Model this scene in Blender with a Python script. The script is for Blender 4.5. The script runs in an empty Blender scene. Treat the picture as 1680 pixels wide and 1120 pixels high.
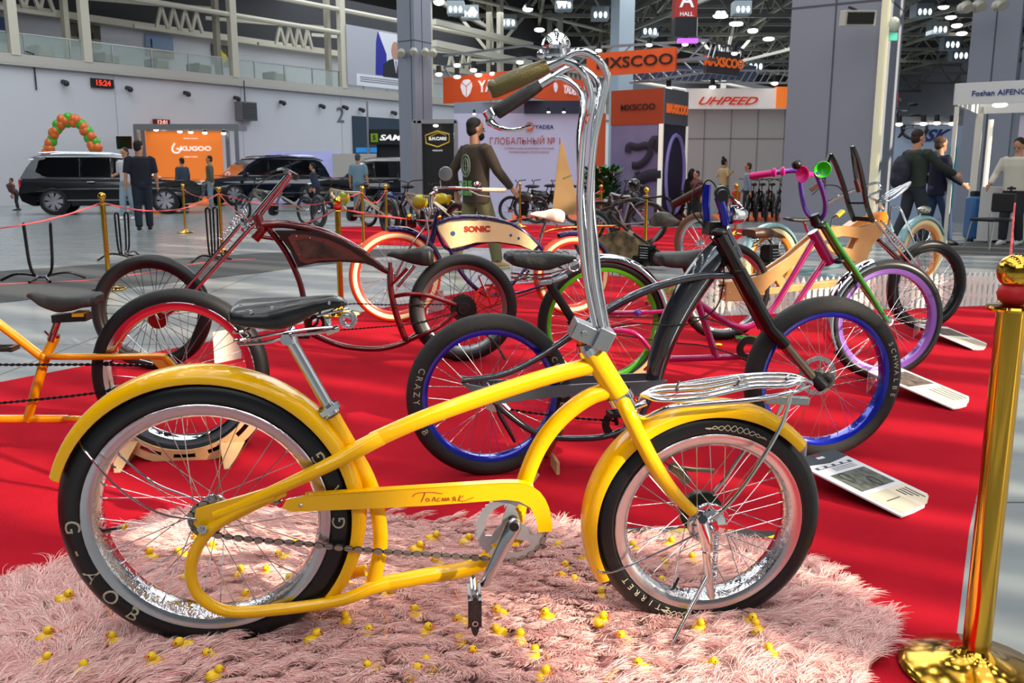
import bpy, bmesh, math, random
import numpy as np
from mathutils import Vector, Matrix, Euler

# ------------------------------------------------------------------ camera, light, exposure
SC = bpy.context.scene
COL = SC.collection
FPX, PITCH, CAMH = 1450.0, math.radians(10.66), 1.15
cam_d = bpy.data.cameras.new('camera')
cam = bpy.data.objects.new('camera', cam_d); COL.objects.link(cam)
cam_d.sensor_width = 36.0; cam_d.lens = FPX / 1680.0 * 36.0
cam_d.clip_end = 500; cam_d.clip_start = 0.05
cam.location = (0, 0, CAMH); cam.rotation_euler = (math.pi / 2 - PITCH, 0, 0)
cam_d.dof.use_dof = True; cam_d.dof.focus_distance = 2.35; cam_d.dof.aperture_fstop = 14.0
SC.camera = cam
SC.view_settings.view_transform = 'Standard'; SC.view_settings.look = 'None'
SC.view_settings.gamma = 1.0; SC.view_settings.use_curve_mapping = False
SC.view_settings.exposure = -1.3
SC.cycles.max_bounces = 7; SC.cycles.diffuse_bounces = 3; SC.cycles.glossy_bounces = 4
SC.cycles.transparent_max_bounces = 8; SC.cycles.caustics_reflective = False; SC.cycles.caustics_refractive = False
SC.cycles.sample_clamp_indirect = 4.0; SC.cycles.use_denoising = True

w = bpy.data.worlds.new('daylight'); SC.world = w; w.use_nodes = True
w.node_tree.nodes['Background'].inputs[0].default_value = (0.75, 0.86, 1.0, 1)
w.node_tree.nodes['Background'].inputs[1].default_value = 1.0

def add_light(name, kind, loc, power, size=1.0, color=(1, 1, 1), rot=(0, 0, 0), sy=None):
    l = bpy.data.lights.new(name, kind); l.energy = power; l.color = color
    if kind == 'AREA':
        l.shape = 'RECTANGLE'; l.size = size; l.size_y = sy or size
    o = bpy.data.objects.new(name, l); COL.objects.link(o); o.location = loc; o.rotation_euler = rot
    return o
# low sun coming in through the glazed side of the hall, right of and slightly behind the camera
SUN_AZ, SUN_EL = math.radians(-31.0), math.radians(24.0)
sd = Vector((math.cos(SUN_AZ) * math.cos(SUN_EL), math.sin(SUN_AZ) * math.cos(SUN_EL), math.sin(SUN_EL)))
sun = add_light('sun', 'SUN', (30, -8, 14), 21.0, color=(1.0, 0.86, 0.66))
sun.data.angle = math.radians(0.5)
sun.rotation_euler = sd.to_track_quat('Z', 'Y').to_euler()
# broad fill panels added under the closed roof to brighten the hall
for (x, y, sx, sy, p) in ((-3, 2, 5, 16, 900), (5, 2, 5, 16, 900), (-14, 24, 10, 22, 4200), (2, 26, 8, 22, 4200), (12, 44, 12, 26, 5200), (-6, 52, 12, 22, 5200), (20, 75, 20, 26, 14000), (-10, 80, 20, 26, 14000), (10, 106, 50, 20, 26000)):
    add_light('roof_fill', 'AREA', (x, y, 11.2), p, sx, (0.93, 0.97, 1.0), sy=sy)
add_light('roof_fill', 'AREA', (-1, -9, 9.5), 1050, 10, (0.96, 0.98, 1.0), (math.radians(48), 0, 0), sy=5)  # added fill behind the camera, tilted to brighten the bikes from the front
for gx in range(-4, 5):
    for gy in range(-2, 5):
        add_light('bay_light', 'AREA', (gx * 2.6 + 0.7, gy * 3.4 + 0.5, 10.4), 62, 0.34, (1.0, 0.98, 0.94))
add_light('glazing_light', 'AREA', (13.2, 1, 5.5), 900, 22, (1.0, 0.9, 0.76), (0, math.radians(90), 0), sy=6)

# ------------------------------------------------------------------ pixel rays -> points in the place
_F = np.array([0, math.cos(PITCH), -math.sin(PITCH)]); _U = np.array([0, math.sin(PITCH), math.cos(PITCH)])
_C = np.array([0, 0, CAMH]); _R = np.array([1.0, 0, 0])
def ray(x, y): return _F + _R * (x - 840) / FPX - _U * (y - 560) / FPX
def G(x, y, z=0.0):
    d = ray(x, y); return _C + d * ((z - CAMH) / d[2])
def atY(x, y, Y):
    d = ray(x, y); return _C + d * (Y / d[1])

class Frame:
    """upright (or leaning) local frame: x along the ground line a->b, y away from the viewer, z up"""
    def __init__(s, o, u, lean=0.0):
        s.o = np.array(o, float); u = np.array(u, float); u[2] = 0; u /= np.linalg.norm(u)
        l = math.radians(lean); v0 = np.array([-u[1], u[0], 0]); k = np.array([0, 0, 1.0])
        s.u = u; s.w = k * math.cos(l) - v0 * math.sin(l); s.v = v0 * math.cos(l) + k * math.sin(l)
    @staticmethod
    def px(a, b, lean=0.0):
        A, B = G(*a), G(*b); return Frame(A, B - A, lean)
    @staticmethod
    def at(x, Y, ang=0.0):
        """origin on the floor at depth Y behind pixel column x, heading ang degrees"""
        return Frame((( x - 840) / FPX * (Y * math.cos(PITCH) + CAMH * math.sin(PITCH)), Y, 0), (math.cos(math.radians(ang)), math.sin(math.radians(ang)), 0))
    def p(s, x, y, d=0.0):
        r = ray(x, y); t = (d - (_C - s.o) @ s.v) / (r @ s.v); q = _C + r * t - s.o
        return Vector((q @ s.u, q @ s.v, q @ s.w))
    def P(s, pts, d=0.0):
        return [s.p(q[0], q[1], q[2] if len(q) > 2 else d) for q in pts]
    def mat(s):
        m = Matrix.Identity(4)
        for i, c in enumerate((s.u, s.v, s.w)):
            for j in range(3): m[j][i] = c[j]
        for j in range(3): m[j][3] = s.o[j]
        return m
    def W(s, l):
        return Vector(s.o + s.u * l[0] + s.v * l[1] + s.w * l[2])

# ------------------------------------------------------------------ materials
def lin(h):
    if isinstance(h, str):
        h = h.lstrip('#'); c = [int(h[i:i + 2], 16) / 255 for i in (0, 2, 4)]
        return tuple(((v / 12.92) if v <= 0.04045 else ((v + 0.055) / 1.055) ** 2.4) for v in c) + (1,)
    return tuple(h) + (1,) if len(h) == 3 else tuple(h)
_M = {}
def M(name, color='#888888', rough=0.5, metal=0.0, coat=0.0, emit=0.0, bump=None, alpha=1.0, trans=0.0, var=None, spec=0.5, ior=1.45):
    if name in _M: return _M[name]
    m = bpy.data.materials.new(name); m.use_nodes = True; nt = m.node_tree; b = nt.nodes['Principled BSDF']
    c = lin(color)
    b.inputs['Base Color'].default_value = c; b.inputs['Roughness'].default_value = rough; b.inputs['Metallic'].default_value = metal
    b.inputs['Coat Weight'].default_value = coat; b.inputs['Coat Roughness'].default_value = 0.04
    b.inputs['Alpha'].default_value = alpha; b.inputs['Transmission Weight'].default_value = trans
    b.inputs['Specular IOR Level'].default_value = spec; b.inputs['IOR'].default_value = ior
    if emit: b.inputs['Emission Color'].default_value = c; b.inputs['Emission Strength'].default_value = emit
    if var or bump:
        tc = nt.nodes.new('ShaderNodeTexCoord')
    if var:      # (scale, other colour[, detail])
        n = nt.nodes.new('ShaderNodeTexNoise'); n.inputs['Scale'].default_value = var[0]; n.inputs['Detail'].default_value = 4
        nt.links.new(tc.outputs['Object'], n.inputs['Vector'])
        r = nt.nodes.new('ShaderNodeValToRGB'); r.color_ramp.elements[0].position = 0.35; r.color_ramp.elements[1].position = 0.65
        r.color_ramp.elements[0].color = c; r.color_ramp.elements[1].color = lin(var[1])
        nt.links.new(n.outputs['Fac'], r.inputs['Fac']); nt.links.new(r.outputs['Color'], b.inputs['Base Color'])
    if bump:     # (scale, strength)
        n = nt.nodes.new('ShaderNodeTexNoise'); n.inputs['Scale'].default_value = bump[0]; n.inputs['Detail'].default_value = 3
        nt.links.new(tc.outputs['Object'], n.inputs['Vector'])
        bp = nt.nodes.new('ShaderNodeBump'); bp.inputs['Strength'].default_value = bump[1]; bp.inputs['Distance'].default_value = 0.004
        nt.links.new(n.outputs['Fac'], bp.inputs['Height']); nt.links.new(bp.outputs['Normal'], b.inputs['Normal'])
    _M[name] = m; return m
CHROME = M('chrome', '#dfe3e8', 0.07, 1.0)
DCHROME = M('brushed_metal', '#b9bcc0', 0.28, 1.0)
STEEL = M('spoke_steel', '#d2d2d2', 0.2, 1.0)
GOLDM = M('polished_brass', '#d9a93f', 0.13, 1.0)
BLACK = M('black_plastic', '#101012', 0.4)
GLOSSB = M('gloss_black', '#08080a', 0.12, 0.0, 1.0)
RUBBER = M('rubber', '#17181a', 0.52, bump=(220, 0.25))
RUBBERS = M('smooth_rubber', '#191a1c', 0.36)
LEATHER = M('black_leather', '#151617', 0.42, coat=0.15, bump=(380, 0.3))
SKIN = M('skin', '#c98f72', 0.5)
HAIRM = M('dark_hair', '#1c1512', 0.7)
WHITE = M('white_paint', '#dedfe3', 0.5)
CABLE = M('black_cable', '#0c0c0d', 0.45)
CHAINM = M('chain_steel', '#6d6a66', 0.3, 1.0)

# ------------------------------------------------------------------ mesh buffers
def catmull(pts, n=8, closed=False):
    P = [Vector(p) for p in pts]
    if len(P) < 3 and not closed: return P
    out = []; L = len(P)
    for i in range(L if closed else L - 1):
        if closed: a, b, c, d = P[(i - 1) % L], P[i], P[(i + 1) % L], P[(i + 2) % L]
        else:
            b, c = P[i], P[i + 1]; a = P[i - 1] if i else b * 2 - c; d = P[i + 2] if i + 2 < L else c * 2 - b
        for k in range(n):
            t = k / n; t2, t3 = t * t, t * t * t
            out.append(0.5 * ((2 * b) + (c - a) * t + (2 * a - 5 * b + 4 * c - d) * t2 + (3 * b - 3 * c + d - a) * t3))
    if not closed: out.append(P[-1])
    return out

class MB:
    def __init__(s): s.v = []; s.f = []; s.m = []; s.mats = []
    def mi(s, mat):
        if mat is None: return -1
        if mat not in s.mats: s.mats.append(mat)
        return s.mats.index(mat)
    def add(s, vs, fs, mat=None, X=None):
        o = len(s.v); k = s.mi(mat)
        s.v += [tuple(X @ Vector(v)) for v in vs] if X is not None else [tuple(v) for v in vs]
        s.f += [tuple(i + o for i in f) for f in fs]; s.m += [k] * len(fs); return s
    def tube(s, pts, r, n=10, mat=None, sm=0, closed=False, cap=True, flat=None):
        """round (or elliptical: flat=(scale, axis)) tube through points; r a number or one per point"""
        P = [Vector(p) for p in pts]; rs = list(r) if isinstance(r, (list, tuple)) else [r] * len(P)
        if sm and len(P) > 2:
            L0 = len(P); P = catmull(P, sm, closed)
            idx = [i / sm for i in range(len(P))]
            rr = rs + [rs[0]] if closed else rs
            rs = [rr[int(min(i, len(rr) - 2))] * (1 - (i - int(min(i, len(rr) - 2)))) + rr[int(min(i, len(rr) - 2)) + 1] * (i - int(min(i, len(rr) - 2))) for i in idx]
        N = len(P); vs = []; fs = []
        def tan(i):
            a = P[(i - 1) % N] if (closed or i) else P[i]; b = P[(i + 1) % N] if (closed or i < N - 1) else P[i]
            d = b - a; return d.normalized() if d.length > 1e-9 else Vector((0, 0, 1))
        t = tan(0); nn = t.cross(Vector((0, 0, 1)) if abs(t.z) < 0.9 else Vector((1, 0, 0))).normalized()
        for i in range(N):
            t = tan(i); nn = (nn - t * nn.dot(t)); nn = nn.normalized() if nn.length > 1e-6 else t.orthogonal().normalized(); bb = t.cross(nn)
            for k in range(n):
                a = 2 * math.pi * k / n; off = (nn * math.cos(a) + bb * math.sin(a)) * rs[i]
                if flat: ax = Vector(flat[1]); off -= ax * off.dot(ax) * (1 - flat[0])
                vs.append(P[i] + off)
        for i in range(N if closed else N - 1):
            j = (i + 1) % N
            for k in range(n):
                l = (k + 1) % n; fs.append((i * n + k, i * n + l, j * n + l, j * n + k))
        if cap and not closed:
            fs.append(tuple(range(n - 1, -1, -1))); fs.append(tuple((N - 1) * n + k for k in range(n)))
        return s.add(vs, fs, mat)
    def box(s, c, size, mat=None, X=None):
        cx, cy, cz = c; a, b, d = (q / 2 for q in size)
        vs = [(cx + i * a, cy + j * b, cz + k * d) for i in (-1, 1) for j in (-1, 1) for k in (-1, 1)]
        return s.add(vs, [(0, 1, 3, 2), (4, 6, 7, 5), (0, 4, 5, 1), (2, 3, 7, 6), (0, 2, 6, 4), (1, 5, 7, 3)], mat, X)
    def bar(s, a, b, w, h, mat=None, up=(0, 0, 1)):
        """rectangular bar from a to b"""
        a, b = Vector(a), Vector(b); d = (b - a); L = d.length; d.normalize(); up = Vector(up)
        if abs(d.dot(up)) > 0.98: up = Vector((0, 1, 0))
        sd_ = d.cross(up).normalized(); u2 = sd_.cross(d)
        X = Matrix((( d.x, sd_.x, u2.x, (a.x + b.x) / 2), (d.y, sd_.y, u2.y, (a.y + b.y) / 2), (d.z, sd_.z, u2.z, (a.z + b.z) / 2), (0, 0, 0, 1)))
        return s.box((0, 0, 0), (L, w, h), mat, X)
    def lathe(s, prof, n=32, mat=None, X=None, axis='z', a0=0.0, a1=2 * math.pi, closedprof=False):
        """revolve (radius, height) pairs"""
        vs = []; fs = []; full = abs(a1 - a0 - 2 * math.pi) < 1e-6; N = n if full else n + 1; K = len(prof)
        for i in range(N):
            a = a0 + (a1 - a0) * i / n; c, q = math.cos(a), math.sin(a)
            for r, h in prof:
                vs.append((r * c, r * q, h) if axis == 'z' else (r * c, h, r * q))
        kk = K if closedprof else K - 1
        for i in range(n):
            j = (i + 1) % N
            for k in range(kk):
                l = (k + 1) % K; fs.append((i * K + k, j * K + k, j * K + l, i * K + l))
        if not full and closedprof:
            fs.append(tuple(range(K))); fs.append(tuple((N - 1) * K + k for k in range(K - 1, -1, -1)))
        return s.add(vs, fs, mat, X)
    def sphere(s, c, r, mat=None, n=14, X=None):
        rx, ry, rz = r if isinstance(r, (tuple, list)) else (r, r, r); vs = [(c[0], c[1], c[2] + rz)]; m = max(4, n // 2); fs = []
        for i in range(1, m):
            ph = math.pi * i / m
            for k in range(n):
                a = 2 * math.pi * k / n; vs.append((c[0] + rx * math.sin(ph) * math.cos(a), c[1] + ry * math.sin(ph) * math.sin(a), c[2] + rz * math.cos(ph)))
        vs.append((c[0], c[1], c[2] - rz)); L = len(vs) - 1
        for k in range(n):
            l = (k + 1) % n; fs.append((0, 1 + k, 1 + l)); fs.append((L, 1 + (m - 2) * n + l, 1 + (m - 2) * n + k))
            for i in range(m - 2):
                a = 1 + i * n; fs.append((a + k, a + n + k, a + n + l, a + l))
        return s.add(vs, fs, mat, X)
    def poly(s, outlines, th, mat=None, X=None):
        """flat plate in the local x-z plane (y = thickness centred), first outline solid, the others holes"""
        cu = bpy.data.curves.new('o', 'CURVE'); cu.dimensions = '2D'; cu.fill_mode = 'BOTH'; cu.extrude = th / 2
        for ol in outlines:
            sp = cu.splines.new('POLY'); sp.points.add(len(ol) - 1); sp.use_cyclic_u = True
            for i, q in enumerate(ol): sp.points[i].co = (q[0], q[1], 0, 1)
        return s._curve(cu, mat, X)
    def text(s, body, size, th=0.004, mat=None, X=None, align='CENTER', bold=0.0, shear=0.0, sx=1.0):
        cu = bpy.data.curves.new('t', 'FONT'); cu.body = body; cu.size = size; cu.extrude = th / 2; cu.align_x = align; cu.align_y = 'CENTER'
        cu.offset = bold; cu.shear = shear; cu.resolution_u = 3
        return s._curve(cu, mat, X, sx)
    def _curve(s, cu, mat, X, sx=1.0):
        o = bpy.data.objects.new('tmp', cu); COL.objects.link(o); dg = bpy.context.evaluated_depsgraph_get(); dg.update()
        me = bpy.data.meshes.new_from_object(o.evaluated_get(dg))
        s.add([(v.co.x * sx, -v.co.z, v.co.y) for v in me.vertices], [tuple(p.vertices) for p in me.polygons], mat, X)
        bpy.data.objects.remove(o); bpy.data.meshes.remove(me); bpy.data.curves.remove(cu); return s
    def build(s, name, mat=None, parent=None, smooth=True, loc=None, rot=None, bevel=0.0, label=None, ang=40):
        me = bpy.data.meshes.new(name); me.from_pydata(s.v, [], s.f)
        if s.mats:
            for q in s.mats: me.materials.append(q)
            if -1 in s.m: me.materials.append(mat or DCHROME)
            me.polygons.foreach_set('material_index', [len(s.mats) if q < 0 else q for q in s.m])
        elif mat: me.materials.append(mat)
        me.update()
        if smooth:
            me.polygons.foreach_set('use_smooth', [True] * len(me.polygons)); me.set_sharp_from_angle(angle=math.radians(ang))
        o = bpy.data.objects.new(name, me); COL.objects.link(o)
        if parent is not None: o.parent = parent
        if loc is not None: o.location = loc
        if rot is not None: o.rotation_euler = rot
        if bevel:
            b = o.modifiers.new('bevel', 'BEVEL'); b.width = bevel; b.segments = 2; b.limit_method = 'ANGLE'
        if label: o['label'] = label
        return o

def tag(o, label, cat, group=None, kind=None):
    o['label'] = label; o['category'] = cat
    if group: o['group'] = group
    if kind: o['kind'] = kind
    return o
def root(name, F, label, cat, group=None):
    e = bpy.data.objects.new(name, None); COL.objects.link(e); e.empty_display_size = 0.1
    e.matrix_world = F.mat() if isinstance(F, Frame) else F
    return tag(e, label, cat, group)
def struct(name, mb, mat=None, smooth=False, parent=None):
    o = mb.build(name, mat, parent, smooth)
    if parent is None: o['kind'] = 'structure'
    return o
def copy_tree(o, parent=None):
    c = o.copy(); COL.objects.link(c)
    if parent is not None: c.parent = parent
    for ch in o.children: copy_tree(ch, c)
    return c
def loc(x, y, z): return Matrix.Translation((x, y, z))
def RX(a): return Matrix.Rotation(math.radians(a), 4, 'X')
def RY(a): return Matrix.Rotation(math.radians(a), 4, 'Y')
def RZ(a): return Matrix.Rotation(math.radians(a), 4, 'Z')
# ------------------------------------------------------------------ bicycle parts (all in the bike's local frame)
def wheel(b, c, R, tw=0.065, tire=RUBBER, rim=CHROME, rimh=0.03, rimw=None, ns=36, spoke=STEEL, sr=0.0011, wall=None, yaw=0.0,
          hubr=0.022, hubw=0.1, hub=CHROME, disc=None, rim_in=None, name='wheel', tyrename='tire', thick_spoke=False):
    """upright wheel: its rim is the part; tire, spokes, hub, disc are its sub-parts"""
    c = Vector((c[0], c[1], c[2])); a = tw / 2; rm = R - a; ro = rm - a * 0.62; rw = rimw or tw * 0.72; ri = ro - rimh
    m = MB(); h = rw / 2
    m.lathe([(ro + .006, h), (ro + .004, h + .002), (ro - .002, h), (ri + .008, h * .93), (ri, h * .72), (ri - .002, 0), (ri, -h * .72), (ri + .008, -h * .93), (ro - .002, -h), (ro + .004, -h - .002), (ro + .006, -h), (ro + .004, -h * .86), (ri + .012, -h * .7), (ri + .01, h * .7), (ro + .004, h * .86)], 72, axis='y', closedprof=True)
    if rim_in: m.lathe([(ri + .006, h * .9), (ri - .001, h * .7), (ri - .0035, 0), (ri - .001, -h * .7), (ri + .006, -h * .9)], 96, axis='y', mat=rim_in)
    w_ = m.build(name, rim, b, loc=c, rot=(0, 0, math.radians(yaw)))
    m = MB(); K = 18
    m.lathe([(rm + a * math.cos(t) * (1.0 if math.cos(t) > -0.62 else 0.9), a * math.sin(t)) for t in [2 * math.pi * k / K for k in range(K)]], 80, axis='y', closedprof=True, mat=tire)
    if wall:
        K = 5
        for sgn in (1, -1):
            r0, r1 = wall[1], wall[2]
            pr = []
            for k in range(K + 1):
                r = r0 + (r1 - r0) * k / K; pr.append((r, sgn * (math.sqrt(max(1e-6, a * a - (r - rm) ** 2)) + .0012)))
            m.lathe(pr, 80, axis='y', mat=wall[0])
    m.build(tyrename, tire, w_)
    m = MB(); hf = hubw * 0.34
    for i in range(ns):
        sgn = 1 if i % 2 else -1; a1 = 2 * math.pi * i / ns; cross = math.radians(52) * (1 if (i // 2) % 2 else -1)
        a2 = a1 + cross
        p0 = (hubr * 1.25 * math.cos(a2), sgn * hf, hubr * 1.25 * math.sin(a2)); p1 = ((ri + .002) * math.cos(a1), sgn * h * .2, (ri + .002) * math.sin(a1))
        m.tube([p0, p1], sr, 4, cap=False)
        q = Vector(p1) + (Vector(p0) - Vector(p1)).normalized() * 0.016
        m.tube([p1, q], sr * 1.9, 5)
    m.build('spokes', spoke, w_, smooth=False)
    m = MB(); g = hubr
    m.lathe([(0, hubw * .62), (.006, hubw * .62), (.007, hubw * .5), (g * .6, hubw * .5), (g * .7, hubw * .4), (g * 1.35, hubw * .37), (g * 1.35, hubw * .31), (g * .75, hubw * .27), (g * .7, 0), (g * .75, -hubw * .27), (g * 1.35, -hubw * .31), (g * 1.35, -hubw * .37), (g * .7, -hubw * .4), (g * .6, -hubw * .5), (.007, -hubw * .5), (.006, -hubw * .62), (0, -hubw * .62)], 24, axis='y')
    m.build('hub', hub, w_)
    if disc:
        m = MB(); y = hubw * .45 * disc[1]; n = 30; r1 = disc[0]
        m.poly([[(r1 * (1 + .012 * math.sin(9 * t)) * math.cos(t), r1 * (1 + .012 * math.sin(9 * t)) * math.sin(t)) for t in [2 * math.pi * k / 60 for k in range(60)]],
                [(r1 * .78 * math.cos(t), r1 * .78 * math.sin(t)) for t in [2 * math.pi * k / 40 for k in range(40)]]], .002, X=loc(0, y, 0))
        for k in range(6):
            t = math.pi * k / 3; m.bar((.02 * math.cos(t), y, .02 * math.sin(t)), (r1 * .82 * math.cos(t + .4), y, r1 * .82 * math.sin(t + .4)), .002, .008)
        m.build('brake_disc', DCHROME, w_)
    return w_

def tire_text(w_, body, R, tw, a0, da, size, mat, flip=False, rof=0.0):
    """letters moulded on the near side wall, one after another round the wheel (angles in degrees, counter-clockwise from +x)"""
    a = tw / 2; rm = R - a; m = MB(); ang = a0
    for ch in body:
        if ch != ' ':
            t = MB().text(ch, size, 0.0006)
            vs = []
            for (x, y, z) in t.v:
                if flip: x, z = -x, -z
                th = math.radians(ang) - x / rm; r = rm + rof + z
                r = min(max(r, rm - a * .97), rm + a * .97)
                yy = -(math.sqrt(max(1e-7, a * a - (r - rm) ** 2)) + .0008 - y)
                vs.append((r * math.cos(th), yy, r * math.sin(th)))
            m.add(vs, t.f)
        ang += da
    return m.build('tire_lettering', mat, w_, smooth=False)

def arcpts(c, r, a0, a1, n=20, d=0.0):
    return [Vector((c[0] + r * math.cos(math.radians(a0 + (a1 - a0) * i / n)), c[1] + d, c[2] + r * math.sin(math.radians(a0 + (a1 - a0) * i / n)))) for i in range(n + 1)]

def fender(b, c, r, a0, a1, wd, mat, deep=0.035, th=0.0025, ang_end=False, name='fender'):
    """curved mudguard: a shell with rolled sides, revolved about the axle"""
    m = MB(); h = wd / 2; pr = []
    for k in range(13):
        t = -1 + 2 * k / 12; pr.append((r - deep * abs(t) ** 2.6, h * math.sin(t * math.pi / 2) ** 1 if abs(t) < 1 else h * t))
    inner = [(q[0] - th, q[1] * .97) for q in reversed(pr)]
    m.lathe(pr + inner, 48, axis='y', a0=math.radians(a0), a1=math.radians(a1), closedprof=True)
    return m.build(name, mat, b, loc=(c[0], c[1], c[2]))

def saddle(b, tail, nose, wid, mat=LEATHER, thick=0.055, noser=0.022, y=0.0, dip=0.012, name='saddle'):
    """padded seat between tail and nose points (local)"""
    A, B = Vector(tail), Vector(nose); L = (B - A).length; d = (B - A).normalized(); up = Vector((0, 1, 0)).cross(d); up = -up if up.z < 0 else up
    n = 22; K = 18; vs = []; fs = []
    for i in range(n + 1):
        t = i / n
        e = math.sqrt(max(0.0, 1 - (1 - min(1, t / .09)) ** 2)) * math.sqrt(max(0.0, 1 - (max(0, t - .95) / .05) ** 2))
        hw = (noser + (wid / 2 - noser) * (1 / (1 + math.exp((t - .42) * 13)))) * max(e, .12)
        tt = thick * (0.62 + .38 * (1 - t)) * max(e, .15)
        base = A + d * (L * t) + up * (-dip * math.sin(math.pi * t) + (.012 if t > .8 else 0) * 0)
        for k in range(K):
            a = 2 * math.pi * k / K; sx_ = math.cos(a); sz = math.sin(a)
            zz = (abs(sz) ** .75) * (1 if sz > 0 else -1)
            q = base + Vector((0, 1, 0)) * hw * (abs(sx_) ** .8) * (1 if sx_ > 0 else -1) * (1 if sz > -.2 else .86) + up * (tt * .5 * zz - (tt * .25 if sz < 0 else 0))
            vs.append(q + Vector((0, y, 0)))
    for i in range(n):
        for k in range(K):
            l = (k + 1) % K; fs.append((i * K + k, i * K + l, (i + 1) * K + l, (i + 1) * K + k))
    fs.append(tuple(range(K))); fs.append(tuple(n * K + k for k in range(K - 1, -1, -1)))
    return MB().add(vs, fs).build(name, mat, b)

def coil(m, a, b, r, wire, turns, mat=None):
    a, b = Vector(a), Vector(b); d = b - a; t = d.normalized(); n1 = t.orthogonal().normalized(); n2 = t.cross(n1); N = int(turns * 14)
    m.tube([a + d * (i / N) + (n1 * math.cos(2 * math.pi * turns * i / N) + n2 * math.sin(2 * math.pi * turns * i / N)) * r for i in range(N + 1)], wire, 6, mat)

def chain_run(m, pts, pitch=0.0235, y=0.0, hh=0.0042):
    """links laid along a polyline"""
    P = catmull(pts, 10) if len(pts) > 2 else [Vector(p) for p in pts]
    L = [0.0]
    for i in range(1, len(P)): L.append(L[-1] + (P[i] - P[i - 1]).length)
    n = max(2, int(L[-1] / pitch)); j = 0; Q = []
    for i in range(n + 1):
        s_ = L[-1] * i / n
        while j < len(P) - 2 and L[j + 1] < s_: j += 1
        t = (s_ - L[j]) / max(1e-9, L[j + 1] - L[j]); Q.append(P[j].lerp(P[j + 1], t))
    for i in range(n):
        a, c = Q[i], Q[i + 1]; mid = (a + c) / 2; d = (c - a); ang = math.atan2(d.z, d.x); o = .0035 if i % 2 else .0024
        X = Matrix.Translation(mid) @ Matrix.Rotation(-ang, 4, 'Y')
        if i == 0: m.tube(P, hh * .62, 6, M('chain_dark', '#1b1818', .5, .5))
        for sg in (-1, 1):
            k = 8; l = pitch * .47
            ol = [(l * math.cos(2 * math.pi * q / k) * (1), hh * math.sin(2 * math.pi * q / k) * 1.15) for q in range(k)]
            vs = [(x, sg * o, z) for x, z in ol] + [(x, sg * (o + .001), z) for x, z in ol]
            fs = [tuple(range(k)), tuple(range(2 * k - 1, k - 1, -1))] + [(q, (q + 1) % k, k + (q + 1) % k, k + q) for q in range(k)]
            m.add(vs, fs, None, X)
    return m

def pedal(b, p, mat=BLACK, sc=1.0, y=0.0, rot=0.0, ends=GLOSSB):
    m = MB(); X = Matrix.Translation(Vector(p) + Vector((0, y, 0))) @ RY(rot)
    for sx in (-1, 1): m.box((sx * .04 * sc, 0, 0), (.016 * sc, .085 * sc, .022 * sc), None, X)
    for k in range(3): m.box((0, (-.038 + k * .038) * sc, 0), (.09 * sc, .007 * sc, .018 * sc), None, X)
    m.tube([X @ Vector((0, -.05 * sc, 0)), X @ Vector((0, .05 * sc, 0))], .007 * sc, 8)
    return m.build('pedal', mat, b, smooth=False)

def spring_saddle(b, S, scale=1.0):
    pass
# ------------------------------------------------------------------ hall: floor, walls, gallery, roof, pillars
def floor_mat():
    m = bpy.data.materials.new('polished_stone'); m.use_nodes = True; nt = m.node_tree; b = nt.nodes['Principled BSDF']
    tc = nt.nodes.new('ShaderNodeTexCoord'); n = nt.nodes.new('ShaderNodeTexNoise'); n.inputs['Scale'].default_value = 1.2; n.inputs['Detail'].default_value = 8
    mp = nt.nodes.new('ShaderNodeMapping'); mp.inputs['Scale'].default_value = (1, 3, 1)  # stretches the noise into soft bands, sun streaks put into the floor colour
    nt.links.new(tc.outputs['Object'], mp.inputs['Vector']); nt.links.new(mp.outputs[0], n.inputs['Vector'])
    r = nt.nodes.new('ShaderNodeValToRGB'); r.color_ramp.elements[0].color = lin('#80878a'); r.color_ramp.elements[1].color = lin('#9aa0a1'); r.color_ramp.elements[0].position = .3; r.color_ramp.elements[1].position = .7
    nt.links.new(n.outputs['Fac'], r.inputs['Fac'])
    bk = nt.nodes.new('ShaderNodeTexBrick'); bk.inputs['Scale'].default_value = 1.0; bk.inputs['Brick Width'].default_value = 3.0; bk.inputs['Row Height'].default_value = 3.0; bk.inputs['Mortar Size'].default_value = .008; bk.offset = 0
    bk.inputs['Mortar'].default_value = lin('#565b5c'); nt.links.new(r.outputs[0], bk.inputs['Color1']); nt.links.new(r.outputs[0], bk.inputs['Color2']); nt.links.new(tc.outputs['Object'], bk.inputs['Vector'])
    nt.links.new(bk.outputs['Color'], b.inputs['Base Color']); b.inputs['Roughness'].default_value = .22
    return m
m = MB(); m.box((0, 55, -.06), (180, 170, .12)); struct('floor', m, floor_mat())
def carpet_mat(name, col, col2):
    m = M(name, col, .95, spec=.04, var=(3, col2)); nt = m.node_tree; b = nt.nodes['Principled BSDF']
    tc = nt.nodes.new('ShaderNodeTexCoord'); n = nt.nodes.new('ShaderNodeTexNoise'); n.inputs['Scale'].default_value = 260; n.inputs['Detail'].default_value = 2
    bp = nt.nodes.new('ShaderNodeBump'); bp.inputs['Strength'].default_value = .6; bp.inputs['Distance'].default_value = .004
    nt.links.new(tc.outputs['Object'], n.inputs['Vector']); nt.links.new(n.outputs['Fac'], bp.inputs['Height']); nt.links.new(bp.outputs[0], b.inputs['Normal'])
    return m
def mat_poly(pxs, th, mat, name, label, cat, z0=0.0, raw=None, kind=None):
    P = [G(x, y, 0)[:2] for x, y in pxs] if raw is None else raw
    n = len(P); m = MB(); m.add([(p[0], p[1], z0) for p in P] + [(p[0], p[1], z0 + th) for p in P], [tuple(range(n - 1, -1, -1)), tuple(range(n, 2 * n))] + [(i, (i + 1) % n, n + (i + 1) % n, n + i) for i in range(n)])
    o = m.build(name, mat, smooth=False); tag(o, label, cat)
    if kind: o['kind'] = kind
    return o
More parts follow.
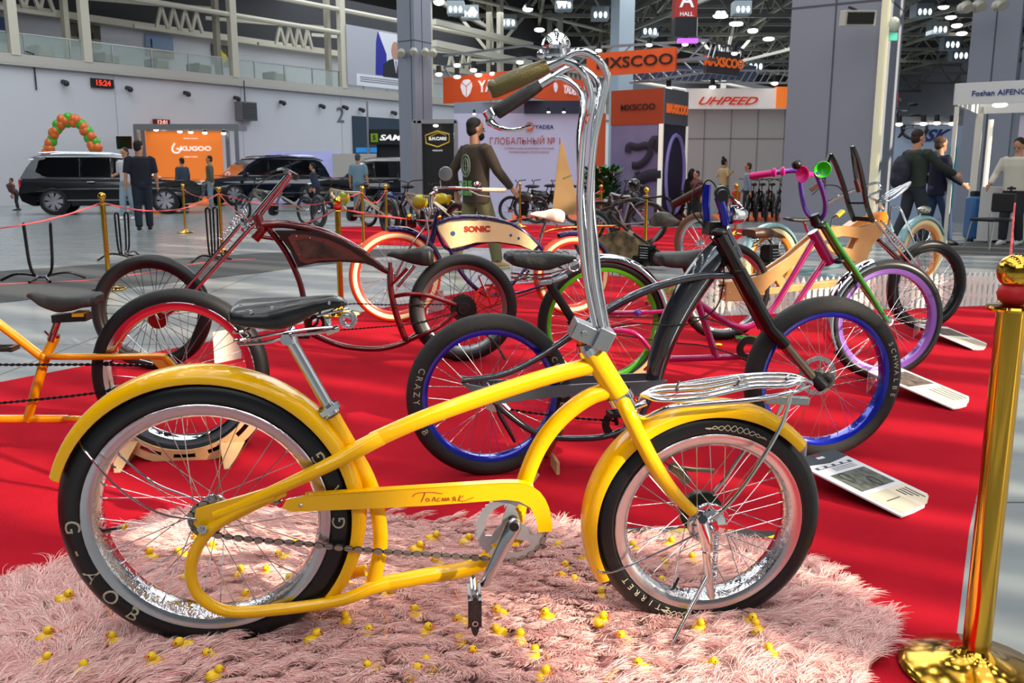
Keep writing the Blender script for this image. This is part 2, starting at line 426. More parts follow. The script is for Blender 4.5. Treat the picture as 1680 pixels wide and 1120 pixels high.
REDC = carpet_mat('red_carpet_pile', '#b01a29', '#a21524')
Pm = [tuple(G(x, y)[:2]) for x, y in ((-420, 712), (0, 627), (820, 468), (1000, 452), (1108, 462), (1112, 521), (1662, 500), (1640, 640), (1590, 870), (1560, 1120))] + [(.8, 1.45), (-3, 1.45)]
mat_poly(None, .002, REDC, 'red_carpet', 'large bright red carpet under the custom bikes in front', 'carpet', raw=Pm)
mat_poly([(560, 372), (860, 368), (1240, 376), (1200, 398), (1130, 412), (860, 408), (545, 400)], .003, REDC, 'red_carpet', 'narrow red carpet strip behind, under the row of electric bikes', 'carpet')
mat_poly([(1090, 352), (1292, 352), (1292, 362), (1090, 366)], .01, M('orange_carpet', '#d9622a', .9), 'orange_carpet', 'orange carpet strip under the bikes by the panelled white booth wall', 'carpet')
mat_poly([(840, 352), (1004, 352), (1004, 362), (840, 362)], .01, M('orange_carpet'), 'orange_carpet', 'orange carpet strip below the pale lilac booth wall', 'carpet')
mat_poly([(-260, 480), (-260, 520), (0, 497), (430, 447), (760, 405), (430, 415), (0, 445)], .004, M('dark_mat', '#3f4143', .8), 'floor_mat', 'dark grey floor mat stretching under the empty bike stands', 'mat')
mat_poly([(1560, 400), (1700, 392), (1760, 420), (1560, 420)], .004, M('dark_mat'), 'floor_mat', 'dark grey floor mat under the folding chair and blue suitcase', 'mat')

# left side wall with its gallery: one frame along the wall
WX = -16.5; WU = (.607, .794, 0); WF = Frame((WX, 38, 0), WU)
WALLM = M('wall_white', '#cdd0d8', .6); CREAM = M('cream_steel', '#c9c5b6', .5)
m = MB(); m.box((35, .15, 2.62), (130, .3, 5.24)); 
for k in range(-6, 12): m.box((k * 6.2, -.004, 2.6), (.02, .01, 5.2), M('seam', '#a4a8b0', .6))
o = struct('wall_left', m, WALLM); o.matrix_world = WF.mat()
m = MB(); m.box((35, 4.6, 6.8), (130, .2, 2.6)); o = struct('wall_gallery', m, M('gallery_white', '#c3c6cf', .6)); o.matrix_world = WF.mat()
m = MB(); m.box((35, 2.3, 5.45), (130, 4.8, .3)); m.box((35, -.12, 5.47), (130, .2, .36)); m.box((35, -.16, 5.27), (130, .12, .08)); o = struct('floor_gallery', m, M('slab', '#b9b7b0', .6)); o.matrix_world = WF.mat()
m = MB(); m.box((35, 4.3, 8.05), (130, .5, .3)); m.box((35, 4.6, 11.2), (130, .2, 6), M('roof_dark', '#3c3e42', .9)); o = struct('trim_1', m, CREAM); o.matrix_world = WF.mat()
colx = [WF.p(x, 90).x for x in (22, 140, 381, 559)]; st_ = colx[3] - colx[2]; colx += [colx[3] + st_ * k for k in (1, 2, 3, 4)]
for k, cx in enumerate(colx):
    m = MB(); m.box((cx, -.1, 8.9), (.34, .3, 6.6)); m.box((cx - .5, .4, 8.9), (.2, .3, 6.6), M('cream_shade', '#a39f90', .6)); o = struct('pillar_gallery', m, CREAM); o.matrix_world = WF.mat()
m = MB()
for z, r in ((8.36, .12), (9.5, .12), (11.6, .12)): m.tube([(-30, -.12, z), (90, -.12, z)], r, 8)
for cx in colx:
    for k in range(4):
        a_ = cx - 2.4 + k * .6; m.bar((a_, 2.2, 7.7), (a_ + .3, 2.2, 8.7), .13, .13); m.bar((a_ + .3, 2.2, 8.7), (a_ + .6, 2.2, 7.7), .13, .13)
    m.bar((cx - 3.5, 2.2, 7.65), (cx, 2.2, 7.65), .16, .16); m.bar((cx - 5.5, 3.6, 8.75), (cx, 1.2, 8.75), .16, .16)
    for a_ in (-1, 1): m.bar((cx, -.12, 12.0), (cx + a_ * 3, -.12, 14.2), .12, .12)
o = struct('beam_gallery', m, CREAM); o.matrix_world = WF.mat()
# gallery glass rail
gl = M('green_glass', '#b9ccc6', .08, alpha=.3)
rr_ = root('glass_railing', WF, 'greenish glass railing along the edge of the upper gallery', 'railing')
for k in range(-7, 30):
    x = k * 1.75; MB().box((x + .87, -.05, 6.05), (1.68, .015, .72)).build('glass_pane', gl, rr_, smooth=False)
m = MB().box((20, -.05, 6.43), (66, .05, .04)); [m.box((k * 1.75, -.05, 6.05), (.035, .04, .78)) for k in range(-7, 31)]; m.build('rail_frame', DCHROME, rr_, smooth=False)
# things on the gallery and on the wall
for nm, (x0, y0, x1, y1), c1, c2, lab in (('poster', (-12, 26, 18, 62), '#3f5c86', '#27364f', 'blue sea poster on the gallery wall at the photo\'s left edge'), ('poster', (112, 36, 166, 80), '#4b4742', '#8d8a80', 'dark poster of a ship on the gallery wall'),
        ('poster', (237, 55, 285, 97), '#7d93b5', '#8f7c5c', 'poster of sky over sandy shore on the gallery wall'), ('poster', (346, 72, 376, 107), '#253a44', '#1c2a2a', 'dark poster with a yellow shape on the gallery wall')):
    a, c = WF.p(x0, y0, 4.45), WF.p(x1, y1 , 4.45); w_, h_ = c.x - a.x, a.z - c.z - (c.x - a.x) * .0
    za = max(a.z, c.z); h_ = max(1.0, a.z - c.z)
    m = MB(); m.box((w_ / 2, 0, -h_ * .3), (w_, .05, h_ * .6), M(lab[:9] + 'a', c1, .6)); m.box((w_ / 2, 0, -h_ * .8), (w_, .05, h_ * .4), M(lab[:9] + 'b', c2, .6))
    if 'yellow' in lab: m.sphere((w_ * .5, -.03, -h_ * .62), (w_ * .38, .02, h_ * .28), M('poster_yellow', '#cfc32c', .6)); m.sphere((w_ * .42, -.03, -h_ * .36), (w_ * .2, .02, h_ * .18), M('poster_yellow'))
    if 'ship' in lab: m.box((w_ * .5, -.04, -h_ * .5), (w_ * .5, .03, h_ * .25), M('poster_dark', '#1f1e1f', .7)); m.box((w_ * .55, -.04, -h_ * .3), (w_ * .1, .03, h_ * .4), M('poster_dark'))
    if 'shore' in lab: m.box((w_ * .2, -.04, -h_ * .4), (w_ * .03, .03, h_ * .4), M('poster_dark')); m.box((w_ * .6, -.04, -h_ * .72), (w_ * .5, .03, h_ * .08), M('poster_dark'))
    o = m.build(nm, smooth=False); o.matrix_world = WF.mat() @ Matrix.Translation((a.x, 4.42, za)); tag(o, lab, 'poster')
for k, (x0, x1, y) in enumerate(((52, 82, 97), (160, 188, 109), (246, 269, 119), (315, 339, 127), (440, 462, 141))):
    a, c = WF.p(x0, y, 1.2), WF.p(x1, y, 1.2); m = MB(); w_ = c.x - a.x
    m.box((w_ * .55, 0, .28), (w_ * .9, .9, .5), M('beige_seat', '#8e8273', .8)); m.box((w_ * .12, 0, .42), (w_ * .24, .9, .35), M('maroon_seat', '#4d2a2c', .8))
    o = m.build('sofa', smooth=False, bevel=.05); o.matrix_world = WF.mat() @ Matrix.Translation((a.x, 1.2, 5.6)); tag(o, ['low beige and maroon sofa on the gallery, first from the photo\'s left', 'low sofa on the gallery just right of the second steel column', 'low sofa on the gallery below the sandy shore poster', 'low sofa on the gallery beside the third steel column', 'low sofa on the gallery between the numeral 2 and the third column'][k], 'sofa', 'sofas on the gallery')
for k, (x, y) in enumerate(((103, 134), (208, 144), (303, 152), (385, 160), (460, 167), (525, 173), (563, 175), (590, 179), (643, 184))):
    p = WF.p(x, y, -.05); m = MB(); m.tube([(0, 0, 0), (0, -.25, -.05)], .09, 10); m.sphere((0, -.27, -.08), .12, n=10)
    o = m.build('wall_camera', M('camera_dark', '#2d3036', .5)); o.matrix_world = WF.mat() @ Matrix.Translation(p); tag(o, 'small dark round camera high on the white wall, number %d from the photo\'s left' % (k + 1) if 0 else 'small dark dome camera high on the white wall, ' + ['above the balloon arch', 'right of the red clock', 'above the orange booth\'s left half', 'above the wall heater', 'third before the numeral 2', 'second before the numeral 2', 'directly above the numeral 2', 'just right of the numeral 2', 'beside the nearest grey pillar'][k], 'camera', 'wall cameras')
def wall_thing(name, label, cat, x, y, w_, h_, dep, mat, txt=None, tm=None, ts=.3, bev=.02):
    p = WF.p(x, y, 0); b = root(name, Matrix(WF.mat()) @ Matrix.Translation((p.x, -.02, p.z)), label, cat)
    MB().box((0, -dep / 2, 0), (w_, dep, h_)).build('casing', mat, b, smooth=False, bevel=bev)
    if txt: MB().text(txt, ts, .01, None, loc(0, -dep - .008, 0), bold=.004).build('digits', tm, b, smooth=False)
    return b
LEDR = M('red_led', '#ff3a22', .5, emit=3)
wall_thing('wall_clock', 'dark digital clock with glowing red digits high on the white wall', 'clock', 166, 137, .95, .36, .12, BLACK, '15:24', LEDR, .3)
wall_thing('red_display', 'small red display above the orange booth', 'display', 263, 201, .75, .26, .15, M('dark_red_case', '#5a1010', .5), '12:01', M('pink_led', '#ffb0a0', .5, emit=2.5), .24)
h_ = wall_thing('wall_heater', 'grey louvred fan heater mounted on the white wall', 'heater', 398, 183, .9, .85, .5, M('heater_grey', '#6d7175', .5))
m = MB(); [m.box((0, -.52, -.34 + k * .085), (.8, .03, .03)) for k in range(9)]; m.tube([(0, -.2, .4), (0, -.2, 1.4)], .03, 8); m.build('louvre', M('heater_dark', '#3d4043', .5), h_, smooth=False)
p = WF.p(558, 190, 0); o = MB().text('2', 1.1, .02, None, None, bold=.01).build('wall_numeral', M('numeral_grey', '#6b6e76', .6), smooth=False); o.matrix_world = WF.mat() @ Matrix.Translation((p.x, -.02, p.z)); tag(o, 'grey numeral 2 painted on the white wall', 'sign')
p = WF.p(57, 130, 0); o = MB().tube([(-.3, -.06, 1.0), (0, -.06, .95), (0, -.06, -.4)], .03, 8).build('wall_pipe', M('camera_dark')); o.matrix_world = WF.mat() @ Matrix.Translation(p); tag(o, 'thin dark pipe running down the wall above the balloon arch', 'pipe')
a, c = WF.p(577, 190, 0), WF.p(790, 215, 0); m = MB().box(((a.x + c.x) / 2, -.05, a.z / 2), (c.x - a.x, .1, a.z)); o = struct('door_1', m, M('gate_blue', '#2f4152', .5)); o.matrix_world = WF.mat()
# large portrait poster hanging in front of the gallery
PO = Matrix(WF.mat()); a = WF.p(569, 95, -.3); c = WF.p(700, 100, -.3); w_ = c.x - a.x; zt, zb = WF.p(569, 40, -.3).z, WF.p(569, 138, -.3).z; h_ = zt - zb
b = root('portrait_poster', PO @ Matrix.Translation((a.x, -.3, zb)), 'huge poster of a man in a dark suit beside a blue and white flag', 'poster')
MB().box((w_ / 2, 0, h_ / 2), (w_, .04, h_)).build('sheet', M('poster_grey', '#aeb2bd', .6), b, smooth=False)
m = MB(); fx = w_ * .33
m.poly([[(fx * 1.0, h_ * .22), (fx * 1.42, h_ * .22), (fx * 1.42, h_ * .6), (fx * 1.12, h_ * .97), (fx * 1.05, h_ * .8)]], .02, M('flag_blue', '#2a2f9a', .6), loc(0, -.03, 0)); m.poly([[(fx * 1.14, h_ * .97), (fx * 1.42, h_ * .55), (fx * 1.42, h_ * .22), (w_ * .72, h_ * .22), (w_ * .72, h_ * .97)]], .018, M('flag_white', '#dfe3ee', .6), loc(0, -.028, 0)); m.build('printed_flag', None, b, smooth=False)
m = MB(); hx = w_ * .57
m.poly([[(hx - w_ * .15, h_ * .2), (hx - w_ * .14, h_ * .42), (hx - w_ * .08, h_ * .5), (hx - w_ * .02, h_ * .54), (hx + w_ * .04, h_ * .54), (hx + w_ * .12, h_ * .48), (hx + w_ * .16, h_ * .4), (hx + w_ * .17, h_ * .2)]], .02, M('suit_print', '#23252e', .6), loc(0, -.045, 0))
m.poly([[(hx - w_ * .02, h_ * .54), (hx + w_ * .01, h_ * .28), (hx + w_ * .04, h_ * .54)]], .02, M('flag_white'), loc(0, -.055, 0)); m.poly([[(hx + w_ * .004, h_ * .5), (hx + w_ * .01, h_ * .3), (hx + w_ * .018, h_ * .5)]], .02, M('tie_print', '#1b2350', .6), loc(0, -.06, 0))
m.poly([[(hx + w_ * .01 + w_ * .05 * math.cos(t), h_ * .68 + h_ * .16 * math.sin(t)) for t in [2 * math.pi * k / 24 for k in range(24)]]], .02, M('skin_print', '#b98f7d', .6), loc(0, -.055, 0))
m.build('printed_figure', None, b, smooth=False)
m = MB(); m.box((w_ * .55, -.03, h_ * .1), (w_ * .9, .02, h_ * .2), M('flag_white'))
for k in range(3): m.box((w_ * .45, -.045, h_ * (.15 - k * .035)), (w_ * .62, .01, h_ * .014), M('print_grey', '#6d7079', .6))
m.build('caption_strip', None, b, smooth=False)

# roof, far wall, side walls
ROOFD = M('roof_dark'); m = MB(); m.box((-22, -6, 15.1), (76, 56, .2)); m.box((0, 81, 15.1), (180, 118, .2)); struct('ceiling', m, ROOFD)
m = MB(); m.box((15, 128, 7.5), (150, .4, 15)); struct('wall_back', m, M('far_wall', '#8d929c', .7))
m = MB(); m.box((12, 127.4, 3.2), (150, .4, 6.4), M('far_wall_low', '#a7abb3', .7)); m.box((12, 127.0, 7.4), (150, .5, .3), M('far_beam', '#b8bcc4', .6)); m.box((12, 127.0, 9.5), (150, .5, .25), M('far_beam')); struct('trim_2', m, ROOFD)
m = MB(); m.box((-7, -28, 7.5), (46, .3, 15)); struct('wall_front', m, WALLM)
m = MB(); m.box((-30, -4, 7.5), (.3, 50, 15)); struct('wall_side', m, WALLM)
# glazed right-hand side of the hall near the bikes: unseen, its uneven uprights shaped to stripe the sun
XW = 15.5; m = MB(); m.box((XW, -3, .5), (.4, 50, 1.0)); m.box((XW, -3, 13.2), (.4, 50, 3.8)); m.box((XW, -25, 6), (.4, 6, 12)); m.box((XW, 18.4, 6), (.4, 7.3, 12))
random.seed(5); y = -22.0
while y < 14.8:
    wd = random.choice((.22, .35, .5, .8, 1.2)); m.box((XW, y + wd / 2, 6.2), (.08, wd, 11)); y += wd + random.choice((.12, .2, .35, .55, .8))
struct('wall_right', m, WALLM)
m = MB()
for z in (3.0, 5.6, 8.2): m.box((XW, -3.5, z), (.1, 37, .16))
struct('window_1', m, M('mullion', '#8d9096', .5))
m = MB(); m.box((34, 22.2, 7.5), (37, .4, 15)); m.box((52, 75, 7.5), (.4, 106, 15)); struct('wall_right_far', m, WALLM)
# roof trusses
TR_ = M('truss_grey', '#96948a', .6)
def truss(name, a, b_, zb, zt, n, r=.09):
    m = MB(); a, b_ = Vector(a), Vector(b_)
    for z in (zb, zt): m.bar((a.x, a.y, z), (b_.x, b_.y, z), r * 2.2, r * 2.2)
    for i in range(n):
        p, q = a.lerp(b_, i / n), a.lerp(b_, (i + 1) / n); mid = (p + q) / 2
        m.bar((p.x, p.y, zt), (mid.x, mid.y, zb), r, r); m.bar((mid.x, mid.y, zb), (q.x, q.y, zt), r, r)
    o = m.build(name, TR_, smooth=False); o['kind'] = 'structure'; return o
for k, y in enumerate((46, 54, 62, 70, 78, 86, 96, 106, 116)): truss('roof_beam', (-34, y, 0), (60, y, 0), 11.6 + .0 * k, 13.6, 26, .11)
for k, x in enumerate((-22, -14, -6, 2, 10, 18, 26, 34, 42)): truss('roof_beam', (x, 40, 0), (x, 126, 0), 12.2, 13.4, 26, .09)
for k, (x0, y0, x1, y1) in enumerate(((-8, 40, 14, 120), (14, 42, -6, 118), (30, 44, 10, 120), (-24, 60, 4, 120))): truss('roof_beam', (x0, y0, 0), (x1, y1, 0), 11.0, 12.2, 24, .1)
# tree-like braces and purlins near the left
m = MB()
for (x, y) in ((807, 130), (557, 60), (1190, 60), (1000, 60)):
    Y = 62 if x == 807 else 70; p = atY(x, y, Y)
    m.bar((p[0], Y, 0 if x > 1100 else 4), (p[0], Y, 9.2), .35, .35)
    for dx, dy in ((-3, 0), (3, 0), (0, -3), (0, 3)): m.bar((p[0], Y, 9.0), (p[0] + dx, Y + dy, 12.6), .2, .2)
m.bar(tuple(atY(712, 36, 52)), tuple(atY(872, 74, 60)), .3, .3); m.bar(tuple(atY(712, 71, 52)), tuple(atY(870, 104, 60)), .35, .35)
struct('brace_roof', m, CREAM)
# pillars
PM = M('pillar_panel', '#868c99', .45); PS = M('pillar_seam', '#4d5058', .6)
PU_ = (.84, -.543, 0)
def pillar(nm, x0, x1, x2, Y, mat=PM, z=14.5, band=None, seams=(.5,), dseams=()):
    """x0 left edge, x1 the near corner, x2 right edge of the side face (pixel columns)"""
    F = Frame(atY(x0, 287, Y) * np.array([1, 1, 0]), PU_); w_ = F.p(x1, 287, 0).x
    F2 = Frame(F.W((w_, 0, 0)), (.543, .84, 0)); q = F2.p(x2, 287, 0).x if x2 else w_; q = min(max(q, .3), 3); m = MB()
    m.box((w_ / 2, q / 2, z / 2), (w_, q, z))
    for s_ in seams: m.box((w_ * s_, -.002, z / 2), (.03, .012, z), PS)
    for s_ in dseams: m.box((w_ + .002, q * s_, z / 2), (.012, .03, z), PS)
    if band: m.box((w_ / 2, q / 2, band), (w_ + .01, q + .01, .04), PS)
    o = struct(nm, m, mat); o.matrix_world = F.mat(); return o
pillar('pillar_1', 1284, 1438, 1463, 18.5, band=4.4, seams=(.47,))
pillar('pillar_2', 657, 684, 711, 30, band=5.4, seams=(.8,), dseams=(.45,))
pillar('pillar_3', 997, 1011, 1035, 52, M('pillar_pale', '#9fb0bd', .4), seams=())
pillar('pillar_4', 1572, 1650, 1653, 22, M('pillar_cool', '#8f96a5', .45), band=6.3, seams=(.5,)); pillar('pillar_5', 1657, 1760, None, 24, M('pillar_cool'), band=4.4)
# round fittings on the pillars
def spot_ring(pts, Y, lab):
    for k, (x, y) in enumerate(pts):
        p = atY(x, y, Y); o = MB().tube([(0, 0, 0), (0, -.22, .02), (.0, -.3, -.06)], .12, 12).build('pillar_floodlight', M('flood_cream', '#b9b7a8', .5)); o.location = p; tag(o, lab[k], 'lamp', 'small floodlights on the pillars')
spot_ring(((660, 88), (680, 86), (699, 87), (711, 88)), 29.9, ['cream floodlight on the left grey pillar, first of four along its band', 'cream floodlight on the left grey pillar, second of four along its band', 'cream floodlight on the left grey pillar, third of four along its band', 'cream floodlight on the left grey pillar, fourth of four along its band'])
spot_ring(((1578, 14), (1600, 12), (1635, 10)), 20.9, ['cream floodlight at the near corner of the far right pillar', 'cream floodlight in the middle of the far right pillar band', 'cream floodlight beside the gap of the far right pillar'])
p = atY(1407, 30, 16.9); b = root('wall_speaker', Matrix.Translation(p) @ RX(8), 'cream box loudspeaker fixed to the big grey pillar', 'loudspeaker')
MB().box((0, 0, 0), (.56, .3, .27)).build('cabinet', M('speaker_cream', '#aeb0a3', .5), b, smooth=False, bevel=.01); MB().box((0, -.155, 0), (.48, .02, .2)).build('grille', M('speaker_black', '#14140f', .6), b, smooth=False); MB().bar((0, .1, .14), (-.05, .35, .2), .04, .04).build('bracket', BLACK, b)
p = atY(1447, 130, 17.1); m = MB(); o = m.box((.06, 0, -.55), (.14, .08, 5.6)).build('light_strip', M('strip_cream', '#ddd8b8', .4, emit=.6), smooth=False); o.location = (p[0], 17.3, p[2] - .3); tag(o, 'tall cream light strip down the side of the big grey pillar', 'light')
p = atY(1466, 40, 17.3); b = root('exit_light', Matrix.Translation(p), 'small greenish emergency lamp at the edge of the big grey pillar', 'lamp'); MB().sphere((0, 0, 0), (.12, .1, .14)).build('lamp_globe', M('pale_globe', '#c3cbc0', .3), b); MB().box((0, 0, -.22), (.16, .06, .14)).build('green_panel', M('green_panel', '#4bb39c', .4, emit=.5), b, smooth=False)
# ------------------------------------------------------------------ exhibition stands
def YF(Y): return Frame((0, Y, 0), (1, 0, 0))
def booth(name, label, cat, Y, group=None, ang=0, px=840):
    F = YF(Y) if not ang else Frame(atY(px, 287, Y) * np.array([1, 1, 0]), (math.cos(math.radians(ang)), math.sin(math.radians(ang)), 0))
    return F, root(name, F, label, cat, group)
def rect(b, F, x0, y0, x1, y1, th, mat, nm, d=0.0, foot=False, bev=0):
    a, c = F.p(x0, y0, d), F.p(x1, y1, d); zb = 0 if foot else c.z
    return MB().box(((a.x + c.x) / 2, d + th / 2, (a.z + zb) / 2), (abs(c.x - a.x), th, a.z - zb)).build(nm, mat, b, smooth=False, bevel=bev)
def words_(b, F, x, y, body, hpx, mat, d=-.03, nm='lettering', bold=0.0, shear=0.0, sx=1.0, al='CENTER', rot=0):
    p = F.p(x, y, d); q = F.p(x, y + hpx, d); s_ = (p.z - q.z) * 1.38
    return MB().text(body, s_, .012, None, Matrix.Translation(p) @ RY(rot), align=al, bold=bold * s_, shear=shear, sx=sx).build(nm, mat, b, smooth=False)
def lamps(F, pts, grp, lab, d=-.3, r=.07, e=14, name='spotlight'):
    for k, (x, y) in enumerate(pts):
        p = F.p(x, y, d); b = root(name, Matrix(F.mat()) @ Matrix.Translation(p), lab[k] if isinstance(lab, (list, tuple)) else lab, 'spotlight', grp)
        MB().tube([(0, .02, r * 2.6), (0, 0, r * .2)], r * .8, 10).build('housing', BLACK, b); MB().sphere((0, 0, 0), (r * 1.15, r * 1.15, r * .6), n=10).build('lens', M('lamp_glow%d' % e, '#fff6e6', .5, emit=e), b)
# orange stand
F, b = booth('orange_stand', 'orange lit exhibition stand with white lettering and a silver frame', 'exhibition stand', 38)
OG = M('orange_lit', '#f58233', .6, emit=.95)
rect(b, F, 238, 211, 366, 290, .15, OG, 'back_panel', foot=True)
m = MB()
for x in (222, 233, 372, 387): a = F.p(x, 207, -1.2 if x in (222, 387) else 0); m.box((a.x, -1.2 if x in (222, 387) else 0, a.z / 2), (.14, .14, a.z))
a, c = F.p(221, 208, -1.2), F.p(388, 208, -1.2); m.box(((a.x + c.x) / 2, -1.2, a.z), (c.x - a.x, .16, .22)); m.box(((a.x + c.x) / 2, 0, a.z), (c.x - a.x, .16, .22)); m.box((a.x, -.6, a.z), (.14, 1.2, .2)); m.box((c.x, -.6, a.z), (.14, 1.2, .2))
m.build('silver_frame', M('silver_frame', '#9a9da2', .35, .7), b, smooth=False)
rect(b, F, 222, 215, 234, 290, .1, M('pale_side', '#c6c3bd', .5), 'side_panel', d=-.6, foot=True)
words_(b, F, 321, 244, 'KUGOO', 7.5, M('white_glow', '#ffffff', .5, emit=1.2), bold=.03, sx=1.35)
m = MB(); p = F.p(289, 243, -.04); m.tube([p + Vector(v) for v in ((-.05, 0, .2), (-.17, 0, -.02), (-.1, 0, -.18), (.1, 0, -.18), (.13, 0, -.05), (.02, 0, -.02))], .035, 8, sm=4); m.build('emblem', M('white_glow'), b)
words_(b, F, 313, 227, 'electric scooters', 2.2, M('white_glow'), sx=1.2); words_(b, F, 313, 257, 'kugoo-russia', 2.4, M('white_glow'), sx=1.3)
lamps(F, ((256, 213), (295, 216), (313, 217), (336, 218), (367, 219)), 'spotlights on the orange stand', ['lit spotlight at the left end of the orange stand', 'lit spotlight second along the orange stand', 'lit spotlight in the middle of the orange stand', 'lit spotlight fourth along the orange stand', 'lit spotlight at the right end of the orange stand'], d=-.5, r=.09)
F = YF(36); p = F.p(204, 234, 0); b = root('display_screen', Matrix.Translation(Vector((p.x, 36, 0))), 'black display screen on a post left of the orange stand', 'screen'); MB().box((0, 0, p.z), (.6, .08, .5)).build('screen', GLOSSB, b, smooth=False); MB().tube([(0, .05, 0), (0, .05, p.z)], .03, 8).build('post', BLACK, b)
# lilac screen wall and pale barrier
F, b = booth('lilac_stand', 'pale violet backlit wall behind the parked dark cars', 'exhibition stand', 41)
rect(b, F, 441, 248, 556, 280, .15, M('violet_glow', '#aeb4ea', .5, emit=.7), 'light_wall', foot=True); words_(b, F, 458, 254, 'LINK', 3, M('violet_ink', '#5b63c0', .5)); words_(b, F, 472, 254, 'BAT', 3, M('pink_ink', '#c8508a', .5)); rect(b, F, 484, 262, 507, 277, .05, M('amber_panel', '#cf9c3c', .5), 'amber_panel', d=-.1)
# black stand
F, b = booth('black_stand', 'black stand with a green square logo beside the left grey pillar', 'exhibition stand', 41)
rect(b, F, 604, 212, 668, 237, .3, M('black_fascia', '#1a1d20', .4), 'fascia'); rect(b, F, 618, 237, 668, 300, .2, M('black_fascia'), 'back_wall', d=.4, foot=True); rect(b, F, 720, 212, 765, 237, .3, M('black_fascia'), 'fascia')
m = MB(); m.box((F.p(604, 212).x, -.1, 2.2), (.08, .08, 4.4)); m.build('post', M('silver_frame'), b)
rect(b, F, 608, 219, 620, 233, .03, M('lime', '#86a81d', .5, emit=.2), 'logo_square', d=-.03); words_(b, F, 614, 226, '5', 8, BLACK, d=-.05, bold=.02); words_(b, F, 622, 226, 'SAM', 9, M('white_glow'), bold=.03, shear=.3, sx=1.5, al='LEFT'); words_(b, F, 742, 222, 'SAM', 9, M('white_glow'), bold=.03, sx=1.2, al='LEFT')
rect(b, F, 584, 242, 618, 250, .1, M('cyan_glow', '#2f8fe0', .5, emit=.8), 'blue_light', d=.1); rect(b, F, 545, 252, 618, 285, .2, M('pale_side'), 'counter', d=-.3, foot=True)
# car dealer stand with a gold hexagon
F, b = booth('car_stand', 'black panel with a gold hexagon emblem in a silver truss frame', 'exhibition stand', 24)
rect(b, F, 692, 203, 745, 300, .12, M('black_fascia'), 'panel', foot=True)
m = MB()
for x in (679, 688, 748): a = F.p(x, 198, -.3); m.box((a.x, -.3, a.z / 2), (.1, .1, a.z))
a, c = F.p(679, 199, -.3), F.p(749, 199, -.3); m.box(((a.x + c.x) / 2, -.3, a.z), (c.x - a.x, .1, .1)); m.build('silver_frame', M('silver_frame'), b, smooth=False)
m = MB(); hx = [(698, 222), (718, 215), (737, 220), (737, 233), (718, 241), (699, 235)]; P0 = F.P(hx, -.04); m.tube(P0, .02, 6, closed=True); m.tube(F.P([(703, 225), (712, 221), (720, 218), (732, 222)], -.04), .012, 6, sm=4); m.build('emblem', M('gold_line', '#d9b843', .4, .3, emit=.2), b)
words_(b, F, 718, 227.5, 'B.H.CARS', 5.2, M('white_glow'), bold=.03, sx=1.0); words_(b, F, 718, 247, 'MOSCOW', 2.6, M('white_glow')); 
lamps(F, ((715, 206),), None, 'lit spotlight above the gold hexagon emblem', r=.06)
# orange hanging ring banner and the lilac wall below
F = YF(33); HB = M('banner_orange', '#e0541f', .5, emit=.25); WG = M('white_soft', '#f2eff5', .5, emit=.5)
def hang_banner(name, label, pts, z0, z1, mat, th=.12):
    """pts: (px, Y) corners of a banner seen from below, hanging between heights"""
    b = bpy.data.objects.new(name, None); COL.objects.link(b); tag(b, label, 'banner'); P0 = [atY(x, 287, Y) for x, Y in pts]
    for i in range(len(P0) - 1):
        a, c = P0[i], P0[i + 1]; m = MB().bar((a[0], a[1], (z0 + z1) / 2), (c[0], c[1], (z0 + z1) / 2), th, z1 - z0); m.build('banner_face', mat if not isinstance(mat, list) else mat[i], b, smooth=False)
    return b, P0
def on_face(b, a, c, t, z, body, size, mat, bold=.02, shear=0, sx=1.0, nm='lettering'):
    a, c = Vector((a[0], a[1], 0)), Vector((c[0], c[1], 0)); d = (c - a); ang = math.atan2(d.y, d.x); nrm = Vector((math.sin(ang), -math.cos(ang), 0)); p = a + d * t + nrm * .09
    return MB().text(body, size, .02, None, Matrix.Translation((p.x, p.y, z)) @ Matrix.Rotation(ang, 4, 'Z'), bold=bold * size, shear=shear, sx=sx).build(nm, mat, b, smooth=False)
zt, zb = atY(800, 125, 30)[2], atY(800, 168, 30)[2]
b, P0 = hang_banner('hanging_banner', 'orange hanging banner with white shield emblem and white lettering', [(731, 30.5), (868, 28), (953, 31.5)], zb, zt, HB)
def shield(b, a, c, t, z, s_, mat):
    a, c = Vector((a[0], a[1], 0)), Vector((c[0], c[1], 0)); d = c - a; ang = math.atan2(d.y, d.x); nrm = Vector((math.sin(ang), -math.cos(ang), 0)); p = a + d * t + nrm * .09
    X = Matrix.Translation((p.x, p.y, z)) @ Matrix.Rotation(ang, 4, 'Z'); m = MB()
    m.poly([[(-.05 * s_, .1 * s_), (-.42 * s_, .32 * s_), (-.48 * s_, .1 * s_), (-.3 * s_, -.3 * s_), (-.04 * s_, -.5 * s_), (-.04 * s_, -.02 * s_)]], .02, None, X)
    m.poly([[(.05 * s_, .1 * s_), (.42 * s_, .32 * s_), (.48 * s_, .1 * s_), (.3 * s_, -.3 * s_), (.04 * s_, -.5 * s_), (.04 * s_, -.02 * s_)]], .02, None, X)
    m.poly([[(0, .14 * s_), (-.36 * s_, .38 * s_), (-.2 * s_, .5 * s_), (.2 * s_, .5 * s_), (.36 * s_, .38 * s_)]], .02, None, X)
    m.build('shield_emblem', mat, b, smooth=False)
zm = (zt + zb) / 2; shield(b, P0[0], P0[1], .3, zm, .55, WG); on_face(b, P0[0], P0[1], .66, zm, 'YADEA', .5, WG); shield(b, P0[1], P0[2], .42, zm, .3, WG); on_face(b, P0[1], P0[2], .72, zm, 'YADEA', .36, WG)
m = MB(); pz = zt + .35
for dz in (0, .35):
    for i in range(2): a, c = P0[i], P0[i + 1]; m.bar((a[0], a[1], pz + dz), (c[0], c[1], pz + dz), .06, .06)
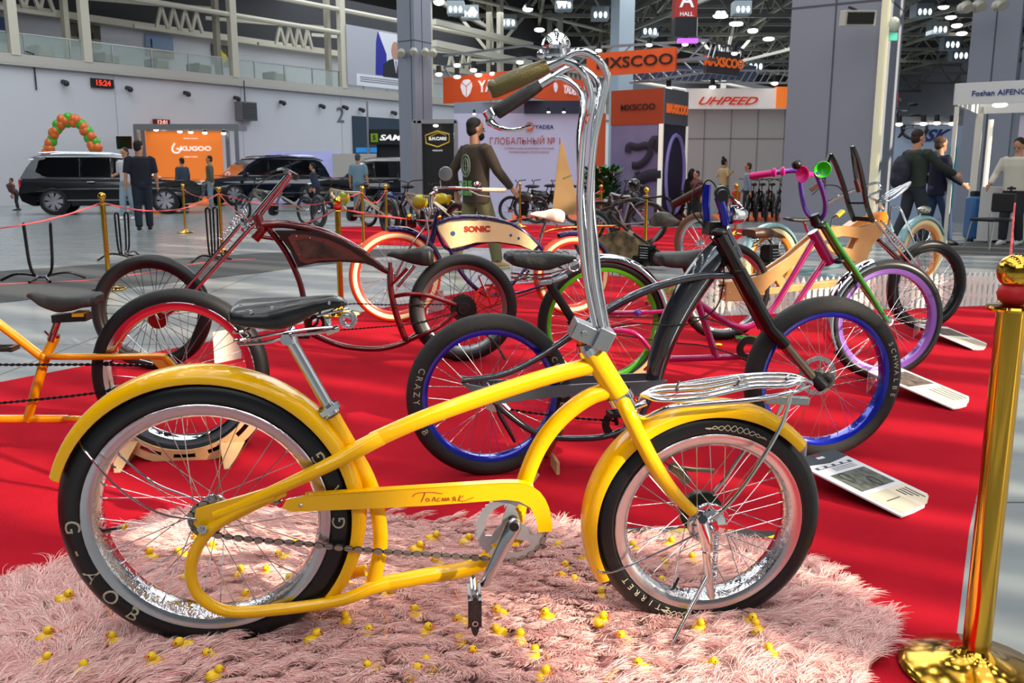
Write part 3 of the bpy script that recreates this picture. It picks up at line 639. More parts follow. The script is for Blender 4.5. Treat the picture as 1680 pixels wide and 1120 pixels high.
m.bar((P0[0][0], P0[0][1] + 3, pz), (P0[2][0], P0[2][1] + 3, pz), .06, .06); m.bar((P0[0][0], P0[0][1], pz), (P0[0][0], P0[0][1] + 3, pz), .06, .06); m.build('truss', DCHROME, b, smooth=False)
lamps(YF(29), ((720, 122), (750, 107), (750, 126), (777, 115), (785, 123), (809, 121), (853, 102)), 'spotlights over the orange hanging banner', ['spotlight left of the orange hanging banner', 'upper spotlight above the shield emblem of the orange banner', 'lower spotlight above the shield emblem of the orange banner', 'small spotlight right above the shield emblem', 'spotlight at the middle of the orange hanging banner', 'spotlight just left of the chrome bicycle grips', 'spotlight high above the orange hanging banner'], d=0, r=.1, e=14)
F, b = booth('lilac_wall_stand', 'pale lilac booth wall with shield emblem and red lettering', 'exhibition stand', 29)
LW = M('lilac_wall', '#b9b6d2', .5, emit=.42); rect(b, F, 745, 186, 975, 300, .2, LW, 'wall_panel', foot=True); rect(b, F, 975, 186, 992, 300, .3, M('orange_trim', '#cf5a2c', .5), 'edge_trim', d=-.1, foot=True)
rect(b, F, 860, 165, 952, 186, .2, M('dark_beam', '#2a3048', .5), 'dark_beam', d=-.2); rect(b, F, 745, 168, 860, 186, .2, M('grey_back', '#8a94a4', .5), 'grey_panel', d=.3)
RI = M('red_ink', '#b8423c', .5); words_(b, F, 862, 232, 'ГЛОБАЛЬНЫЙ № 1', 11, RI, bold=.0, sx=.86, d=-.03); words_(b, F, 893, 208.5, 'YADEA', 6.5, M('navy_ink', '#2c3c7c', .5), bold=.02, sx=1.1)
words_(b, F, 868, 243, 'по объёму продаж на протяжении 6 лет подряд', 2.6, RI, sx=1.0); words_(b, F, 868, 249, 'компания лидирует 100 миллионов раз', 2.6, RI, sx=1.0)
p = F.p(869, 209, 0); shield(b, (p.x, 29 - .0, 0), (p.x + .01, 29, 0), 0, p.z, .3, M('orange_ink', '#d8572a', .5)); 
for o in b.children:
    if o.name.startswith('shield_emblem'): o.location.y -= 29
lamps(F, ((778, 187), (822, 187), (900, 184), (925, 184)), 'spotlights along the lilac booth wall', ['spotlight on the lilac booth wall beside the bearded man', 'spotlight on the lilac booth wall by the brake lever', 'spotlight on the lilac booth wall above its emblem', 'rightmost spotlight on the lilac booth wall'], d=-.35, r=.05, e=6)
# orange and grey hanging box banner on its truss
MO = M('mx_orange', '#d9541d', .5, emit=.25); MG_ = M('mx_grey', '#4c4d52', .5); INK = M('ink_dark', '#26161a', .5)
b, P0 = hang_banner('hanging_banner', 'hanging orange banner with dark square lettering and a grey end panel', [(961, 27.5), (1103, 26), (1150, 26.5), (1203, 27.4)], atY(1030, 121, 26.7)[2], atY(1030, 83, 26.7)[2], [MO, M('clear_gap', '#55585c', .6), MG_])
for o in list(b.children):
    if o.data.materials[0].name.startswith('clear_gap'): bpy.data.objects.remove(o)
zm = (atY(1030, 121, 26.7)[2] + atY(1030, 83, 26.7)[2]) / 2; on_face(b, P0[0], P0[1], .55, zm, 'MXSCOO', .42, INK, .012, 0, 1.35); on_face(b, P0[2], P0[3], .5, zm, 'MAXSCOO', .36, M('mx_letters', '#f0702c', .5, emit=.8), .03, 0, 1.0)
m = MB(); A = [Vector(P0[0]) + Vector((-.8, .6, 0)), Vector(P0[2]) + Vector((0, -.3, 0)), Vector(P0[3]) + Vector((.3, .8, 0)), Vector((P0[0][0] + 2.0, P0[0][1] + 5.5, 0))]
zz = atY(1150, 66, 26.2)[2]
for i in range(3):
    a, c = A[i], A[i + 1]
    for dz in (0, -.5): m.bar((a.x, a.y, zz + dz), (c.x, c.y, zz + dz), .07, .07)
    for k in range(8): p, q = a.lerp(c, k / 8), a.lerp(c, (k + 1) / 8); m.bar((p.x, p.y, zz - .5), (q.x, q.y, zz), .04, .04)
m.build('truss', M('silver_frame'), b, smooth=False)
lamps(YF(26), ((1065, 74), (1124, 73), (982, 83), (1205, 88)), 'lamps on the square truss', ['lamp on the truss above the orange hanging banner', 'lamp on the truss beside the violet light', 'lamp at the left end of the truss over the orange banner', 'lamp at the right corner of the square truss'], d=0, r=.08, e=10)
b = root('violet_light', Matrix.Translation(atY(1128, 67, 25.6)), 'row of violet lights on the square truss', 'light'); MB().box((0, 0, 0), (.55, .15, .12)).build('light_bar', M('violet_led', '#b25cff', .5, emit=3), b, smooth=False)
# hall sign box
for (x0, x1, xs, y0, y1, Y, lab) in ((1107, 1147, 1160, -60, 60, 40, 'hanging box sign, red over black, with a white letter A'), (1457, 1475, 1475, 152, 187, 70, 'small distant red and black box sign with a white letter A')):
    a, c = atY(x0, y1, Y), atY(x1, y0, Y); w_ = c[0] - a[0]; h_ = c[2] - a[2]
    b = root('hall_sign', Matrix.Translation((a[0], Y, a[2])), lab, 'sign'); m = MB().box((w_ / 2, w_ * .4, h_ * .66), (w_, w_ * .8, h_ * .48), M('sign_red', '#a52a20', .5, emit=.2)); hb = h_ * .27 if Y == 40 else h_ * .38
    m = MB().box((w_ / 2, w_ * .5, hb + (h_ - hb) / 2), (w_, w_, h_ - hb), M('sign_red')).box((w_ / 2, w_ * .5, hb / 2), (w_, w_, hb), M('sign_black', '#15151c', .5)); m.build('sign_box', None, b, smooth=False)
    MB().box((w_ + .02, w_ * .5, hb / 2), (.03, w_ * .96, hb * .95)).build('white_side', M('pale_side'), b, smooth=False)
    MB().text('A', w_ * .95, .03, None, loc(w_ / 2, -.03, hb + w_ * .45 + (.25 if Y == 40 else 0)), bold=.01).text('HALL', w_ * .26, .03, None, loc(w_ / 2, -.03, hb + w_ * .12)).build('lettering', WG, b, smooth=False)
# tower with poster
F, b = booth('tower_stand', 'square orange and grey tower with a violet poster of bicycle handlebars', 'exhibition stand', 22.5, ang=-34, px=1003)
a, c = F.p(1003, 150), F.p(1089, 150); w_ = c.x - a.x; H = F.p(1003, 149).z; hz = F.p(1003, 206).z
MB().box(((a.x + c.x) / 2, w_ / 2, (H + hz) / 2), (w_, w_, H - hz)).build('orange_head', M('tower_orange', '#a8401c', .5), b, smooth=False)
MB().box((c.x + .02, w_ / 2, (H + hz) / 2), (.04, w_, H - hz)).build('grey_side', M('tower_grey', '#66686e', .5), b, smooth=False)
MB().box(((a.x + c.x) / 2, w_ / 2, hz / 2), (w_ * .985, w_ * .985, hz)).build('poster_body', M('poster_violet', '#75688f', .5, var=(1.2, '#857a9c')), b, smooth=False)
MB().box((c.x + .01, w_ / 2, hz / 2), (.03, w_ * .9, hz)).build('poster_side', M('poster_dark_violet', '#2f2740', .5), b, smooth=False)
m = MB(); m.box((c.x - .02, -.03, hz / 2), (.1, .06, hz)); m.box((c.x, w_, hz / 2), (.1, .06, hz)); m.build('light_edge', M('edge_glow', '#efe9d8', .5, emit=.9), b, smooth=False)
words_(b, F, 1046, 176, 'MXSCOO', 10, M('ink_dark'), bold=.01, sx=1.1, d=-.03)
X = Matrix.Translation((c.x + .06, w_ / 2, F.p(1100, 177, 0).z)) @ RZ(90); MB().text('MAXSCOO', .3, .02, None, X, bold=.01, sx=.85).build('lettering', M('mx_letters'), b, smooth=False)
m = MB(); DV = M('print_dark', '#2b2435', .6); m.tube(F.P([(1030, 250), (1032, 239), (1046, 241), (1060, 238), (1067, 246), (1061, 260), (1049, 270), (1037, 271)], -.04), .085, 8, sm=6, flat=(.2, (0, 1, 0))); m.tube(F.P([(1066, 240), (1076, 230), (1078, 250)], -.04), [.1, .14, .04], 8, sm=4, flat=(.2, (0, 1, 0)))
m.tube(F.P([(1040, 300), (1062, 288), (1085, 286)], -.04), .14, 8, sm=4, flat=(.2, (0, 1, 0))); m.tube(F.P([(1045, 282), (1056, 320)], -.04), .08, 6, flat=(.2, (0, 1, 0))); m.build('printed_handlebar', DV, b)
m = MB(); q = Vector((c.x + .05, w_ * .5, F.p(1090, 286).z)); m.tube([q + Vector((0, .55 * math.cos(t), .95 * math.sin(t))) for t in [k * .2618 for k in range(24)]], .05, 6, closed=True); m.build('printed_wheel', M('print_lilac', '#8277b5', .5, emit=.3), b)
# white panelled wall with lit fascia
F, b = booth('panel_stand', 'white panelled booth wall under a lit white fascia with red lettering', 'exhibition stand', 28)
PW = M('panel_white', '#b4b3b1', .6); m = MB(); rect(b, F, 1122, 178, 1310, 300, .15, PW, 'wall_panel', foot=True)
m = MB()
for x in (1157, 1201, 1245, 1289): a = F.p(x, 178, -.01); m.box((a.x, -.01, a.z / 2), (.03, .02, a.z))
a, c = F.p(1122, 227), F.p(1310, 227); m.box(((a.x + c.x) / 2, -.01, a.z), (c.x - a.x, .02, .03)); m.build('joint_strip', M('joint', '#8b8b8c', .5), b, smooth=False)
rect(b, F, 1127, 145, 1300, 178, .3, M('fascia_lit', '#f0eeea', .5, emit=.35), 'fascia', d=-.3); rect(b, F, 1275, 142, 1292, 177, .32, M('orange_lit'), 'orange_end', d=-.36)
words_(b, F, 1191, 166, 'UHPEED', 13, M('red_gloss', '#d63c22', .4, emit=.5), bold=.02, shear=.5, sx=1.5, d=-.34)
m = MB(); a, c = F.p(1040, 134, -.5), F.p(1300, 136, -.5)
for dz in (0, .35): m.bar(a + Vector((0, 0, dz)), c + Vector((0, 0, dz)), .05, .05)
for k in range(24): m.bar(a.lerp(c, k / 24), a.lerp(c, (k + 1) / 24) + Vector((0, 0, .35)), .03, .03)
m.build('truss', M('silver_frame'), b, smooth=False)
lamps(F, ((1097, 145), (1169, 143), (1271, 137)), 'lamps on the panelled stand', ['lit lamp over the tower top left of the white fascia', 'lit lamp above the red lettering of the white fascia', 'lit lamp above the orange end of the white fascia'], d=-.6, r=.09, e=14)
F = YF(40); F, b = booth('dark_stand', 'dark banner behind the hanging orange banner', 'exhibition stand', 40); rect(b, F, 1040, 108, 1240, 131, .2, M('dark_beam'), 'dark_panel')
# white shell booth at the right edge
F, b = booth('shell_booth', 'white shell-scheme booth with dark blue lettering at the right edge', 'exhibition stand', 14.5, ang=-34, px=1569)
SW = M('booth_white', '#c9cacb', .5)
D = 2.6; m = MB()
for (x, d) in ((1570, 0), (1850, 0), (1612, D), (1720, D)): a = F.p(x, 175, d); m.box((a.x, d, a.z / 2), (.06, .06, a.z))
a = F.p(1617, 185, 0); m.box((F.p(1570, 175).x, D, 1.2), (.06, .06, 2.4)); m.build('post', M('booth_post', '#d9d7cf', .4, .2), b, smooth=False)
zt, zb = F.p(1570, 137).z, F.p(1570, 172).z; x0 = F.p(1569, 150).x
MB().box((x0 + 1.6, 0, (zt + zb) / 2), (3.2, .06, zt - zb)).box((x0, D / 2, (zt + zb) / 2), (.06, D, zt - zb)).box((x0 + 1.6, D, (zt + zb) / 2), (3.2, .06, zt - zb)).build('fascia', SW, b, smooth=False)
words_(b, F, 1594, 154, 'Foshan AIFENG', 9, M('navy_ink'), bold=.012, al='LEFT', d=-.037, nm='booth_name')
[MB().sphere((x0 + .5 + k * .8, D * .5, zb + .06), (.12, .12, .04)).build('ceiling_spot', M('lamp_glow14'), b) for k in range(3)]
MB().box((x0 + 1.9, D + .1, 1.1), (2.4, .05, 2.2)).build('rear_wall', M('pale_lilac', '#b5b3c6', .6), b, smooth=False)
MB().box((F.p(1612, 340, 1.5).x + .25, 1.5, .5), (.55, .5, .9)).build('counter', SW, b, smooth=False)
m = MB(); m.tube([(F.p(1628, 180, 1.8).x, 1.8, .9), (F.p(1628, 180, 1.8).x, 1.8, 2.1)], .04, 8); m.build('light_tube', M('edge_glow'), b)
# shelf stand with hanging bicycles
F, b = booth('bicycle_stand', 'lit pale blue stand with dark letters behind the two walking men', 'exhibition stand', 24)
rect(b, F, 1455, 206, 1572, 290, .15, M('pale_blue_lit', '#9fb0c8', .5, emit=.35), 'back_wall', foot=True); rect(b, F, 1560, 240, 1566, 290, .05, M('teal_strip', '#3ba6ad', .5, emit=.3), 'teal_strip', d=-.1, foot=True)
words_(b, F, 1530, 223, 'ISK', 19, M('navy_ink'), bold=.04, shear=.4, sx=1.2, d=-.05); m = MB(); a, c = F.p(1450, 198, -.4), F.p(1575, 198, -.4); m.bar(a, c, .08, .2); m.build('truss', M('silver_frame'), b)
lamps(F, ((1475, 204), (1515, 203), (1537, 202), (1562, 203)), 'lamps on the pale blue stand', ['lamp on the pale blue stand by the hanging teal wheel', 'lamp on the pale blue stand above the green sweater man', 'lamp on the pale blue stand above its lettering', 'rightmost lamp on the pale blue stand'], d=-.6, r=.08, e=12)
# lamps and ducts under the roof
LG = M('roof_lamp', '#fff8ec', .5, emit=22)
def roof_lamp(x, y, kind, k):
    Y = 46 + y * .42; p = atY(x, y, Y); s_ = Y / 60
    if kind == 'lamp':
        b = root('roof_lamp', Matrix.Translation(p), 'round white lamp hanging under the dark roof trusses', 'lamp', 'round lamps under the roof'); MB().lathe([(0, .3), (.15, .28), (.3, .05), (.3, 0)], 14).build('shade', DCHROME, b); MB().sphere((0, 0, 0), (.33 * s_, .33 * s_, .14), n=12).build('lens', LG, b)
    else:
        b = root('roof_floodlight', Matrix.Translation(p), 'white boxy lamp cluster hanging under the dark roof trusses', 'lamp', 'boxy lamp clusters under the roof'); MB().box((0, 0, 0), (1.1 * s_, .9, .8 * s_)).build('casing', M('duct_white', '#8d9aa2', .5), b, smooth=False)
        for i in (-1, 0, 1): MB().sphere((i * .32 * s_, -.46, -.12), (.11 * s_, .05, .2 * s_), n=10).build('lens', M('cluster_lens', '#e8f0f4', .4, emit=5), b)
for k, (x, y) in enumerate(((720, 4), (885, 49), (775, 20), (828, 36), (922, 4), (981, 23), (1178, 26), (1186, 26), (1205, 39), (1211, 39), (1235, 50), (1235, 51), (1262, 64), (1548, 11), (1560, 28), (1570, 42), (1578, 55), (1467, 94), (1260, 64), (1226, 108), (1330, 20), (866, 15))): roof_lamp(x, y, 'lamp', k)
for k, (x, y) in enumerate(((748, 14), (771, 21), (834, 36), (925, 7), (984, 23), (1065, 50), (1512, 18), (1538, 47), (1559, 72), (1573, 90), (1238, 108), (1216, 14))): roof_lamp(x, y, 'box', k)
# ------------------------------------------------------------------ the yellow cruiser in front
YEL = M('yellow_enamel', '#fbbc00', 0.2, 0.0, 0.55, spec=.35)
TXTW = M('tire_print', '#b9b39a', 0.7)
SILV = M('silver_paint', '#c3c8cf', 0.33, 0.75)
def loft_seat(b, F, st, mat, d=0.0, name='saddle', K=20):
    """st: (px, top py, bottom py, half width)"""
    vs = []; fs = []; S = []
    for (x, yt, yb, hw) in st:
        a, c = F.p(x, yt, d), F.p(x, yb, d); S.append((a, c, hw))
    n = 5; Q = []
    A = catmull([s[0] for s in S], n); B = catmull([s[1] for s in S], n)
    for i in range(len(A)):
        j = min(i // n, len(S) - 2); t = i / n - j; Q.append((A[i], B[i], S[j][2] * (1 - t) + S[j + 1][2] * t))
    for (a, c, hw) in Q:
        mid = (a + c) / 2; hz = (a.z - c.z) / 2; x = (a.x + c.x) / 2
        for k in range(K):
            t = 2 * math.pi * k / K; sy, sz = math.cos(t), math.sin(t)
            q = Vector((x, mid.y + hw * (abs(sy) ** .7) * (1 if sy > 0 else -1), mid.z + hz * (abs(sz) ** .6) * (1 if sz > 0 else -1)))
            q.z += -0.0 if sz > 0 else hz * .5 * (1 - abs(sy)); vs.append(q)
    N = len(Q)
    for i in range(N - 1):
        for k in range(K):
            l = (k + 1) % K; fs.append((i * K + k, i * K + l, (i + 1) * K + l, (i + 1) * K + k))
    fs.append(tuple(range(K))); fs.append(tuple((N - 1) * K + k for k in range(K - 1, -1, -1)))
    return MB().add(vs, fs).build(name, mat, b, ang=60)

def yellow_bike():
    F = Frame.px((346, 1053), (1157, 1018), 4.0)
    b = root('cruiser_bicycle', F, 'glossy yellow cruiser bicycle with tall chrome handlebars standing on the pink fur rug', 'bicycle')
    rc = F.p(346, 842); fc = F.p(1157, 850); Rr, Rf = rc.z, fc.z; tr, tf = .082, .074
    tyre = M('tire_side', '#15171a', 0.33)
    for c, R, tw, nm in ((rc, Rr, tr, 'rear_wheel'), (fc, Rf, tf, 'front_wheel')):
        w_ = wheel(b, c, R, tw, tyre, M('polished_rim', '#dcdfe4', 0.2, 1.0), rimh=.026, rimw=tw * .93, rim_in=M('sparkling_rim', '#e2e5ea', 0.1, 1.0, bump=(70, .8)), ns=36, sr=.0012, name=nm, hubr=.024 if nm[0] == 'r' else .03, hubw=.11)
        m = MB()   # nipples stay with the spokes; valve with a tiny duck cap
        a_ = math.radians(188 if nm[0] == 'r' else 250); ri = R - tw / 2 * 1.62 - .03
        p0 = Vector((ri * math.cos(a_), -.0, ri * math.sin(a_))); p1 = p0 * ((ri - .03) / ri)
        m.tube([p0 * 1.02, p1], .0035, 8, BLACK); m.tube([p1, p1 * .96], .004, 8, DCHROME)
        if nm[0] == 'r':
            q = p1 * .93; m.sphere(q, (.007, .006, .006), YEL, 10); m.sphere(q * .965 + Vector((0, 0, .004)), .0045, YEL, 10)
        m.build('valve', None, w_)
        if nm[0] == 'r':
            tire_text(w_, 'G-AOB', R, tw, 181, 12.5, .05, TXTW, flip=True)
            tire_text(w_, 'G', R, tw, -3, 0, .045, TXTW, flip=True)
            tire_text(w_, 'AG', R, tw, 12, 17, .045, TXTW, flip=True)
            m = MB()   # freewheel and nuts
            for r_, y_ in ((.038, -.05), (.03, -.055)): m.lathe([(.012, y_ - .003), (r_, y_ - .003), (r_, y_ + .003), (.012, y_ + .003)], 22, axis='y', closedprof=True, mat=CHAINM)
            m.tube([(0, -.055, 0), (0, -.09, 0)], .006, 10, DCHROME); m.tube([(0, -.078, 0), (0, -.086, 0)], .012, 6, CHROME)
            m.build('freewheel', None, w_)
        else:
            # flame-shaped print on the tire and its maker's lettering
            tire_text(w_, 'TERRITZ', R, tw, 215, 5.4, .022, TXTW, rof=-.004)
            a2 = tw / 2; rm = R - a2
            for t0, t1 in ((60, 96), (244, 276)):
                m = MB()
                for ph in (0, math.pi):
                    pts = []
                    for k in range(40):
                        t = math.radians(t0 + (t1 - t0) * k / 39); q = .008 * math.sin(k / 39 * math.pi) * math.sin(k * .8 + ph) + .001 * math.sin(k)
                        r = rm + q; pts.append((r * math.cos(t), -(math.sqrt(a2 * a2 - q * q) + .0002), r * math.sin(t)))
                    m.tube(pts, .0012, 5)
                m.build('flame_print', TXTW, w_, smooth=False)
            m = MB()   # hub brake on the far side, ring on the near side
            m.lathe([(.03, -.034), (.052, -.034), (.054, -.03), (.054, -.024), (.05, -.02), (.03, -.02)], 40, axis='y', closedprof=True, mat=CHROME)
            m.lathe([(.0, .03), (.05, .03), (.056, .034), (.056, .05), (.05, .054), (0, .054)], 40, axis='y', mat=M('dark_hub', '#2c3327', .35, .6))
            m.build('drum', None, w_)
    # frame: one welded tube set
    r = .0205; m = MB()
    m.tube(F.P([(985, 596), (900, 617), (790, 652), (690, 688), (612, 722)]), r, 16, sm=6)
    for sg in (-1, 1):
        d = sg * .062
        m.tube(F.P([(625, 717, 0), (590, 735, sg * .025), (540, 762, sg * .055), (470, 795, d), (400, 827, d), (352, 845, d)]), [r, r, .017, .015, .014, .012], 14, sm=6)
        m.tube(F.P([(450, 812, d), (395, 835, d), (345, 868, d), (319, 908, d), (314, 948, d), (332, 982, d), (380, 1003, d), (470, 998, d), (560, 984, d * .8), (610, 964, d * .3), (640, 955, 0)]), [.011] + [.0145] * 8 + [.017, .019], 14, sm=7)
        for P0 in ([(322, 834), (400, 812), (470, 790), (470, 812), (420, 836), (375, 858), (330, 872), (318, 858)],):
            q = F.P(P0, d); m.poly([[(v.x, v.z) for v in q]], .008, X=loc(0, d, 0))
    m.tube(F.P([(1006, 638), (965, 652), (920, 686), (886, 730), (864, 780), (852, 825), (842, 866)]), [.021] * 6 + [.024], 16, sm=6)
    m.tube(F.P([(842, 868), (815, 902), (775, 930), (700, 944), (640, 955), (600, 960)]), [.022, .021, .02, .02, .02, .018], 16, sm=6)
    m.tube(F.P([(545, 682), (574, 732), (602, 782), (619, 835), (624, 895), (612, 958)]), .0185, 16, sm=6)
    bb = F.p(842, 868); m.tube([bb + Vector((0, -.04, 0)), bb + Vector((0, .04, 0))], .026, 18)
    m.tube(F.P([(967, 570), (1018, 652)]), .0275, 20)
    c1 = F.p(560, 942, .062); m.tube([F.p(600, 935, .05), F.p(560, 940, .062), F.p(470, 950, .062)], .015, 12)
    m.build('frame', YEL, b)
    # seat post, collar
    m = MB(); m.tube(F.P([(476, 557), (543, 674)]), .0135, 16); m.tube(F.P([(474, 545), (478, 562)]), .017, 16, CHROME)
    m.build('seat_post', M('alloy', '#d5d8de', .22, 1.0), b)
    m = MB(); m.tube(F.P([(537, 664), (544, 677)]), .0225, 18); a_ = F.p(528, 680, -.02); c_ = F.p(556, 662, -.02); m.bar(a_, c_, .014, .012); m.tube([a_, a_ + Vector((0, .03, 0))], .006, 8)
    m.build('seat_clamp', CHROME, b)
    # saddle with its springs
    s = loft_seat(b, F, [(382, 503, 522, .045), (390, 497, 527, .075), (415, 495, 531, .082), (447, 493, 536, .08), (470, 491, 538, .07), (497, 489, 529, .05), (523, 486, 513, .034), (545, 485, 507, .027), (560, 489, 503, .022), (569, 496, 501, .012)], M('saddle_skin', '#17191c', .3, coat=.25))
    m = MB()
    for (x, y, sg) in ((396, 501, -1), (412, 512, -1), (446, 505, -1), (540, 497, -1), (392, 503, 1), (440, 496, 1), (551, 487, 1)):
        q = F.p(x, y, -.078 if x < 460 and sg < 0 else (-.026 if sg < 0 else 0)); m.sphere(q, (.0045, .0035, .0045), n=8)
    m.build('rivets', CHROME, s)
    m = MB()
    for sg in (-1, 1):
        d = sg * .05
        coil(m, F.p(398, 563, d), F.p(396, 532, d), .017, .0035, 2.3)
        m.tube(F.P([(392, 565, d), (440, 561, d * .8), (478, 550, d * .55), (520, 546, d * .4), (545, 540, d * .3)]), .0042, 8, sm=5)
        m.tube(F.P([(400, 558, d), (450, 548, d * .8), (500, 540, d * .5), (545, 536, d * .3)]), .0036, 8, sm=5)
        q = F.p(570, 524, sg * .015); N = 34
        m.tube([q + Vector(((.006 + .016 * k / N) * math.cos(k * .42), 0, (.006 + .016 * k / N) * math.sin(k * .42))) for k in range(N)], .0032, 7)
        m.tube(F.P([(572, 506, sg * .015), (545, 512, sg * .02), (520, 518, sg * .03)]), .003, 7)
        m.tube(F.P([(384, 530, d * 1.3), (420, 537, d * 1.3), (450, 541, d)]), .003, 7, sm=4)
    m.tube(F.P([(538, 522), (540, 545)]), .008, 10); m.tube(F.P([(536, 545), (556, 538)]), .0085, 10)
    q = F.p(474, 549); m.tube([q + Vector((0, -.04, 0)), q + Vector((0, .04, 0))], .011, 12); m.tube([q + Vector((0, -.045, 0)), q + Vector((0, -.036, 0))], .014, 6)
    m.build('saddle_springs', CHROME, s)
    # mudguards with stays
    fender(b, rc, Rr + .022, -43, 161, .094, YEL, deep=.03, name='rear_fender')
    fender(b, fc, Rf + .024, 42, 209, .09, YEL, deep=.03, name='front_fender')
    for nm, pts in (('fender_stay', [(148, 712, .05), (131, 722, -.02), (150, 752, -.06), (200, 805, -.065), (262, 842, -.068), (322, 852, -.07)]),
                    ('fender_stay', [(190, 742, .06), (250, 790, .065), (310, 815, .07), (338, 830, .07)]),
                    ('fender_stay', [(985, 930, .03), (975, 930, -.03), (1003, 938, -.05), (1080, 906, -.06), (1160, 868, -.065)])):
        MB().tube(F.P(pts), .0028, 8, sm=6).build(nm, CHROME, b)
    # chain guard
    q = F.P([(463, 832), (470, 819), (500, 813), (650, 803), (760, 796), (825, 792), (848, 792), (862, 794), (875, 799), (886, 807), (895, 819), (901, 833), (904, 846), (906, 860), (905, 871), (883, 873), (880, 852), (870, 832), (852, 822), (830, 819), (700, 829), (600, 834), (478, 839)], -.066)
    ol = [(v.x, v.z) for v in q]; m = MB().poly([ol], .003, X=loc(0, -.066, 0))
    N = len(ol)
    for i in range(8):
        j = (i + 1)
        if i > 1: m.bar((ol[i][0], -.0575, ol[i][1]), (ol[j][0], -.0575, ol[j][1]), .02, .003)
    g = m.build('chain_guard', YEL, b)
    m = MB(); x0 = F.p(727, 815, -.0685)
    for st in ([(1028, 458), (1045, 440), (1080, 431), (1160, 429), (1225, 438)], [(1110, 432), (1100, 460), (1085, 492)], [(1128 + 11 * math.cos(t), 478 + 11 * math.sin(t)) for t in [q * .7 for q in range(10)]], [(1156, 490), (1172, 460), (1180, 488)], [(1212, 466), (1196, 470), (1193, 486), (1210, 486)],
               [(1222, 488), (1227, 466), (1238, 486), (1244, 465), (1254, 486), (1262, 464), (1272, 484)], [(1288, 490), (1302, 474), (1290, 468), (1306, 458), (1312, 488)], [(1326, 488), (1342, 448)], [(1364, 452), (1334, 472), (1356, 488), (1395, 476), (1428, 462)]):
        m.tube([F.p(420 + a / 4, 700 + c / 4, -.0685) for a, c in st], .0011, 5, sm=4)
    m.build('script_lettering', M('rust_print', '#b4521c', .5), g, smooth=False)
    m = MB().sphere(F.p(493, 829, -.068), (.005, .003, .005), n=10).build('screw', CHROME, g)
    # chain set
    y = -.052; cr = F.p(839, 866, y); rr = .086
    ol = []
    for k in range(88):
        t = 2 * math.pi * k / 88; q = rr + (.0035 if k % 2 else -.0015); ol.append((q * math.cos(t), q * math.sin(t)))
    holes = []
    for k in range(3):
        a0 = math.radians(100 + 120 * k); h = []
        for i in range(13): t = a0 + math.radians(95) * i / 12; h.append((.066 * math.cos(t), .066 * math.sin(t)))
        for i in range(9):
            t = a0 + math.radians(95) * (1 - i / 8) + .1; q = .027 + .024 * (1 - math.sin(math.pi * i / 8)) ; h.append((q * math.cos(t), q * math.sin(t)))
        holes.append(h)
    m = MB().poly([ol] + holes, .004, X=Matrix.Translation(cr)); m.tube([cr + Vector((0, -.008, 0)), cr + Vector((0, .05, 0))], .016, 16)
    m.build('chainring', SILV, b)
    m = MB()
    p0, p1 = F.p(843, 861, -.085), F.p(796, 955, -.098)
    m.tube([p0 + (p0 - p1).normalized() * .016, p0, p0.lerp(p1, .3), p0.lerp(p1, .8), p1, p1 + (p1 - p0).normalized() * .012], [.010, .021, .018, .0135, .013, .006], 14, flat=(.5, (0, 1, 0)))
    m.tube([p0 + Vector((0, -.0115, 0)), p0 + Vector((0, .03, 0))], .0115, 16, BLACK)
    m.build('crank', M('crank_alloy', '#cfd4da', .2, 1.0), b)
    p2 = F.p(846, 800, .085)
    MB().tube([cr + Vector((0, .1, 0)), F.p(880, 775, .09)], [.014, .01], 12, flat=(.6, (0, 1, 0))).build('crank', CHROME, b)
    m = MB(); q = F.p(778, 992, -.12)      # pedal seen end on
    for sg in (-1, 1): m.tube([q + Vector((sg * .004, -.04, .046)), q + Vector((sg * .004, .04, .046))], .005, 8, CHROME)
    X = Matrix.Translation(q)
    ol = [(.011 * math.cos(t) * (1.1), .052 * math.sin(t)) for t in [2 * math.pi * k / 24 for k in range(24)]]
    for yy, mt in ((-.045, GLOSSB), (.045, GLOSSB)): m.poly([ol], .012, mt, X @ loc(0, yy, 0))
    for sx in (-1, 1): m.box((sx * .012, 0, 0), (.008, .08, .07), GLOSSB, X)
    m.box((0, 0, 0), (.016, .085, .03), BLACK, X)
    m.lathe([(.0045, -.053), (.0075, -.053), (.0075, -.05), (.0045, -.05)], 14, CHROME, X @ loc(0, 0, -.018), axis='y', closedprof=True)
    m.build('pedal', None, b)
    m = MB()
    a_ = [cr + Vector((rr * 1.0 * math.cos(math.radians(t)), 0, rr * 1.0 * math.sin(math.radians(t)))) for t in (0, -20, -40, -60, -80, -100)]
    chain_run(m, a_ + F.P([(740, 912), (620, 904), (500, 892), (410, 885), (358, 878), (332, 874), (318, 866), (310, 850), (318, 834), (335, 826), (400, 824), (460, 822)], y), hh=.0062)
    m.build('chain', M('chain_plate', '#a39a92', .35, .8), b, smooth=False)
    # fork
    m = MB()
    for sg in (-1, 1):
        d = sg * .055
        m.tube(F.P([(1018, 652, 0), (1028, 672, d * .75), (1048, 714, d), (1075, 765, d), (1105, 808, d), (1137, 840, d)]), [.018, .019, .019, .019, .017, .014], 14, sm=6)
    m.build('fork', YEL, b)
    m = MB(); m.tube(F.P([(962, 560), (966, 569)]), [.026, .031], 20, CHROME); m.tube(F.P([(965, 567), (970, 576)]), .032, 20, CHROME)
    m.tube(F.P([(1014, 645), (1021, 657)]), .032, 20, CHROME); m.build('headset', CHROME, b)
    m = MB(); a_, c_ = F.p(953, 535), F.p(964, 560); m.tube([F.p(955, 548), F.p(966, 568)], .0205, 18, M('copper', '#b5623c', .2, 1.0))
    X = Matrix.Translation(F.p(957, 543)) @ RY(24)
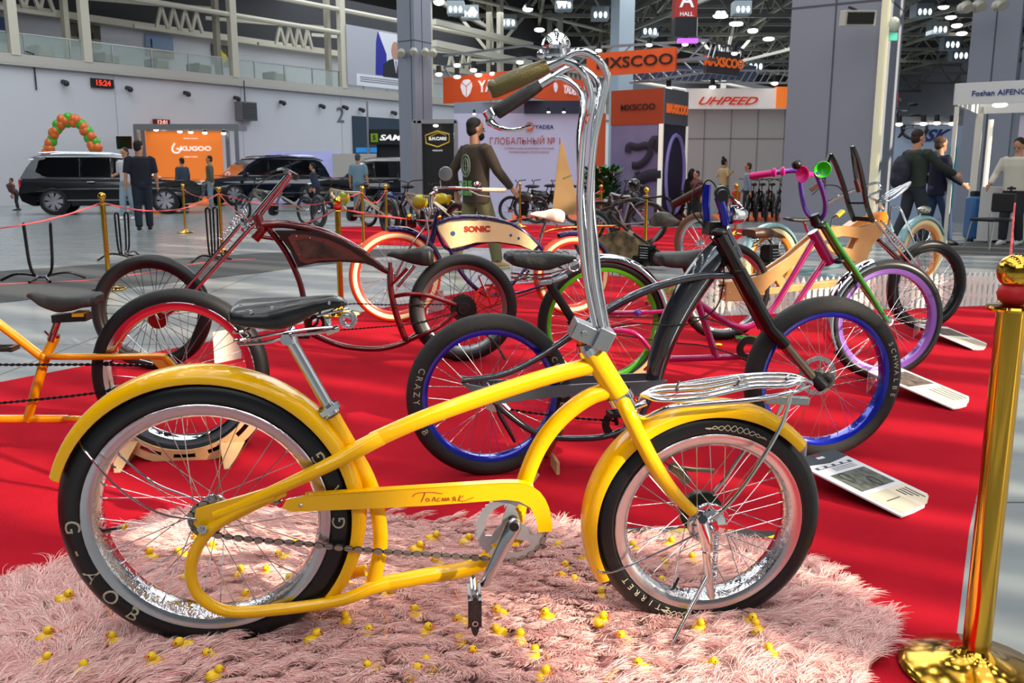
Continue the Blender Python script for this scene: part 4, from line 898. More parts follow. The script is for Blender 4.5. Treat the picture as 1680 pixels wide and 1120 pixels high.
    m.box((0, 0, 0), (.06, .062, .042), DCHROME, X); m.box((.045, 0, .006), (.04, .085, .05), DCHROME, X)
    for sg in (-1, 1): m.tube([X @ Vector((-.004, -.034, 0)), X @ Vector((-.004, -.03, 0))], .008, 8, CHROME)
    m.build('stem', None, b, bevel=.005)
    # tall double handlebar
    m = MB(); rb = .0078
    m.tube(F.P([(990, 548, -.02), (976, 470, -.03), (969, 400, -.05), (967, 330, -.08), (974, 238, -.12), (982, 194, -.14), (990, 158, -.16), (996, 128, -.175), (986, 103, -.19), (965, 87, -.19), (942, 86, -.19), (920, 98, -.19)]), rb, 12, sm=7)
    m.tube(F.P([(979, 545, -.02), (963, 470, -.03), (955, 400, -.05), (951, 330, -.08), (956, 238, -.12), (960, 203, -.14), (966, 180, -.16), (968, 152, -.175), (959, 124, -.19), (942, 106, -.19), (920, 99, -.19)]), rb, 12, sm=7)
    m.tube(F.P([(998, 548, .02), (984, 470, .03), (977, 400, .05), (971, 330, .08), (973, 236, .12), (980, 179, .15), (983, 155, .17), (978, 131, .18), (956, 114, .19), (932, 112, .19), (904, 128, .19)]), rb, 12, sm=7)
    m.tube(F.P([(987, 548, .02), (970, 470, .03), (962, 400, .05), (955, 330, .08), (950, 236, .12), (956, 180, .15), (955, 158, .17), (942, 140, .18), (922, 128, .19), (903, 129, .19)]), rb, 12, sm=7)
    m.tube(F.P([(924, 97, -.19), (885, 114, -.19)]), .0125, 14); m.tube(F.P([(906, 127, .19), (880, 143, .19)]), .0125, 14)
    hb = m.build('handlebar', CHROME, b)
    MB().tube(F.P([(898, 108, -.19), (880, 116, -.19), (850, 128, -.19), (812, 145, -.19), (803, 149, -.19)]), [.0135, .0165, .0195, .0185, .015], 18, sm=3).build('grip', M('glitter_grip', '#5f5731', .3, .75, bump=(500, .5), coat=.4), b, label='near grip in olive glitter')
    MB().tube(F.P([(886, 139, .19), (870, 149, .19), (845, 165, .19), (817, 183, .19), (812, 187, .19)]), [.0135, .0165, .0175, .0175, .014], 18, sm=3).build('grip', M('black_grip', '#08080a', .35, bump=(500, .3)), b)
    m = MB(); m.tube(F.P([(808, 184, .19), (804, 198, .19), (814, 207, .18), (832, 213, .16), (852, 212, .15), (873, 206, .14)]), [.010, .012, .007, .0055, .005, .0045], 10, sm=6, flat=(.6, (0, 1, 0)))
    m.tube(F.P([(800, 180, .19), (806, 190, .19)]), .016, 12); m.build('brake_lever', CHROME, b)
    m = MB(); q = F.p(912, 76, -.19)
    m.lathe([(0, .026), (.010, .0255), (.018, .021), (.026, .012), (.029, .002), (.027, -.002), (.018, -.001)], 26, X=Matrix.Translation(q)); m.lathe([(0, -.02), (.021, -.02), (.023, -.014), (.019, 0)], 24, X=Matrix.Translation(q)); m.sphere(q + Vector((0, 0, .027)), .006, n=10)
    m.tube([q, q + Vector((.004, 0, -.035))], .007, 8); m.sphere(F.p(888, 90, -.2), (.009, .008, .011), n=10); m.tube([F.p(888, 90, -.2), q + Vector((-.01, 0, -.015))], .003, 6)
    m.build('bell', CHROME, b)
    # carrier over the front wheel
    m = MB()
    for k, (ya, yb) in enumerate(((638, 616), (645, 622), (653, 629), (660, 635))):
        d = .075 - k * .05
        m.tube(F.P([(1052, 648, d * .4), (1085, ya - 4 + 0, d), (1150, ya - 8, d), (1230, yb + 0, d), (1290, yb - 2, d), (1318, 624, d * .75), (1331, 629, d * .2)]), .0052, 10, sm=6)
    m.tube(F.P([(1040, 662, .03), (1046, 680, -.03), (1060, 684, -.05), (1100, 668, -.08), (1160, 662, -.085), (1240, 655, -.085), (1300, 643, -.08), (1331, 630, 0)]), .0058, 10, sm=6)
    m.tube(F.P([(1046, 655, 0), (1060, 650, .05), (1100, 634, .09), (1200, 618, .09), (1290, 614, .08), (1331, 628, 0)]), .0055, 10, sm=6)
    for x in (1110, 1210, 1290): m.tube([F.p(x, 640 - (x - 1110) * .1, -.085), F.p(x + 4, 626 - (x - 1110) * .06, .085)], .004, 8)
    m.tube(F.P([(1032, 652, -.02), (1040, 668, -.02), (1060, 660, -.02)]), .009, 10); m.tube(F.P([(1040, 668, 0), (1046, 682, -.01)]), .006, 8)
    rk = m.build('front_carrier', CHROME, b)
    MB().box((0, 0, 0), (.115, .02, .022), None, Matrix.Translation(F.p(1291, 656, .05)) @ RY(4)).build('peg_bar', DCHROME, rk, bevel=.004)  # silver bar taken for a pedal peg, hung on the carrier
    for d, pts in ((-.07, [(1298, 640), (1293, 665), (1280, 700), (1258, 740), (1225, 790), (1190, 832), (1163, 852)]), (.07, [(1290, 640), (1275, 680), (1225, 735), (1190, 785), (1165, 815), (1158, 835)])):
        MB().tube(F.P(pts, d), .0055, 10, sm=6).build('carrier_stay', CHROME, b)
    # kickstand at the front axle, leg out towards the viewer
    m = MB(); y = -.085
    m.tube(F.P([(1153, 852, -.06), (1153, 852, -.1)]), .012, 6); m.tube(F.P([(1150, 850, y), (1158, 880, y), (1162, 905, y)]), [.013, .016, .012], 12, flat=(.6, (0, 1, 0)))
    m.tube(F.P([(1158, 905, y), (1163, 940, y), (1166, 975, y), (1168, 982, y)]), [.009, .011, .010, .006], 12)
    coil(m, F.p(1176, 872, y), F.p(1170, 968, y), .0055, .0014, 26)
    g0 = F.p(1160, 945, -.1); tip = G(1090, 1082); A = Vector(F.mat().inverted() @ Vector(tip)); A.z += .004
    m.tube([g0, g0.lerp(A, .35), A], [.006, .0055, .005], 10); m.tube([g0.lerp(A, .96), A], .007, 10)
    m.build('kickstand', CHROME, b)
    m = MB().tube(F.P([(1128, 790, .05), (1112, 770, .055), (1100, 765, .055)]), .014, 10); m.tube(F.P([(1100, 765, .055), (1135, 770, .055), (1172, 772, .04)]), .006, 8)
    m.build('brake_arm', M('aged_chrome', '#8f8672', .3, 1), b)
    MB().tube(F.P([(975, 555, .05), (985, 560, .05), (1003, 610, .04), (1030, 690, .05), (1070, 740, .05), (1100, 765, .05)]), .0022, 6, sm=6).build('brake_cable', CABLE, b)
    MB().tube(F.P([(1000, 950, .03), (1010, 940, -.02)]), .001, 4)
    return F, b
FY, BY = yellow_bike()
# ------------------------------------------------------------------ the other custom bikes on the carpet
PLY = M('birch_plywood', '#d9b183', 0.6, var=(9, '#c89a68'))
PLYE = M('plywood_slot', '#1d1712', 0.7)
def at_dir(px, ang): 
    return Frame(G(*px), (math.cos(math.radians(ang)), math.sin(math.radians(ang)), 0))
def frame_mesh(b, F, runs, mat, name='frame', n=12):
    """runs: (points, radius or radii, lateral offset or tuple of offsets, smoothing)"""
    m = MB()
    for q in runs:
        pts, r, d = q[0], q[1], (q[2] if len(q) > 2 else 0); sm = q[3] if len(q) > 3 else 6
        for dd in (d if isinstance(d, tuple) else (d,)): m.tube(F.P(pts, dd), r, n, sm=sm)
    return m.build(name, mat, b)
def cradle(F, c, R, a0, a1, feet, label, ds=(-.075, .075), w=.05, slots=4):
    """plywood wheel stand: two slotted curved cheeks joined by rungs, on pointed feet"""
    b = root('wheel_stand', F, label, 'stand', None)
    r0, r1 = R + .002, R + w
    for d in ds:
        N = 24; ol = [(c.x + r0 * math.cos(math.radians(a0 + (a1 - a0) * i / N)), max(.004, c.z + r0 * math.sin(math.radians(a0 + (a1 - a0) * i / N)))) for i in range(N + 1)]
        out = []
        for i in range(N + 1):
            t = math.radians(a1 + (a0 - a1) * i / N); out.append((c.x + r1 * math.cos(t), max(.003, c.z + r1 * math.sin(t))))
        # inner edge keeps clear of the tire: cheeks stand outside the wheel
        ol = [(c.x + (R - .045) * math.cos(math.radians(a0 + (a1 - a0) * i / N)), c.z + (R - .045) * math.sin(math.radians(a0 + (a1 - a0) * i / N))) for i in range(N + 1)]
        holes = []
        for k in range(slots):
            s0 = a0 + (a1 - a0) * (k + .18) / slots; s1 = a0 + (a1 - a0) * (k + .82) / slots; h = []
            rm_ = R - .02
            for i in range(7): t = math.radians(s0 + (s1 - s0) * i / 6); h.append((c.x + (rm_ + .009) * math.cos(t), c.z + (rm_ + .009) * math.sin(t)))
            for i in range(7): t = math.radians(s1 + (s0 - s1) * i / 6); h.append((c.x + (rm_ - .009) * math.cos(t), c.z + (rm_ - .009) * math.sin(t)))
            if min(q[1] for q in h) > .01: holes.append(h)
        m = MB().poly([ol + out] + holes, .012, X=loc(0, d, 0))
        m.build('cheek', PLY, b, smooth=False)
    for fx in feet:
        m = MB(); z = c.z - math.sqrt(max(0.0001, (R - .01) ** 2 - (fx - c.x) ** 2)); z = min(max(z, .05), .3)
        for d in ds:
            sg = -1 if d < 0 else 1
            m.add([(fx - .05, d, z), (fx + .05, d, z), (fx + .012, d + sg * .12, .002), (fx - .012, d + sg * .12, .002), (fx - .05, d + sg * .012, z), (fx + .05, d + sg * .012, z), (fx + .012, d + sg * .132, .002), (fx - .012, d + sg * .132, .002)],
                  [(0, 1, 2, 3), (4, 7, 6, 5), (0, 4, 5, 1), (3, 2, 6, 7), (0, 3, 7, 4), (1, 5, 6, 2)])
        m.box((fx, 0, .03), (.012, abs(ds[0]) * 2, .05))
        m.build('foot', PLY, b, smooth=False)
    return b

# ---- gold chopper cut by the left edge
def gold_bike():
    F = at_dir((300, 748), 6); GOLDP = M('gold_candy', '#d98a05', .2, .35, 1.0)
    b = root('chopper_bicycle', F, 'metallic gold chopper bicycle at the left edge, rear wheel held in a plywood stand', 'bicycle')
    c = F.p(298, 610); c.z = .352
    w_ = wheel(b, c, .352, .072, RUBBER, CHROME, rimh=.03, rimw=.066, name='rear_wheel', sr=.0013)
    m = MB(); D = .07
    m.tube(F.P([(91, 552), (75, 583), (45, 690)]), .019, 14)
    m.tube(F.P([(-60, 490), (0, 532), (72, 588)]), .018, 14)
    m.tube(F.P([(-120, 688), (0, 687), (112, 687)]), .017, 14)
    for d in (-D, D):
        m.tube(F.P([(75, 584, 0), (100, 585, d * .8), (180, 585, d), (262, 584, d), (272, 588, d), (296, 612, d)]), .013, 12, sm=5)
        m.tube(F.P([(105, 687, 0), (120, 687, d * .7), (150, 686, d), (180, 668, d), (215, 650, d), (290, 615, d)]), .014, 12, sm=5)
        q = F.P([(245, 588), (272, 588), (300, 612), (290, 622), (275, 618)], d); m.poly([[(v.x, v.z) for v in q]], .008, X=loc(0, d, 0))
    m.sphere(F.p(74, 585), .024)
    m.build('frame', GOLDP, b)
    m = MB(); m.tube(F.P([(94, 528), (84, 556)]), .0135, 14); m.tube(F.P([(90, 548), (86, 559)]), .021, 14); m.tube(F.P([(73, 543), (80, 550)]), .004, 8)
    m.build('seat_post', M('reddish_chrome', '#cc8888', .1, 1.0), b)
    s = loft_seat(b, F, [(47, 481, 488, .02), (56, 478, 494, .028), (68, 480, 504, .034), (84, 482, 511, .04), (104, 483, 515, .06), (125, 482, 511, .08), (145, 480, 505, .09), (158, 480, 503, .088), (163, 484, 498, .06)], M('matte_saddle', '#2a2a2c', .55), name='saddle')
    m = MB().box((0, 0, 0), (.13, .07, .03), BLACK, Matrix.Translation(F.p(118, 520)) @ RY(-2)); m.box((0, 0, 0), (.045, .072, .016), M('yellow_label', '#e2a80c', .4), Matrix.Translation(F.p(133, 514)))
    m.build('seat_bag', None, s)
    m = MB(); chain_run(m, F.P([(-100, 596), (0, 598), (90, 598), (160, 598), (290, 600)], -.045), hh=.005); chain_run(m, F.P([(-100, 668), (0, 661), (160, 644), (292, 622)], -.045), hh=.005)
    m.build('chain', M('black_chain', '#2a2a30', .4, .8), b, smooth=False)
    m = MB(); q = F.p(296, 611, -.045); m.lathe([(.012, -.003), (.035, -.003), (.035, .003), (.012, .003)], 20, X=Matrix.Translation(q), axis='y', closedprof=True); m.build('sprocket', DCHROME, b)
    pedal(b, F.p(8, 571, -.12), BLACK, .85)
    cradle(F, c, .352, 212, 330, (c.x - .22, c.x + .2), 'slotted plywood stand under the gold chopper rear wheel', ds=(-.062, .062), w=.018, slots=5)
gold_bike()

# ---- dark red chopper
def red_bike():
    F = Frame.px((250, 605), (760, 592)); DR = M('oxblood_candy', '#5a0a10', .16, .3, 1.0)
    b = root('chopper_bicycle', F, 'dark red chopper bicycle with a very long chrome fork and a leather-sided tank', 'bicycle')
    fc, rc = F.p(250, 512), F.p(760, 505)
    w1 = wheel(b, fc, fc.z, .078, RUBBERS, M('dark_rim', '#3a3534', .35, .8), rimh=.018, spoke=M('dark_spoke', '#3b3c40', .4, .9), name='front_wheel', hubr=.02, sr=.0016)
    w2 = wheel(b, rc, rc.z, .082, RUBBER, M('grey_rim', '#8b8c90', .3, .9), rimh=.028, spoke=M('dark_spoke'), name='rear_wheel', hubr=.06, hub=BLACK, sr=.0016)
    frame_mesh(b, F, [
        ([(425, 369), (470, 368), (530, 381), (585, 408), (622, 437), (642, 447)], [.028, .024, .024, .024, .022, .02]),
        ([(440, 374), (468, 412), (490, 458), (500, 500), (506, 540), (530, 556), (570, 569), (620, 572), (660, 563), (690, 545)], .018),
        ([(640, 440), (641, 475), (650, 515), (662, 548), (668, 560)], .02),
        ([(421, 352), (430, 378), (418, 392)], .03, 0, 1),
        ([(425, 388), (468, 392), (520, 380)], .012),
        ([(645, 486, 0), (672, 482, .045), (700, 484, .055), (748, 500, .055)], .013), ([(645, 486, 0), (672, 482, -.045), (700, 484, -.055), (748, 500, -.055)], .013),
        ([(668, 560, 0), (690, 550, .05), (720, 536, .055), (750, 512, .055)], .013), ([(668, 560, 0), (690, 550, -.05), (720, 536, -.055), (750, 512, -.055)], .013),
        ([(640, 430, -.02), (640, 470, -.02), (668, 440, -.02)], .014, 0, 1)], DR)
    # tank with riveted leather
    out = [(452, 377), (490, 377), (530, 381), (575, 400), (612, 424), (642, 447), (600, 431), (560, 428), (520, 430), (490, 437), (478, 410)]
    inn = [(474, 388), (482, 383), (505, 384), (540, 392), (575, 409), (600, 426), (560, 424), (525, 426), (506, 431), (494, 427)]
    mid = [(487, 393), (505, 389), (535, 398), (562, 411), (582, 422), (545, 421), (520, 422), (500, 424)]
    t = None
    for nm, ol, th, mt in (('tank', out, .10, M('brown_black', '#251414', .35, coat=.4)), ('leather_panel', inn, .112, M('oxblood_leather', '#6b3530', .45)), ('leather_panel', mid, .116, M('smoked_leather', '#2c1f1c', .6, var=(14, '#553a31')))):
        q = F.P(ol); o = MB().poly([[(v.x, v.z) for v in q]], th).build(nm, mt, b if t is None else t, smooth=False, bevel=.003)
        if t is None: t = o
    m = MB()
    for (x, y) in [(486, 388), (508, 390), (530, 395), (551, 402), (572, 411), (481, 398), (490, 418), (494, 419), (507, 424), (528, 420), (548, 420), (570, 421), (590, 424)]: m.sphere(F.p(x, y, -.058), .005, n=8)
    m.build('rivets', CHROME, t)
    m = MB()
    for d in (-.07, .07):
        m.tube(F.P([(412, 372, d), (290, 510, d)]), .0125, 12); m.tube(F.P([(395, 368, d), (272, 512, d)]), .0105, 12)
        m.tube(F.P([(300, 500, d), (262, 524, d), (255, 514, d)]), .009, 8)
    for a_, c_ in (((452, 348), (330, 482)),): pass
    m.tube([F.p(398, 377, -.075), F.p(425, 362, .075)], .012, 10); m.tube([F.p(372, 396, -.075), F.p(378, 396, .075)], .01, 10)
    fk = m.build('fork', CHROME, b)
    m = MB()
    for d in (-.035, .035): coil(m, F.p(403, 342, d), F.p(362, 392, d), .016, .0034, 11)
    m.build('fork_springs', CHROME, fk)
    m = MB(); m.tube(F.P([(402, 370), (440, 325), (474, 285)]), .0125, 12); m.tube(F.P([(412, 374, .05), (445, 330, .05), (478, 288, .05)]), .0125, 12)
    m.tube([F.p(470, 279, -.14), F.p(476, 283, .16)], .013, 12); m.tube(F.P([(455, 278, .1), (470, 276, .02), (488, 286, -.05)]), .006, 8)
    hb = m.build('handlebar', CHROME, b)
    m = MB(); m.tube([F.p(486, 292, -.12), F.p(484, 290, -.24)], .017, 12); m.build('grip', BLACK, hb)
    m = MB(); m.tube([F.p(470, 279, .16), F.p(468, 280, .28)], .016, 12); m.build('grip', BLACK, hb)
    MB().tube(F.P([(470, 284), (445, 290), (420, 308), (404, 340), (401, 360), (410, 374), (440, 372)]), .0035, 6, sm=6).build('cable', M('grey_cable', '#4a4a48', .4), b)
    m = MB(); m.lathe([(0, -.055), (.05, -.055), (.055, -.05), (.055, -.02), (.04, -.01), (0, -.01)], 24, X=Matrix.Translation(F.p(262, 522)), axis='y'); m.build('brake_drum', M('red_drum', '#7a1714', .25, .5, .5), b)
    loft_seat(b, F, [(635, 415, 421, .018), (645, 411, 424, .025), (660, 411, 430, .035), (676, 408, 436, .06), (692, 404, 440, .085), (704, 404, 440, .09), (711, 409, 434, .06)], LEATHER)
    MB().tube(F.P([(680, 436), (652, 470)]), .012, 10).build('seat_post', CHROME, b)
    m = MB(); q = F.p(520, 530, -.05); m.lathe([(.03, -.003), (.055, -.003), (.055, .003), (.03, .003)], 26, X=Matrix.Translation(q), axis='y', closedprof=True); m.tube([q, F.p(497, 552, -.06)], .009, 8); m.tube([q, F.p(528, 500, .06)], .009, 8)
    m.build('crank', M('dark_crank', '#352526', .3, .8), b); pedal(b, F.p(497, 552, -.1), BLACK, .8); 
    m = MB(); chain_run(m, F.P([(530, 517), (570, 499), (640, 500), (745, 499)], -.05), hh=.004); chain_run(m, F.P([(530, 543), (600, 538), (680, 530), (750, 512)], -.05), hh=.004); m.build('chain', BLACK, b, smooth=False)
    m = MB().tube([F.p(790, 540, -.03), F.p(815, 566, -.08), F.p(829, 590, -.12)], .008, 8); m.build('kickstand', BLACK, b)
red_bike()

# ---- cream tank cruiser with whitewall tyres
def tank_bike():
    F = Frame.px((649, 528), (938, 515)); NV = M('navy_flake', '#150f3d', .14, .3, 1.0, var=(60, '#241a5a'))
    b = root('cruiser_bicycle', F, 'navy cruiser bicycle with a cream lettered tank and red whitewall tires', 'bicycle')
    fc, rc = F.p(649, 453), F.p(938, 450)
    RED = M('coral_tire', '#d4492a', .45); WW = M('whitewall', '#f4dcae', .55); RR = M('red_rim', '#d33a22', .25, .2, .6)
    for c, nm in ((fc, 'front_wheel'), (rc, 'rear_wheel')):
        R = c.z; wheel(b, c, R, .072, RED, RR, rimh=.024, wall=(WW, R - .060, R - .028), name=nm, ns=36, sr=.0018)
    fender(b, fc, fc.z + .03, 20, 98, .085, NV, name='front_fender'); fender(b, rc, rc.z + .03, 15, 110, .085, NV, name='rear_fender')
    frame_mesh(b, F, [
        ([(712, 368), (745, 358), (800, 358), (850, 374), (886, 405), (905, 428), (936, 450)], [.02, .02, .02, .02, .018, .012, .01]),
        ([(712, 372), (738, 410), (800, 396), (850, 401), (880, 411)], .014),
        ([(738, 408), (752, 440), (775, 468), (800, 486)], .018), ([(720, 345), (708, 398)], .024, 0, 1),
        ([(884, 400), (862, 440), (835, 470), (805, 486)], .016),
        ([(805, 486, -.04), (850, 480, -.05), (900, 465, -.05), (936, 452, -.05)], .011), ([(805, 486, .04), (850, 480, .05), (900, 465, .05), (936, 452, .05)], .011)], NV)
    q = F.P([(716, 372), (732, 365), (760, 362), (800, 362), (835, 369), (862, 383), (880, 402), (872, 410), (850, 401), (815, 396), (780, 397), (738, 407)])
    t = MB().poly([[(v.x, v.z) for v in q]], .07).build('tank', M('cream_paint', '#f3dfa6', .3, coat=.6), b, smooth=False, bevel=.006)
    m = MB(); X = Matrix.Translation(F.p(783, 376, -.0375)) @ RY(-F.p(0, 0).x * 0)
    m.text('SONIC', .062, .002, None, X, bold=.003, sx=1.15); m.build('lettering', M('red_print', '#b3261c', .5), t, smooth=False)
    m = MB()     # small painted marks on the tank
    for (x, y, r) in ((743, 383, .02), (838, 386, .012), (851, 391, .012)):
        m.lathe([(0, 0), (r, 0)], 14, X=Matrix.Translation(F.p(x, y, -.0365)), axis='y')
    m.build('painted_badge', M('badge_blue', '#2d5f8c', .5), t, smooth=False)
    m = MB()
    for d in (-.05, .05):
        m.tube(F.P([(706, 347, d), (697, 372, d), (675, 402, d), (649, 453, d)]), .0085, 10, sm=5); m.tube(F.P([(700, 402, d), (703, 380, d), (697, 345, d)]), .009, 10)
    m.tube([F.p(700, 350, -.06), F.p(700, 350, .06)], .014, 10); coil(m, F.p(695, 345, 0), F.p(722, 345, 0), .02, .004, 6)
    m.build('fork', CHROME, b)
    m = MB(); m.tube(F.P([(709, 352), (707, 322), (718, 312)]), .013, 12, sm=4)
    m.tube(F.P([(712, 315, .2), (716, 308, .1), (712, 310, 0), (722, 308, -.1), (755, 308, -.2), (795, 311, -.22)]), .0095, 10, sm=6)
    hb = m.build('handlebar', CHROME, b)
    MB().tube(F.P([(790, 311, -.22), (829, 312, -.22)]), .016, 12).build('grip', M('cream_grip', '#dccfae', .6), hb)
    m = MB(); m.tube(F.P([(770, 312, -.22), (785, 320, -.22), (803, 323, -.22)]), .004, 8); m.build('brake_lever', CHROME, hb)
    m = MB(); m.lathe([(0, .02), (.02, .015), (.028, 0), (.02, -.012), (0, -.012)], 18, X=Matrix.Translation(F.p(783, 302, -.22))); m.build('bell', CHROME, hb)
    m = MB(); m.tube(F.P([(724, 310, -.1), (722, 296, -.1)]), .004, 8); m.lathe([(0, -.008), (.052, -.006), (.055, 0), (.052, .006), (0, .008)], 28, X=Matrix.Translation(F.p(731, 285, -.1)), axis='y'); m.build('mirror', DCHROME, hb)
    for (x, y, r, mt, nm) in ((678, 363, .055, GLOSSB, 'headlight'), (672, 356, .026, GOLDM, 'turn_signal'), (722, 357, .02, GOLDM, 'turn_signal')):
        MB().lathe([(0, -r * 1.1), (r * .6, -r), (r * .95, -r * .4), (r, .0), (r * .97, r * .3), (0, r * .4)], 20, X=Matrix.Translation(F.p(x, y, -.03 if r > .03 else -.09)) @ RZ(-90) , axis='y').build(nm, mt, b)
    loft_seat(b, F, [(870, 350, 353, .02), (880, 347, 357, .03), (893, 346, 361, .045), (905, 343, 367, .09), (916, 343, 369, .105), (923, 347, 362, .06)], M('white_leather', '#e6dccb', .5))
    m = MB(); m.tube(F.P([(897, 362), (890, 378), (884, 400)]), .013, 10); coil(m, F.p(913, 378, -.05), F.p(913, 366, -.05), .016, .004, 2.5); m.build('seat_post', CHROME, b)
    m = MB()
    for d in (-.07, .07, -.02, .03): m.tube(F.P([(893, 381, d), (910, 376, d), (960, 372, d), (1008, 371, d)]), .009, 8, sm=4)
    m.tube([F.p(1008, 371, -.07), F.p(1014, 373, 0), F.p(1008, 371, .07)], .009, 8, sm=5); m.tube(F.P([(985, 377, -.07), (968, 400, -.06), (938, 450, -.05)]), .005, 6)
    m.build('rear_carrier', GOLDM, b)
    m = MB(); q = F.p(800, 486, -.05)
    m.poly([[(.1 * math.cos(t), .1 * math.sin(t)) for t in [2 * math.pi * k / 40 for k in range(40)]], [(.08 * math.cos(t), .08 * math.sin(t)) for t in [2 * math.pi * k / 30 for k in range(30)]]], .005, X=Matrix.Translation(q))
    for k in range(5): t = k * 1.2566; m.bar(q, q + Vector((.085 * math.cos(t), 0, .085 * math.sin(t))), .004, .014)
    m.build('chainring', M('red_ring', '#c1271c', .3, .3), b); m = MB().tube([q, F.p(786, 452, -.07)], .012, 8); m.build('crank', CHROME, b)
    m = MB(); chain_run(m, F.P([(802, 468), (870, 456), (936, 440)], -.05), .02, hh=.005); chain_run(m, F.P([(802, 505), (870, 480), (938, 461)], -.05), .02, hh=.005); m.build('chain', CHAINM, b, smooth=False)
tank_bike()

# ---- charcoal long bike with blue rims
def blue_rim_bike():
    F = Frame.px((803, 778), (1350, 750)); GR = M('charcoal_metallic', '#3a4048', .14, .55, 1.0); BLU = M('blue_anodised', '#0b1fae', .2, .45, .8)
    b = root('chopper_bicycle', F, 'charcoal custom bicycle with blue rims, black double-crown fork and quilted black saddle', 'bicycle')
    rc, fc = F.p(803, 648), F.p(1350, 620)
    TR = M('ribbed_tire', '#1d1e1f', .5, bump=(420, .9))
    w1 = wheel(b, rc, rc.z, .074, TR, BLU, rimh=.02, name='rear_wheel', ns=36, sr=.0011); w2 = wheel(b, fc, fc.z, .078, TR, BLU, rimh=.02, name='front_wheel', ns=36, sr=.0011, hubr=.024, hub=BLACK, disc=(.082, 1))
    tire_text(w1, 'CRAZY BOB', rc.z, .074, 157, 6.2, .034, TXTW, flip=True); tire_text(w1, 'SCHWALBE', rc.z, .074, 36, -6.2, .03, TXTW)
    tire_text(w2, 'SCHWALBE', fc.z, .078, 28, -6.0, .03, TXTW)
    top = [(1206, 452), (1150, 453), (1090, 466), (1040, 485), (1000, 506), (960, 533), (915, 566), (870, 594), (820, 615), (757, 624)]
    frame_mesh(b, F, [
        ([(1195, 398), (1160, 437), (1125, 487), (1098, 540), (1080, 590), (1072, 630)], [.05, .056, .055, .048, .04, .032]),
        (top, [.013, .014, .015, .017, .018, .016, .013, .012, .012, .011], (-.06, .06)),
        ([(803, 650), (830, 676), (868, 704), (900, 716), (950, 719), (1000, 714), (1045, 690), (1072, 640)], .0125, (-.06, .06)),
        ([(1183, 378), (1206, 424)], .034, 0, 1)], GR, n=16)
    m = MB(); q = F.P([(752, 621), (800, 630), (870, 628), (950, 623), (1086, 617), (1050, 643), (960, 640), (860, 648), (810, 655), (790, 648)])
    for d in (-.068, .068): m.poly([[(v.x, v.z) for v in q]], .012, X=loc(0, d, 0))
    m.build('swing_arm', M('grey_satin', '#59626b', .35, .4), b, smooth=False, bevel=.002)
    MB().tube(F.P([(899, 462), (943, 530)]), .0165, 16).tube(F.P([(938, 522), (946, 536)]), .024, 14).build('seat_post', BLACK, b)
    m = MB().bar(F.p(884, 464, -.03), F.p(905, 462, -.03), .02, .022); m.bar(F.p(905, 462, -.03), F.p(931, 452, -.035), .02, .016); m.build('seat_clamp', M('pale_alloy', '#b7c6cf', .25, .8), b, bevel=.005)
    s = loft_seat(b, F, [(829, 416, 428, .05), (838, 412, 437, .085), (856, 411, 442, .095), (880, 411, 447, .09), (900, 413, 445, .07), (920, 416, 437, .045), (936, 418, 431, .035), (944, 421, 426, .02)], M('quilted', '#1b1c1d', .5, bump=(90, .6)))
    m = MB()
    for k in range(7):
        x = 846 + k * 13; m.tube(F.P([(x, 411.5, -.02), (x + 10, 412.5 + k * .5, -.055)]), .0016, 5)
        m.tube(F.P([(x + 6, 411.5, -.02), (x - 4, 412.5 + k * .3, -.055)]), .0016, 5)
    m.build('stitching', BLACK, s)
    m = MB()
    for sg in (-1, 1):
        coil(m, F.p(862, 462, sg * .05), F.p(860, 445, sg * .05), .018, .003, 3); m.tube(F.P([(838, 455, sg * .05), (870, 458, sg * .04), (905, 455, sg * .03), (935, 440, sg * .02)]), .0045, 8, sm=5)
        m.tube(F.P([(838, 448, sg * .05), (870, 451, sg * .04), (905, 449, sg * .03)]), .0035, 8, sm=5)
    for dx in (0, 1):
        q = F.p(942, 436, -.03 + .06 * dx); m.tube([q + Vector((.021 * math.cos(t), 0, .021 * math.sin(t))) for t in [k * .4 for k in range(17)]], .003, 6)
    m.build('saddle_springs', CHROME, s)
    # fork
    FK = M('fork_black', '#141413', .22, .4, .6); ST = M('stanchion', '#8d8370', .25, .9)
    fk = None
    for d, dx in ((-.066, 0), (.066, -4)):
        m = MB(); m.tube(F.P([(1180 + dx, 386, d), (1213 + dx, 447, d)]), .026, 16); m.tube(F.P([(1211 + dx, 443, d), (1235 + dx, 488, d), (1240 + dx, 497, d), (1262 + dx, 538, d), (1288 + dx, 566, d)]), [.029, .031, .028, .027, .025], 16, FK)
        o = m.build('fork_leg', FK, b if fk is None else b)
        MB().tube(F.P([(1283 + dx, 560, d), (1340, 627, d)]), .0185, 14).tube(F.P([(1334, 618, d), (1350, 634, d)]), .026, 12, BLACK).build('fork_slider', ST, o)
        fk = o
    m = MB(); q = F.p(1181, 381, -.066)
    for (x, y) in ((1180, 381), (1211, 445)): m.tube([F.p(x, y, -.075), F.p(x, y, .075)], .019, 10); m.sphere(F.p(x, y, -.066), (.034, .03, .018)); m.sphere(F.p(x, y, .066), (.034, .03, .018))
    m.box((0, 0, 0), (.07, .08, .05), None, Matrix.Translation(F.p(1172, 374))); m.build('fork_crown', BLACK, b)
    m = MB(); m.tube(F.P([(1190, 369, -.05), (1186, 345, -.05), (1178, 322, -.05)]), .0165, 14); m.tube(F.P([(1160, 362, .05), (1158, 335, .05), (1160, 303, .05)]), .0165, 14)
    hb = m.build('handlebar_riser', BLU, b)
    MB().tube(F.P([(1162, 308, .05), (1150, 312, .12), (1140, 317, .2)]), .011, 10).tube(F.P([(1178, 322, -.05), (1184, 318, -.1)]), .012, 10).build('handlebar', BLACK, b)
